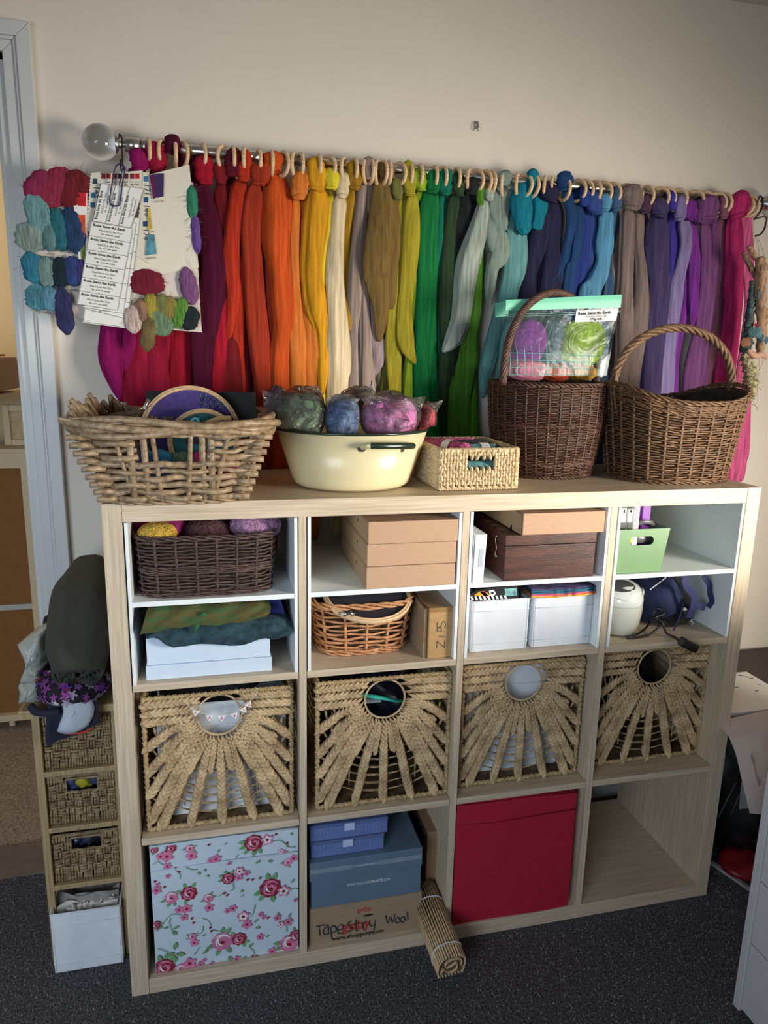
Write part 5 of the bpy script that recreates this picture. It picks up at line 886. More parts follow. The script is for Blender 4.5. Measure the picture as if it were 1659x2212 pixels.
part('lettering', text_mb('wwwecco.com', at(1404, 1276, 1, .055), at(1440, 1248, 1, .075)-at(1404, 1276, 1, .055), (-.4, -.3, 1), .0105, .01, res=1), M('white_print', (220, 224, 232), .6, bump=0), t, False)
part('lettering', text_mb('S', at(1494, 1350, 1, .052), (.8, 0, .5), (-.5, 0, .8), .020, .02, res=1), M('grey_print', (150, 170, 164), .6, bump=0), t, False)
t = thing('mains_plug', 'black three-pin plug on a cable hanging over the shelf edge', 'plug', tuple(at(1490, 1410, 1, -.02))); mb = MB(); rb = M('black_rubber', (24, 24, 26), .3, .1, bump=0)
mb.tube(spline([at(1405, 1325, 1, .10), at(1400, 1350, 1, .07), at(1380, 1368, 1, .04), at(1355, 1378, 1, .03), at(1400, 1372, 1, .04), at(1425, 1350, 1, .05), at(1412, 1330, 1, .05), at(1420, 1315, 1, .05), at(1435, 1325, 1, .05), at(1415, 1335, 1, .045), at(1430, 1345, 1, .045), at(1440, 1368, 1, .03), at(1460, 1378, 1, .012), at(1470, 1390, 1, -.006)], 110), .0028, 7); part('cable', mb, rb, t)
c = at(1487, 1393, 1, -.022); ex = nrm(at(1510, 1402, 1, -.022)-at(1466, 1380, 1, -.022)); dn = nrm(np.cross(ex, (0, -1, 0)));  dn = dn if dn[2] < 0 else -dn
def ob(mb, c, ax, by, cz, a, b, d): c, ax, by, cz = map(np.asarray, (c, ax, by, cz)); mb.hexa([c+sx*ax*a+sy*by*b+sz*cz*d for sz in (-1, 1) for sx, sy in ((-1, -1), (1, -1), (1, 1), (-1, 1))])
mb = MB(); ob(mb, c, ex, np.array([0, 1., 0]), dn, .024, .012, .011); part('plug_body', mb, rb, t, False, .005)
for q, L_ in ((-.012, .010), (.004, .011), (.016, .010)): mb = MB(); ob(mb, c+ex*q+dn*(.011+L_*.5), ex, np.array([0, 1., 0]), dn, .0022, .0032, L_*.5); part('pin', mb, M('brass_pin_%d' % int(q*1e4), (176, 150, 100), .3, metal=.9, bump=0), t, False, .0006)
# ================================================================ MIDDLE ROW: FOUR BRAIDED HYACINTH BASKETS
hy = M('water_hyacinth', (204, 178, 138), .62, .16, 26, (1, 1, 1), .5, bscale=240, col2=(156, 128, 92)); tw = M('hyacinth_twine', (186, 160, 118), .75, .2, 120, bump=.5, col2=(140, 116, 80))
HB, HD, HH = .316, .31, .308; HCX, HCZ, HR = .158, .258, .043
def hyacinth(label, x, y, rz):
    z0 = oz[1]+.0006; t = thing('braided_basket', label, 'basket', (x, y, z0), 'braided baskets in the middle row'); X = lambda u, v, w: (x+u-HB/2, y+w, z0+v)
    rg = np.random.default_rng(11)
    def braid(path, wd=.0235, lift=.0, nm='braid', taper0=.55):
        P = spline(path, 60); d = np.concatenate([[0], np.cumsum(np.linalg.norm(np.diff(P, axis=0), axis=1))]); L = d[-1]; st = wd*.36; n = max(6, int(L/st)); mb = MB()
        for i in range(n):
            s_ = (i+.3)/n*L; p = np.array([np.interp(s_, d, P[:, k]) for k in (0, 1)]); q = np.array([np.interp(min(L, s_+.004), d, P[:, k]) for k in (0, 1)]); r0 = np.array([np.interp(max(0, s_-.004), d, P[:, k]) for k in (0, 1)])
            D_ = nrm(q-r0); Nn = np.array([-D_[1], D_[0]]); sd = 1 if i % 2 else -1; w_ = wd*(taper0+(1-taper0)*min(1, s_/(.45*L+1e-6))); w_ *= .9+.2*rg.random()
            A_ = p+Nn*sd*w_*.52-D_*w_*.55; B_ = p+Nn*sd*w_*.36+D_*w_*.15; C_ = p+Nn*sd*w_*.05+D_*w_*.78; E_2 = p-Nn*sd*w_*.10+D_*w_*1.05
            dp = rg.normal(0, .0006); pts = [X(*A_, .004+lift), X(*B_, -.0045+lift+dp), X(*C_, -.006+lift+dp), X(*E_2, .001+lift)]
            mb.tube(spline(pts, 5), np.array([.16, .30, .34, .26, .05])*w_*1.02, 6, ref=(0, 1, 0), flat=.55)
        part(nm, mb, hy, t)
    hc = np.array([HCX, HCZ])
    # horizontal braids of the top band
    for v in (.297, .277, .257):
        l = math.sqrt(max((HR+.012)**2-(v-HCZ)**2, .0001)); braid([(HCX-l, v), (.010, v-.002)], .0145, taper0=.9); braid([(HCX+l, v), (HB-.010, v-.002)], .0145, taper0=.9)
    def ray(a, end, mid=None, **k):
        a = math.radians(a); s0 = hc+np.array([math.cos(a), math.sin(a)])*(HR+.008); s1 = hc+np.array([math.cos(a), math.sin(a)])*(HR+.034); braid([tuple(s0), tuple(s1)]+([mid] if mid else [])+[end], **k)
    for sg_ in (-1, 1):
        m_ = lambda x_: HCX+sg_*x_; aa = lambda d_: 270+sg_*d_
        ray(aa(81), (m_(.148), .196), (m_(.110), .226), wd=.0150); ray(aa(68), (m_(.148), .140), wd=.0150); ray(aa(56), (m_(.148), .088), wd=.0150); ray(aa(45), (m_(.146), .030), wd=.0170, lift=.001); ray(aa(36), (m_(.126), .012), wd=.0170, lift=.002); ray(aa(19), (m_(.066), .010), wd=.0150); [braid([tuple(hc+np.array([math.cos(math.radians(aa(q))), math.sin(math.radians(aa(q)))])*(HR+.010)), tuple(hc+np.array([math.cos(math.radians(aa(q))), math.sin(math.radians(aa(q)))])*(HR+e_))], .0115, lift=.001, taper0=.8) for q, e_ in ((75, .075), (62, .085), (50, .10), (28, .10), (10, .085))]; ray(aa(9), (m_(.036), .060), (m_(.028), .12)) if False else None
    ray(270, (HCX, .010), wd=.0150)
    # hole rim, wrapped
    a = np.arange(120)/120*2*math.pi; P = np.stack([x-HB/2+HCX+(HR+.003)*np.cos(a), 0*a+y+.001, z0+HCZ+(HR+.003)*np.sin(a)], -1); mb = MB(); rope(mb, P, .0012, 3, .0018, 40, 5, True, (0, 1, 0)); part('hole_rim', mb, hy, t)
    # frame ropes
    def rp(a_, b_, nm='frame_rope', r=.0034): L = np.linalg.norm(np.array(a_)-np.array(b_)); mb = MB(); u = np.linspace(0, 1, int(L/.004))[:, None]; rope(mb, np.array(a_)*(1-u)+np.array(b_)*u, r, 2, r, L/.012, 5); part(nm, mb, tw, t)
    e0, e1 = .006, HB-.006
    for a_, b_ in (((e0, .006, 0), (e1, .006, 0)), ((e0, HH, .0), (e1, HH, .0)), ((e0, .006, 0), (e0, HH, 0)), ((e1, .006, 0), (e1, HH, 0)), ((e0, HH, 0), (e0, HH, HD)), ((e1, HH, 0), (e1, HH, HD)), ((e0, .006, 0), (e0, .006, HD)), ((e1, .006, 0), (e1, .006, HD)), ((e0, .006, HD), (e0, HH, HD)), ((e1, .006, HD), (e1, HH, HD)), ((e0, HH, HD), (e1, HH, HD)), ((e0, .006, HD), (e1, .006, HD))): rp(X(*a_), X(*b_))
    # twine arcs between the braids, and twine on sides and back
    mb = MB()
    for R_ in (.115, .135, .155, .175, .195, .215, .235):
        an = np.radians(np.arange(188, 353, 3)); P2 = np.stack([HCX+R_*np.cos(an), HCZ+R_*np.sin(an)*.98], -1); P2 = P2[(P2[:, 0] > .012) & (P2[:, 0] < HB-.012) & (P2[:, 1] > .014)]
        for seg in np.split(P2, np.where(np.linalg.norm(np.diff(P2, axis=0), axis=1) > .03)[0]+1):
            if len(seg) > 4: rope(mb, np.array([X(p[0], p[1], .006) for p in seg]), .0013, 2, .0013, len(seg)*1.0, 4, ref=(0, 1, 0))
    for v in np.arange(.03, .30, .022):
        for u in (e0, e1): rope(mb, [X(u, v, w_) for w_ in np.linspace(0, HD, 20)], .0014, 2, .0014, 12, 4)
        rope(mb, [X(u_, v, HD) for u_ in np.linspace(e0, e1, 20)], .0014, 2, .0014, 12, 4)
    for u in (.04, .08, HB-.08, HB-.04): rope(mb, [X(u, v, .007) for v in np.linspace(.235, .05, 16)], .0013, 2, .0013, 14, 4)
    part('twine', mb, tw, t, kind='stuff'); part('base_mat', MB().box(X(.008, .001, .008), X(HB-.008, .007, HD-.006)), M('basket_base', (110, 88, 60), .9, .3, 40) , t, False)
    return t
h0 = hyacinth('braided water hyacinth basket with bunting, first from the left in the middle row', .206, .024, 0)
ys = [(.568, .026, .0, 'braided water hyacinth basket with dark contents, second from the left'), (.912, .044, 0., 'braided water hyacinth basket with a plain white bin inside, third from the left'), (1.275, .062, .0, 'braided water hyacinth basket with a black interior, set back at the right')]
for x, y, rz, lab in ys: dup(h0, (x, y, oz[1]+.0006), (0, 0, rz), lab)
fabric_bin('fabric_bin', 'white fabric bin standing inside the basket with bunting', .075, .350, .060, .30, oz[1]+.008, .262, taper=0)
t = thing('dark_cloth_pile', 'dark knitted cloth heaped on the white bin in the first basket', 'cloth', (.21, .15, oz[1]+.272)); mb = lump((.21, .17, oz[1]+.279), (.10, .09, .018), 101, am=.12); part('cloth', mb, M('dark_knit', (38, 38, 44), .95, .4, 60, bump=.8), t)
t = thing('black_bag', 'glossy black bag with a teal fold inside the second basket', 'bag', (.568, .2, oz[1]+.008)); mb = lump((.568, .19, oz[1]+.15), (.115, .11, .135), 103, 26, 36, .05); part('bag_body', mb, M('navy_black_gloss', (22, 28, 46), .25, .2, 12, bump=.9, bscale=14), t)
mb = MB(); P = spline([(.52, .073, oz[1]+.25), (.56, .062, oz[1]+.246), (.60, .066, oz[1]+.232), (.62, .08, oz[1]+.222)], 20); mb.tube(P, .008, 8, flat=.5); part('teal_fold', mb, M('teal_satin', (60, 190, 170), .35), t); part('label', MB().box((.535, .074, oz[1]+.226), (.572, .076, oz[1]+.24)), M('pale_label', (170, 186, 196), .6), t, False)
fabric_bin('fabric_bin', 'plain white fabric bin inside the third basket', .785, 1.035, .085, .33, oz[1]+.008, .285, taper=0)
t = thing('black_cloth', 'black ribbed cloth filling the fourth basket', 'cloth', (1.27, .22, oz[1]+.008)); mb = lump((1.262, .225, oz[1]+.15), (.12, .11, .145), 107, 26, 40, .04); part('cloth', mb, M('black_rib', (26, 22, 24), .8, .4, 14, (30, 30, 2), .9), t)
# bunting on the first basket
t = thing('bunting', 'tiny white pennant bunting with pink letters across the first basket hole', 'bunting', tuple(at(475, 1540, 1, .008))); cord = spline([at(a, b, 1, .008) for a, b in ((395, 1510), (412, 1528), (440, 1541), (475, 1545), (505, 1540), (530, 1520), (550, 1505), (556, 1490), (552, 1485))], 40); part('cord', MB().tube(cord, .0007, 5), M('white_cord', (220, 216, 208), .8, bump=0), t)
pk = M('pink_print', (226, 90, 150), .6, bump=0)
for x, y, s, tl in ((424, 1535, 'F', .25), (453, 1545, 'A', .08), (479, 1546, 'B', .0), (506, 1541, 'R', -.25), (524, 1530, 'I', -.6), (535, 1519, 'C', -.6)):
    c = at(x, y, 1, .0065); e_ = np.array([math.cos(tl), 0, math.sin(-tl)]); d = np.array([math.sin(-tl), 0, -math.cos(tl)]); part('pennant', MB().poly([c-e_*.0085, c+e_*.0085, c+d*.014], (0, .0006, 0)), paper_m, t, False); part('letter', text_mb(s, c+d*.0085+np.array([0, -.0006, 0]), e_, -d, .0085, .02, 'CENTER', res=1), pk, t, False)
# ================================================================ BOTTOM ROW
b1 = oz[0]+.0006
# floral fabric box
t = thing('floral_box', 'white fabric box printed with red roses in the bottom left cube', 'fabric box', (.21, .15, b1)); fw = M('white_canvas', (196, 212, 226), .85, .02, 30, bump=.2, bscale=14)
fx0, fx1, fy, fz0, fz1 = .0515, .3705, .016, b1, b1+.322
n = 22; G = np.array([[(fx0+(fx1-fx0)*u, fy+.0022*math.sin(u*7+v*5)*math.sin(v*3.1), fz0+(fz1-fz0)*v) for u in np.linspace(0, 1, n)] for v in np.linspace(0, 1, n)])
mb = MB(); mb.grid(G[:, ::-1]); mb.box((fx0+.001, fy+.004, fz0), (fx1-.001, .32, fz1)); part('box_body', mb, fw, t, False)
mb = MB(); mb.tube([(fx0-.0005, fy-.003, fz0+.262), (fx1+.0005, fy-.003, fz0+.262)], .0016, 6); part('fold_seam', mb, fw, t); mb = MB(); mb.tube([(fx0, fy-.002, fz1), (fx1, fy-.002, fz1)], .0022, 6); part('fold_edge', mb, fw, t)
RD = M('print_rose_red', (140, 24, 44), .8, .1, bump=0); PK = M('print_pink', (208, 120, 160), .8, .08, bump=0); GR = M('print_green', (112, 160, 112), .8, .08, bump=0); WH = M('print_white', (226, 222, 230), .8, .02, bump=0)
FQ = [(90, 215), (1580, 40), (1575, 1220), (150, 1465)]   # photo crop corners used only to read off the layout
def fpt(x, y):
    x0 = x; # invert the bilinear layout
    u, v = .5, .5
    for _ in range(12):
        px_ = (FQ[0][0]*(1-u)+FQ[1][0]*u)*(1-v)+(FQ[3][0]*(1-u)+FQ[2][0]*u)*v; py_ = (FQ[0][1]*(1-u)+FQ[1][1]*u)*(1-v)+(FQ[3][1]*(1-u)+FQ[2][1]*u)*v
        u += (x-px_)/1470; v += (y-py_)/1210
    return fx0+(fx1-fx0)*min(max(u, .005), .995), fz1-(fz1-fz0)*min(max(v, .005), .995)
prt = {0: MB(), 1: MB(), 2: MB(), 3: MB()}; KS = (fx1-fx0)/1460
lay = [0]
def pp(k, c, pts, lv):
    P = [(min(max(c[0]+x*KS, fx0+.001), fx1-.001), fy-.0036-.00012*lv-.0000004*lay[0], min(max(c[1]+y*KS, fz0+.001), fz1-.001)) for x, y in pts]; lay[0] += 1; prt[k].poly(P)
def blob(k, c, r, lobes, amp, lv, ph=0., n=24, ex=1., r2=None): pp(k, c, [((r*(1+amp*math.cos(lobes*a+ph)))*math.cos(a)*ex, (r*(1+amp*math.cos(lobes*a+ph)))*math.sin(a)) for a in np.arange(n)/n*2*math.pi], lv)
def leaf(c, a, L): 
    a = math.radians(a); pts = [(0, 0), (.35*L, .26*L), (.7*L, .22*L), (L, 0), (.7*L, -.22*L), (.35*L, -.26*L)]; pp(2, c, [(x*math.cos(a)-y*math.sin(a), x*math.sin(a)+y*math.cos(a)) for x, y in pts], 0)
    pp(0, c, [(x*math.cos(a)-y*math.sin(a), x*math.sin(a)+y*math.cos(a)) for x, y in ((0, 3), (.5*L, 1), (0, -4))], 1)
def rose(x, y, r, lv=0, light=False, leaves=()):
    c = fpt(x, y); rg = np.random.default_rng(int(x+y))
    for a in leaves: cc = (c[0]+.8*r*KS*math.cos(math.radians(a)), c[1]+.8*r*KS*math.sin(math.radians(a))); leaf(cc, a, r*.9)
    blob(0 if not light else 1, c, r, 8, .07, 2, rg.uniform(0, 6), 40)
    for R_, k, s_, e_ in ((.84, 1 if not light else 3, .2, 2.6), (.80, 1, 3.0, 5.4), (.64, 3 if light else 1, 1.2, 4.2), (.60, 1 if light else 1, 4.6, 7.0), (.44, 3, 2.2, 5.0), (.42, 1, 5.4, 8.0), (.26, 1, 0., 3.)):
        a = np.linspace(s_, e_, 12); w_ = .20*np.sin((a-s_)/(e_-s_)*math.pi); o_ = [(r*R_*math.cos(q), r*R_*math.sin(q)) for q in a]; i_ = [(r*(R_-w2)*math.cos(q), r*(R_-w2)*math.sin(q)) for q, w2 in zip(a[::-1], w_[::-1])]; pp(k, c, o_+i_[1:-1], 3)
    blob(0, (c[0]+.05*r*KS, c[1]), r*.30, 5, .12, 2.5); 
def posy(x, y, r, pk=True):
    c = fpt(x, y); blob(1, c, r, 5, .22, 2, x, 30); 
    if not pk: blob(3, c, r*.7, 5, .22, 3, x+1, 30)
    blob(0, c, r*.30, 4, .25, 4, y)
def stem(*pts):
    P = spline([(*fpt(a, b), 0) for a, b in pts], 10)[:, :2]; d = nrm(np.gradient(P, axis=0)); nn = np.stack([-d[:, 1], d[:, 0]], -1)*.0009; prt[2].poly([(p[0], fy-.0034, p[1]) for p in np.vstack([P+nn, (P-nn)[::-1]])])
for q in (((400, 870), (300, 870), (215, 950)), ((290, 900), (280, 960), (310, 1040)), ((1130, 770), (1110, 860), (1080, 900)), ((960, 290), (915, 350), (890, 345)), ((690, 990), (660, 930), (600, 905)), ((700, 1020), (750, 1035), (800, 1030)), ((270, 1250), (200, 1220), (160, 1210)), ((900, 560), (915, 620), (880, 640)), ((1300, 170), (1400, 160), (1480, 220), (1560, 220)), ((1470, 640), (1540, 615), (1575, 625)), ((1060, 1190), (1110, 1240), (1120, 1290)), ((540, 1090), (600, 1040), (610, 980)), ((130, 380), (170, 350), (220, 380)), ((440, 410), (500, 430), (560, 430)), ((1450, 1050), (1450, 1000), (1430, 960)), ((520, 1280), (560, 1210), (580, 1195)), ((385, 520), (385, 470), (350, 440)), ((760, 700), (800, 670), (840, 665))): stem(*q)
for x, y, r, li, lv in ((1285, 610, 108, False, (70, 100, 200, 230, 280)), (1120, 180, 92, False, (170, 200, 230, 300, 270)), (795, 1140, 106, True, (60, 85, 200, 250, 300)), (965, 1115, 74, False, (130, 330, 300)), (470, 660, 80, False, (110, 160, 60, 250)), (300, 700, 66, True, (200, 250, 290)), (860, 520, 62, False, (150, 190, 110, 60)), (660, 710, 50, True, (60, 10, 200)), (1475, 1160, 100, True, (200, 170)), (1540, 1080, 64, False, (100,)), (230, 1400, 100, False, (80, 110, 50)), (385, 1430, 60, True, ()), (150, 970, 46, False, (0, 320, 280)), (500, 1090, 40, True, (150, 200, 30)), (1465, 365, 44, True, (180, 290)), (480, 230, 42, True, (20, 180, 320)), (300, 225, 50, False, ()), (140, 240, 36, False, (250,))): rose(x, y, r, 0, li, lv)
for x, y, r, pk in ((260, 300, 58, True), (200, 300, 40, True), (265, 395, 38, True), (500, 295, 48, True), (740, 330, 46, True), (685, 345, 30, True), (1260, 150, 56, False), (1530, 325, 40, True), (975, 450, 44, False), (965, 510, 36, True), (1045, 470, 30, True), (375, 820, 40, True), (450, 810, 50, True), (425, 895, 36, True), (670, 800, 46, True), (1425, 640, 60, False), (905, 810, 38, True), (850, 835, 30, True), (1010, 890, 58, False), (1045, 970, 50, True), (1185, 870, 26, True), (1215, 900, 24, True), (1355, 905, 36, True), (1390, 970, 36, False), (1470, 945, 44, True), (520, 1150, 40, True), (1180, 1095, 36, True), (1300, 1240, 44, True), (475, 1360, 62, True), (580, 1370, 34, True), (940, 1320, 38, True), (160, 625, 44, True), (170, 570, 22, True), (1400, 260, 28, False), (1445, 265, 22, True), (270, 490, 24, True), (1545, 730, 22, True), (870, 375, 20, True), (690, 1365, 24, True), (615, 1330, 22, True)): posy(x, y, r, pk)
for x, y, a, L in ((330, 1220, 80, 90), (330, 1250, 200, 100), (340, 1260, 340, 100), (340, 1290, 260, 80), (320, 1010, 20, 60), (310, 1030, 300, 70), (1190, 350, 200, 60), (1260, 350, 340, 60), (860, 1290, 290, 90), (850, 190, 170, 30), (640, 450, 120, 40), (650, 480, 300, 40), (560, 450, 300, 50), (1010, 650, 140, 40), (1010, 680, 220, 30), (1510, 560, 60, 50), (1130, 1000, 340, 60), (1120, 950, 40, 50), (660, 1230, 200, 70), (1060, 1190, 20, 60), (1470, 220, 100, 40), (1470, 900, 60, 50), (1370, 880, 110, 40), (1520, 110, 120, 40), (220, 1000, 350, 50), (1240, 1100, 40, 40), (1000, 1310, 20, 40), (600, 1080, 0, 40), (760, 270, 70, 40)): leaf(fpt(x, y), a, L)
for x, y in ((345, 415), (375, 450), (500, 905), (515, 950), (820, 660), (850, 680), (1055, 530), (1105, 530), (1180, 515), (1260, 905), (235, 595), (670, 195), (1100, 1290), (1140, 1300), (680, 1000), (690, 1035), (1465, 180), (145, 540), (1350, 100)): blob(0, fpt(x, y), 13, 3, .2, 2)
for k, m_, nm in ((2, GR, 'leaf_print'), (0, RD, 'rose_print'), (1, PK, 'petal_print'), (3, WH, 'highlight_print')): part(nm, prt[k], m_, t, False, kind='stuff')
# shoe box, cartons and organisers in the second cube
c0 = b1; x0, x1 = .397, .666
sb = M('goby_carton', (158, 136, 110), .8, .06, 40, (1, 1, 6), .08)
t = thing('carton', 'brown carton with Tapestry Wool handwritten on it, bottom of the stack', 'box', (.53, .15, c0)); part('carton', MB().box((x0, .018, c0), (x1+.004, .31, c0+.099)), sb, t, False, .0015); part('flap_edge', MB().box((x0+.0005, .0165, c0+.058), (x1+.003, .0176, c0+.0985)), sb, t, False, .0003)
red = M('stamp_red', (186, 58, 54), .7, .1, bump=0); fo = .0158
def onbox(s, x, y, h, m, bold=.01, align='LEFT', sx=1., nm='lettering', up=(0, 0, 1), par=None, yy=fo, ex=(1, 0, 0), kind=None):
    p = at(x, y, 1, yy); part(nm, text_mb(s, (p[0], yy, p[2]), ex, up, h, bold, align, sx, res=2), m, par or t, False, kind=kind)
onbox('goby', 771, 1971, .018, red, .02); onbox('goby', 738, 2013, .036, red, .02, sx=1.0, nm='lettering'); onbox('www.shopgoby.com', 716, 2033, .0155, ink_m, .012)
mb = MB(); penm = M('felt_pen', (52, 58, 70), .7, bump=0)
def g(x, y): p = at(640+x/4.366, 1720+y/4.366, 1, fo-.0006); return (p[0], fo-.0006, p[2])
for s_ in ([(185, 1230), (260, 1215)], [(212, 1225), (222, 1318)], [(285, 1240), (262, 1250), (255, 1290), (275, 1310), (300, 1290)], [(262, 1222), (290, 1220), (300, 1240), (302, 1308)], [(320, 1235), (334, 1345)], [(322, 1245), (345, 1225), (372, 1240), (365, 1280), (332, 1290)], [(390, 1265), (440, 1250), (430, 1215), (400, 1220), (385, 1255), (400, 1295), (445, 1290)], [(520, 1180), (490, 1195), (500, 1225), (525, 1240), (520, 1270), (485, 1275)], [(560, 1165), (565, 1265), (585, 1262)], [(545, 1205), (595, 1195)], [(625, 1195), (632, 1258)], [(628, 1215), (645, 1190), (668, 1188)], [(685, 1185), (700, 1225), (730, 1215)], [(745, 1165), (735, 1240), (720, 1285), (695, 1280)],
  [(840, 1125), (862, 1200), (885, 1140), (908, 1195), (930, 1115)], [(965, 1145), (940, 1150), (935, 1185), (955, 1198), (975, 1175), (965, 1145)], [(1010, 1138), (988, 1148), (985, 1180), (1005, 1190), (1025, 1165), (1010, 1138)], [(1045, 1092), (1052, 1175)]): mb.tube(spline([g(a, b) for a, b in s_], max(6, 4*len(s_))), .0013, 5, ref=(0, 1, 0), flat=.3)
part('handwriting', mb, penm, t, kind='stuff')
mb = MB(); mb.ell((at(795, 1977, 1, fo)[0], fo, at(795, 1977, 1, fo)[2]), (.013, .0008, .0028), 6, 14); part('torn_slot', mb, ink_m, t)
t = thing('shoe_box', 'slate blue lidded shoe box with a dotted white band, on the brown carton', 'box', (.53, .15, c0+.1)); bl = M('slate_blue_card', (98, 118, 140), .55, .04, 14, bump=.03)
z_ = c0+.0995; part('box_base', MB().box((x0+.004, .018, z_), (x1-.001, .305, z_+.10)), bl, t, False, .001); part('box_lid', MB().hexa([(x0-.0005, .0145, z_+.074), (x1+.0005, .0145, z_+.076), (x1+.0005, .31, z_+.076), (x0-.0005, .31, z_+.074), (x0-.0005, .0145, z_+.123), (x1, .0145, z_+.124), (x1, .31, z_+.124), (x0-.0005, .31, z_+.123)]), bl, t, False, .0015)
wp_ = M('white_box_print', (214, 222, 230), .7, bump=0); mb = MB(); zc = z_+.096
for xa_, xb_ in ((x0+.001, x0+.098), (x0+.160, x1-.001)):
    for r_ in range(4):
        for q in np.arange(xa_, xb_, .0030): xx = q+(.0015 if r_ % 2 else 0); d = .0010; zz = zc+r_*.0030; mb.add([(xx-d, .0141, zz), (xx, .0141, zz-d), (xx+d, .0141, zz), (xx, .0141, zz+d)], [np.array([[0, 1, 2, 3]])])
part('dotted_band', mb, wp_, t, False, kind='stuff'); part('lettering', text_mb('DIAMOND BAND DESIGN', (x0+.129, .0141, zc+.002), (1, 0, 0), (0, 0, 1), .0078, .006, 'CENTER', .62), wp_, t, False); part('lettering', text_mb('WWW.PALLADIUMBOOTS.COM', (x0+.14, .0176, z_+.046), (1, 0, 0), (0, 0, 1), .0105, .02, 'CENTER', .58, space=1.25), wp_, t, False)
og = film_mat('blue_clear_plastic', (150, 176, 250), .34, .1, 30, .002); pl = M('divider_plastic', (206, 220, 255), .2, .03, bump=0, alpha=.75)
for k_, (za, lab) in enumerate(((z_+.1245, 'clear blue compartment box on the shoe box, lower of two'), (z_+.1675, 'clear blue compartment box, upper of two under the shelf'))):
    xa_, xb_ = (.402, .574) if k_ == 0 else (.400, .582); t = thing('compartment_box', lab, 'box', ((xa_+xb_)/2, .09, za), 'clear compartment boxes'); hh = .041
    mb = MB(); mb.box((xa_, .03, za), (xb_, .032, za+hh*.8)); mb.box((xa_, .032, za), (xa_+.002, .15, za+hh*.8)); mb.box((xb_-.002, .032, za), (xb_, .15, za+hh*.8)); mb.box((xa_, .15, za), (xb_, .152, za+hh*.8)); mb.box((xa_, .03, za), (xb_, .15, za+.0015)); part('tray', mb, og, t, False)
    part('lid', MB().box((xa_-.002, .028, za+hh*.8), (xb_+.002, .154, za+hh)), og, t, False, .003); part('latch', MB().box(((xa_+xb_)/2-.012, .0265, za+hh*.5), ((xa_+xb_)/2+.012, .028, za+hh*.95)), pl, t, False, .001)
    mb = MB(); rg = np.random.default_rng(k_)
    for i in range(20): xx = xa_+.006+i*(xb_-xa_-.012)/19; s_ = rg.normal(0, .0015); mb.hexa([(xx, .034, za+.002), (xx+.0012, .034, za+.002), (xx+.0012, .148, za+.002), (xx, .148, za+.002), (xx+s_, .034, za+hh*.74), (xx+.0012+s_, .034, za+hh*.74), (xx+.0012+s_, .148, za+hh*.74), (xx+s_, .148, za+hh*.74)])
    part('dividers', mb, pl, t, False, kind='stuff')
    mb = MB()
    for i in range(24): xx = xa_+.008+rg.random()*(xb_-xa_-.02); mb.ell((xx, .04+rg.random()*.09, za+.012+rg.random()*.012), (.005, .012, .008), 6, 8)
    part('bobbins', mb, M('bobbins_%d' % k_, (96, 130, 230) if k_ else (140, 144, 190), .7, .6, 60, col2=(50, 76, 170) if k_ else (90, 80, 84)), t, kind='stuff')
solo('cardboard_box', MB().box((.7005, .086, c0), (.7355, .34, c0+.207)), M('kraft_board', (150, 118, 88), .8, .06, 50, (8, 8, 1), .06), 'tall narrow brown cardboard box standing right of the shoe box', 'box', False, .0012)
solo('cardboard_box', MB().box((.6945, .095, c0), (.6992, .34, c0+.205)), M('dark_board', (70, 60, 52), .8, .1), 'thin dark cardboard piece left of the tall narrow box', 'box', False, .0006)
# rolled corrugated mat poking out over the plinth
t = thing('rolled_mat', 'roll of beige corrugated strips tied with white cord, poking out of the unit', 'mat roll', (.70, -.05, .037)); cm = M('corrugated_beige', (196, 168, 128), .8, .12, 60, (1, 1, 1), .2)
A_ = at(932, 1990, 1, .06); A_ = np.array([.686, .070, .090]); B_ = np.array([.699, -.128, .054]); ax = nrm(B_-A_); sx_ = nrm(np.cross(ax, (0, 0, 1))); uz_ = np.cross(sx_, ax); uz_ = uz_ if uz_[2] > 0 else -uz_
prof = [(a_*1.08, b_*1.08) for a_, b_ in [(-.028, -.022), (-.031, .0), (-.028, .020), (-.016, .030), (.004, .032), (.020, .027), (.029, .012), (.030, -.008), (.026, -.024)]]
PR = resamp(prof, 26)
for p in PR: q0 = A_+sx_*p[0]+uz_*p[1]; q1_ = B_+sx_*p[0]+uz_*p[1]; part('strip', MB().tube([q0, q1_], .0021, 6), cm, t)
bot = resamp([(-.028, -.024), (0, -.028), (.026, -.026)], 8)
for p in bot: part('strip', MB().tube([A_+sx_*p[0]+uz_*p[1], B_+sx_*p[0]+uz_*p[1]], .0021, 6), cm, t)
mb = MB(); sp = spline([(-.024, .0), (-.022, .016), (-.010, .023), (.006, .022), (.016, .012), (.012, .0), (.0, .004), (-.010, .010), (-.014, .0), (-.012, -.012), (.0, -.018), (.012, -.012), (.020, -.004), (.024, -.016)], 64)
for p in sp: mb.tube([B_+ax*-.10+sx_*p[0]+uz_*p[1], B_+ax*.001+sx_*p[0]+uz_*p[1]], .0016, 6)
part('inner_coil', mb, cm, t, kind='stuff')
mb = MB(); mb.add([B_-ax*.004+sx_*p[0]+uz_*p[1] for p in prof], [np.arange(len(prof))]); part('coil_shadow', mb, M('mat_coil_shade', (90, 74, 54), .9), t, False)  # dark plate between the coils, the shade there painted in
for q in (.045, .168): mb = MB(); cc = A_+ax*q; mb.tube([cc+sx_*p[0]*1.09+uz_*(p[1]*1.09) for p in list(resamp(prof, 30))+[(0, -.030)]], .0016, 6, True, ref=ax); part('cord', mb, M('white_string', (214, 216, 218), .8) if 'white_string' not in bpy.data.materials else bpy.data.materials['white_string'], t)
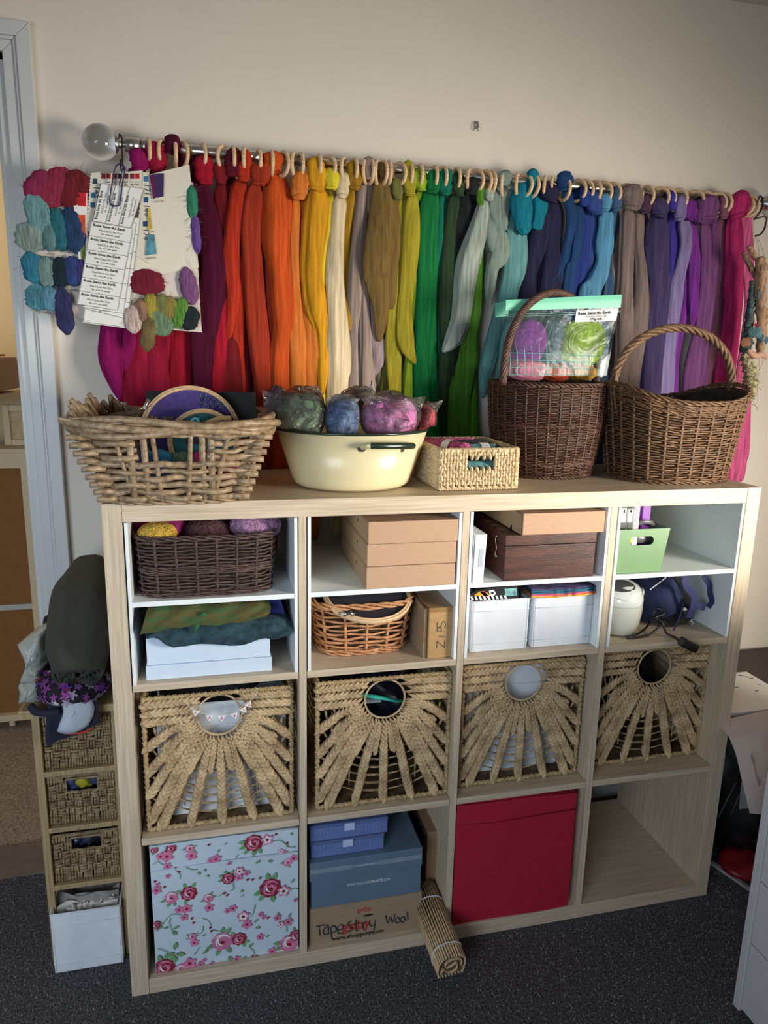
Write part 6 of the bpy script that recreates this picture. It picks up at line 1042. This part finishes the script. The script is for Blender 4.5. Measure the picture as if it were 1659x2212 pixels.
# red fabric box
t = thing('red_box', 'plain crimson red fabric box filling the third bottom cube', 'fabric box', (.905, .15, b1)); rf = M('crimson_fabric', (172, 20, 48), .85, .06, 160, bump=.15)
n = 20; G = np.array([[(.7445+(.312)*u+.0012*math.sin(v*6), .006+.0026*math.sin(u*5+1)*math.sin(v*4+u*2), b1+(.331-.010*u)*v) for u in np.linspace(0, 1, n)] for v in np.linspace(0, 1, n)]); mb = MB(); mb.grid(G[:, ::-1]); mb.hexa([(.7455, .011, b1), (1.0555, .011, b1), (1.0555, .32, b1), (.7455, .32, b1), (.7455, .011, b1+.330), (1.0555, .011, b1+.320), (1.0555, .32, b1+.320), (.7455, .32, b1+.330)]); part('box_body', mb, rf, t)
part('fold_seam', MB().tube([(.745, .002, b1+.277), (.85, .002, b1+.272), (1.055, .002, b1+.279)], .0012, 6), rf, t)
# ================================================================ LEFT: NARROW BASKET TOWER
pine = wood('drab_painted_wood', (172, 150, 112), (146, 124, 90), 'z'); t = thing('basket_tower', 'narrow cream wooden tower holding three small seagrass baskets, left of the unit', 'storage tower', (-.098, .25, 0))
tx0, tx1, ty0, ty1 = -.1845, -.0085, .125, .40
part('top_board', MB().box((tx0-.022, ty0-.012, .632), (tx1+.002, ty1+.01, .650)), pine, t, False, .003)
for x in (tx0, tx1-.016):
    for y in (ty0, ty1-.016): part('post', MB().box((x, y, 0), (x+.016, y+.016, .632)), pine, t, False, .0015)
for z in (.483, .344, .197): part('shelf', MB().box((tx0+.002, ty0+.001, z), (tx1-.002, ty1-.002, z+.012)), pine, t, False, .0015)
sgd = M('dark_seagrass', (150, 128, 96), .8, .35, 60, (1, 1, 3), .8, bscale=180, col2=(96, 80, 56)); sgi = M('seagrass_inner_shade', (60, 50, 38), .9)
def small_basket(label, z, hole, h=.118):
    x0, x1, y0 = tx0+.018, tx1-.018, ty0+.012; t = thing('seagrass_basket', label, 'basket', ((x0+x1)/2, .24, z), 'seagrass baskets in the narrow tower'); w_ = x1-x0; mb = MB(); rg = np.random.default_rng(int(z*1000)); N_, R_ = 16, 16
    for bi in range(8):      # basket weave: blocks of upright strands alternating with blocks of level strands
        for bj in range(6):
            u0, v0 = bi/8, bj/6
            if hole and .28 < u0+.06 < .74 and .64 < v0+.08 < .93: continue
            for k in range(3):
                if (bi+bj) % 2 or bj in (0, 5): a_ = (x0+w_*(u0+(k+.5)/24), z+h*(v0-.01)); b_ = (x0+w_*(u0+(k+.5)/24)+rg.normal(0, .001), z+h*(v0+1/6+.01))
                else: a_ = (x0+w_*(u0-.006), z+h*(v0+(k+.5)/18)); b_ = (x0+w_*(u0+1/8+.006), z+h*(v0+(k+.5)/18)+rg.normal(0, .001))
                m_ = ((a_[0]+b_[0])/2, (a_[1]+b_[1])/2); mb.tube(spline([(a_[0], y0+.003, a_[1]), (m_[0], y0-.0025, m_[1]), (b_[0], y0+.003, b_[1])], 5), .0030, 6)
    part('front_weave', mb, sgd, t, kind='stuff')
    mb = MB()
    for xx in (x0, x1):
        for v in np.arange(.003, h, .0062): rope(mb, [(xx, yy, z+v) for yy in np.linspace(y0, .37, 24)], .0016, 2, .0022, 14, 5)
    for v in np.arange(.003, h, .0062): rope(mb, [(xx, .37, z+v) for xx in np.linspace(x0, x1, 14)], .0016, 2, .0022, 8, 5)
    part('side_weave', mb, sgd, t, kind='stuff')
    mb = MB(); rope(mb, resamp([(x0, y0, z+h), (x1, y0, z+h), (x1, .37, z+h), (x0, .37, z+h)], 160, True), .0026, 3, .0026, 44, 5, True, (0, 0, 1)); part('rim', mb, sgd, t)
    if hole:
        mb = MB(); rope(mb, resamp([(x0+w_*.27, y0-.001, z+h*.66), (x0+w_*.75, y0-.001, z+h*.66), (x0+w_*.75, y0-.001, z+h*.93), (x0+w_*.27, y0-.001, z+h*.93)], 80, True), .0016, 2, .0020, 26, 5, True, (0, 1, 0)); part('hole_edge', mb, sgd, t)
    mb = MB(); mb.box((x0+.004, y0+.006, z+.001), (x1-.004, y0+.0075, z+h*(.62 if hole else .95))); mb.box((x0+.004, y0+.006, z), (x1-.004, .366, z+.002)); part('lining', mb, sgi, t, False)  # no real lining: dark sheets painted as the shade inside the basket
    return x0, x1, y0
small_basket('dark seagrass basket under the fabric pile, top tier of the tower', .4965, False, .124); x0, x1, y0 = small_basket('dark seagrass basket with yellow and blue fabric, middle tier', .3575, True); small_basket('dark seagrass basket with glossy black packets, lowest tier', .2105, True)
for lab, z, cols in (('yellow and blue fabric pieces in the middle seagrass basket', .425, ((70, 90, 150), (176, 168, 40), (40, 56, 80))), ('shiny dark packets in the lowest seagrass basket', .278, ((34, 42, 70), (60, 70, 90), (30, 30, 44)))):
    t2 = thing('fabric_bundle', lab, 'fabric', (-.095, .2, z))
    for k_, col in enumerate(cols): c = (-.125+k_*.028, .17, z+.022+.004*k_); part('piece', lump(c, (.022, .025, .024), int(z*100)+k_, am=.12), M('bundle_%d_%d' % (int(z*1000), k_), col, .3 if z < .3 else .8, .2, 20, bump=.5), t2)
# white bin on the floor with papers
fabric_bin('fabric_bin', 'white fabric bin full of papers on the carpet before the tower', -.176, -.028, -.028+.128, .25, .0015, .155)
pg = M('newsprint', (150, 146, 140), .85, .2, 50, bump=.2); pw = M('crumpled_paper', (214, 210, 204), .8, .04, 20, bump=.5); t = thing('paper_bundle', 'crumpled newspapers and papers stuffed in the white floor bin', 'paper', (-.10, .17, .12)); rg = np.random.default_rng(8)
for i in range(9):
    G = []; y0_ = .118+i*.013; hh = .150+.018*math.sin(i*1.3)
    for v in np.linspace(0, 1, 6): G.append([(-.168+.132*u, y0_+.010*math.sin(u*6+i)+.012*v, .09+(hh-.09)*v+.007*math.sin(u*9+i*2)*v) for u in np.linspace(0, 1, 16)])
    mb = MB(); G = np.array(G); mb.grid(G); mb.grid(G[:, ::-1]+np.array([0, .0012, 0])); part('paper_sheet', mb, pg if i % 3 else pw, t)
for i in range(4): part('crumpled_sheet', lump((-.13+.026*i, .125+.006*i, .140), (.016, .012, .012), 120+i, am=.25), pw, t)
# fabrics on top of the tower
ol = M('olive_cloth', (62, 62, 54), .95, .08, 60, bump=.3, bscale=14); t = thing('fabric_roll', 'thick roll of dark olive cloth leaning against the unit', 'fabric roll', (-.09, .25, .66))
C = spline([(*at(186, 1452, 1, .10), .052), (*at(184, 1400, 1, .13), .064), (*at(186, 1330, 1, .20), .070), (*at(196, 1270, 1, .29), .068), (*at(215, 1240, 1, .36), .05), (*at(222, 1232, 1, .40), .02)], 34); k = 30; a = np.arange(k)/k*2*math.pi
C[:, 0] = np.minimum(C[:, 0], -.078); P_ = C[:, :3]; u = np.linspace(0, 1, 34); prof = 1+.03*np.sin(3*a[None]+u[:, None]*6)+.03*np.sin(7*a[None]+2)+.02*np.sin(2*a[None]+u[:, None]*20); mb = MB(); mb.tube(P_, C[:, 3], k, prof=prof, ref=(1, 0, 0)); part('rolled_cloth', mb, ol, t)
mb = MB(); c = P_[0]+np.array([0, -.004, 0]); rg = np.random.default_rng(6)
for i in range(7): R_ = .048*(1-i/7.5); aa = np.arange(40)/40*2*math.pi; mb.tube(np.stack([c[0]+R_*np.cos(aa)*(1+.12*np.sin(3*aa+i)), c[1]-.004+.004*np.sin(5*aa+i), c[2]+R_*np.sin(aa)*.8*(1+.12*np.sin(2*aa+i*2))], -1), .0042, 6, True, ref=(0, 1, 0))
part('frayed_end', mb, M('olive_fray', (50, 52, 46), .98, .5, 90, bump=1), t)
fl = M('dark_floral_ground', (30, 26, 40), .9, .1); t = thing('floral_fabric', 'folded dark fabric with purple, red and white flowers on the tower', 'fabric', (-.1, .15, .65))
mb = lump((-.098, .19, .692), (.082, .13, .038), 131, 26, 44, .035); V = mb.allV(); V[:, 2] = np.maximum(V[:, 2], .652); V[:, 0] = np.minimum(V[:, 0], -.008); mb.V = [V]; part('folded_cloth', mb, fl, t)
Ffl = V; fm = {n_: M('flower_'+n_, c_, .85, .08, bump=0) for n_, c_ in (('plum', (132, 60, 140)), ('red', (140, 26, 44)), ('white', (224, 222, 226)), ('grey', (140, 136, 160)), ('violet', (96, 56, 150)))}
rg = np.random.default_rng(12); mbs = {n_: MB() for n_ in fm}; cc = np.array([-.098, .19, .692]); rr = np.array([.082, .13, .038]); names = list(fm)
for i in range(90):
    a_ = rg.uniform(math.pi*1.02, math.pi*1.98); v_ = rg.uniform(.25, 1.25); d = np.array([math.cos(a_)*math.sin(math.pi/2*v_)**.7 if v_ < 2 else 0, math.sin(a_)*math.sin(math.pi/2*v_)**.7, math.cos(math.pi/2*v_)])
    j = np.argmin(np.linalg.norm((Ffl-cc)/rr-d, axis=1)); p = Ffl[j]; nn = nrm((p-cc)/rr**2); p = p+nn*.002; e1_ = nrm(np.cross(nn, (0, 0, 1.01))); e2_ = np.cross(e1_, nn); r_ = rg.uniform(.005, .0085); ph = rg.uniform(0, 6); mb = mbs[names[rg.integers(0, 5)] if i % 3 else 'plum']
    mb.poly([p+(e1_*math.cos(q)+e2_*math.sin(q))*r_*(1+.45*math.cos(5*q+ph)) for q in np.arange(30)/30*6.283], nn*-.0006)
for n_ in fm: part('flower_print', mbs[n_], fm[n_], t, False, kind='stuff')
nvm = M('navy_cloth', (24, 26, 48), .9, .1, bump=.2); t = thing('navy_cloth', 'navy cloth folds hanging below the floral fabric at the tower top', 'fabric', (-.1, .11, .60))
part('lower_fold', MB().tube(spline([(-.178, .11, .662), (-.165, .095, .655), (-.14, .093, .652), (-.12, .094, .655)], 14), [.008]*14, 10), nvm, t); mb = MB(); G = np.array([[(-.140+.098*u-.012*math.sin(v*2)*(u < .3), .094+.006*math.sin(u*5), .672-(.10-.05*u)*v) for u in np.linspace(0, 1, 14)] for v in np.linspace(0, 1, 8)]); mb.grid(G); mb.grid(G[:, ::-1]+np.array([0, .002, 0])); part('hanging_fold', mb, nvm, t)
t = thing('paper_roll', 'rolled white tissue paper end poking out under the floral fabric', 'paper roll', (-.09, .09, .60)); pts = [(712, 1330), (760, 1270), (850, 1215), (960, 1195), (1050, 1210), (1130, 1290), (1190, 1400), (1235, 1520), (1220, 1640), (1140, 1780), (1040, 1860), (900, 1930), (760, 1930), (632, 1880), (700, 1700), (725, 1580), (715, 1440)]
PP = [at(40+a_/7.54, 1330+b_/7.54, 1, .082) for a_, b_ in pts]; mb = MB(); c = np.mean(PP, 0); ring = [np.array(p) for p in PP]; n_ = len(ring); G = [[c+(p-c)*s_+np.array([0, -.012*(1-s_*s_)+.002*math.sin(i*1.7+s_*8), 0]) for i, p in enumerate(ring)] for s_ in (.02, .3, .55, .8, 1.)]; G.append([p+np.array([.0, .05, .01]) for p in ring]); mb.grid(np.array(G), True); part('tissue', mb, M('white_tissue', (186, 192, 204), .85, .03, 14, bump=.5, bscale=20), t)
part('red_edge', MB().tube(spline([at(128, 1581, 1, .086), at(150, 1585, 1, .086), at(185, 1581, 1, .086), at(200, 1573, 1, .086)], 14), .0022, 6), M('red_lining', (190, 50, 40), .7), t)
t = thing('plastic_bag', 'milky plastic bags folded on the tower, left of the floral fabric', 'bag', (-.19, .2, .652)); pb = M('milky_plastic', (184, 186, 178), .3, .05, 18, bump=.5, bscale=24, alpha=.82)
for k_, pts in enumerate(([(38, 1392), (86, 1370), (90, 1400), (86, 1470), (40, 1478), (56, 1440)], [(40, 1480), (88, 1474), (88, 1515), (40, 1520), (42, 1500)], [(60, 1440), (90, 1440), (84, 1462), (62, 1456)])):
    P2 = [at(a_, b_, 1, .14-.006*k_) for a_, b_ in pts]; c = np.mean(P2, 0); mb = MB(); rr_ = resamp(P2, 24, True); G = [[c+(p-c)*s_+np.array([0, -.018*(1-s_*s_)+.003*math.sin(i*1.3+s_*6), 0]) for i, p in enumerate(rr_)] for s_ in (.03, .35, .65, .9, 1.)]; G.append([p+np.array([.02, .10, 0]) for p in rr_]); mb.grid(np.array(G), True); part('folded_film', mb, pb, t)
solo('cloth_roll', MB().tube([at(100, 1425, 1, .22), at(112, 1340, 1, .36)], .019, 16), M('near_black_cloth', (26, 26, 32), .9), 'narrow black cloth roll behind the olive one', 'fabric roll')
# ================================================================ RIGHT: LOW TABLE AND WHITE DRAWERS
t = thing('low_table', 'low dark table in the corner right of the shelving unit', 'table', (1.8, .25, 0)); tk = M('dark_table', (62, 54, 50), .6, .1)
part('table_top', MB().box((1.50, .075, .462), (2.3, .46, .478)), tk, t, False, .002)
for x in (1.505, 2.27):
    for y in (.09, .43): part('leg', MB().box((x, y, 0), (x+.022, y+.022, .462)), tk, t, False, .002)
t = thing('drawing_pad', 'white drawing pad with faint pencil marks on the low table', 'paper pad', (1.62, .17, .479)); part('pages', MB().box((1.497, .055, .482), (1.742, .27, .4995)), paper_m, t, False, .001); part('backing_board', MB().box((1.495, .052, .479), (1.745, .273, .482)), cardd_m, t, False, .0004)
mb = MB()
for i, (a_, b_) in enumerate(((1597, 1458), (1604, 1459), (1613, 1462), (1624, 1465), (1640, 1478), (1592, 1484), (1634, 1492))): p = at(a_, b_, 2, .4998); mb.box((p[0]-.006-.004*(i % 2), p[1]-.002, .4996), (p[0]+.006, p[1]+.002, .4999))
part('pencil_mark', mb, M('pencil', (110, 104, 104), .8, bump=0), t, False, kind='stuff')
t = thing('storage_case', 'dark grey case on the low table ledge under the pad', 'box', (1.60, .02, .42)); part('case', MB().box((1.49, -.02, .405), (1.78, .07, .455)), M('charcoal_plastic', (52, 52, 56), .5), t, False, .004); 
t = thing('paper_sheet', 'large white paper curling down from the low table edge', 'paper', tuple(at(1630, 1750, 1, -.06)))
Lf = spline([(*at(1574, 1590, 1, -.03),), (*at(1590, 1630, 1, -.05),), (*at(1604, 1690, 1, -.07),), (*at(1620, 1757, 1, -.07),)], 16); Rt = spline([(*at(1700, 1560, 1, .0),), (*at(1698, 1620, 1, -.04),), (*at(1696, 1690, 1, -.06),), (*at(1700, 1752, 1, -.06),)], 16)
top = np.array([Lf[0], Rt[0]])+np.array([0, .05, .012]); G = [[top[0]*(1-u)+top[1]*u for u in np.linspace(0, 1, 8)]]+[[l*(1-u)+r_*u+np.array([0, -.01*math.sin(u*3), 0]) for u in np.linspace(0, 1, 8)] for l, r_ in zip(Lf, Rt)]; mb = MB(); mb.grid(np.array(G)); mb.grid(np.array(G)[:, ::-1]+np.array([0, .001, 0])); part('paper', mb, M('cartridge_paper', (206, 192, 184), .85, .02, 12, bump=.05), t)
part('pink_stain', MB().tube(spline([at(1622, 1632, 1, -.078), at(1628, 1650, 1, -.084), at(1634, 1680, 1, -.088), at(1641, 1697, 1, -.09)], 16), [.003]*6+[.0018]*6+[.003]*4, 5, flat=.2), M('pink_watercolour', (176, 136, 136), .85), t)
solo('paper_sheet', MB().poly([at(a_, b_, 1, -.04) for a_, b_ in ((1602, 1690), (1625, 1690), (1635, 1745), (1597, 1748))], (0, .001, 0)), M('grey_paper', (150, 146, 146), .85), 'smaller grey paper sheet hanging behind the large white one', 'paper', False)
t = thing('black_bin_bag', 'black bag slumped in the dark gap under the low table', 'bag', (1.68, .2, 0)); mb = lump((1.70, .22, .19), (.20, .19, .19), 151, 22, 34, .06); part('bag', mb, M('black_film', (16, 16, 18), .4, .1, 10, bump=.8, bscale=16), t)
for a_, b_ in (((1590, 1690), (1552, 1765)), ((1600, 1710), (1578, 1762))): part('strap', MB().tube([at(*a_, 1, .0), at(*b_, 1, .0)], .0022, 6), M('grey_strap_%d' % a_[0], (62, 62, 68), .6), t)
t = thing('folded_paper', 'flat white-edged folder with red paper on the carpet beside the unit', 'folder', (1.60, .0, 0)); q = [at(1534, 1868, 2, 0), at(1618, 1926, 2, 0)]; d = q[1]-q[0]; nn_ = nrm(np.array([-d[1], d[0], 0])); nn_ = nn_ if nn_[0] > 0 else -nn_
mb = MB(); mb.hexa([tuple(q[0]), tuple(q[1]), tuple(q[1]+nn_*.2), tuple(q[0]+nn_*.2)]+[tuple(v+np.array([0, 0, .008])) for v in (q[0], q[1], q[1]+nn_*.2, q[0]+nn_*.2)]); part('white_cover', mb, M('grey_white_card', (176, 168, 168), .7), t, False, .001)
mb = MB(); e_ = nn_*.012; mb.hexa([tuple(v) for v in (q[0]+e_, q[1]+e_, q[1]+nn_*.19, q[0]+nn_*.19)]+[tuple(v+np.array([0, 0, .016])) for v in (q[0]+e_, q[1]+e_, q[1]+nn_*.19, q[0]+nn_*.19)]); part('navy_sheet', mb, nvm, t, False, .001)
redp = lump(tuple(at(1600, 1885, 2, .03)+np.array([.05, .03, 0])), (.09, .07, .03), 160, am=.1); V = redp.allV(); V[:, 2] = np.maximum(V[:, 2], .017); redp.V = [V]; part('red_paper', redp, M('red_glossy_paper', (128, 20, 28), .4, .1, 20, bump=.4), t)
# white drawer unit at the right edge
t = thing('drawer_unit', 'white drawer cabinet cut off by the right edge, seen side on', 'cabinet', (1.5, -.6, 0)); cw = M('white_cabinet', (206, 208, 210), .4, .01, bump=0)
Xc, Yc = 1.3, -.306; part('carcass', MB().box((Xc+.022, -1.10, .002), (1.95, Yc-.002, .90)), cw, t, False, .001)
part('side_panel', MB().box((Xc, Yc-.019, .002), (1.95, Yc, .92)), cw, t, False, .0012); part('top_panel', MB().box((Xc, -1.10, .90), (1.95, Yc-.0195, .92)), cw, t, False, .0012)
for i, (za, zb) in enumerate(((.012, .178), (.182, .332), (.336, .474), (.478, .60), (.604, .74), (.744, .896))): part('drawer_front', MB().box((Xc+.003, -1.09, za), (Xc+.0215, Yc-.021, zb)), cw, t, False, .0012)
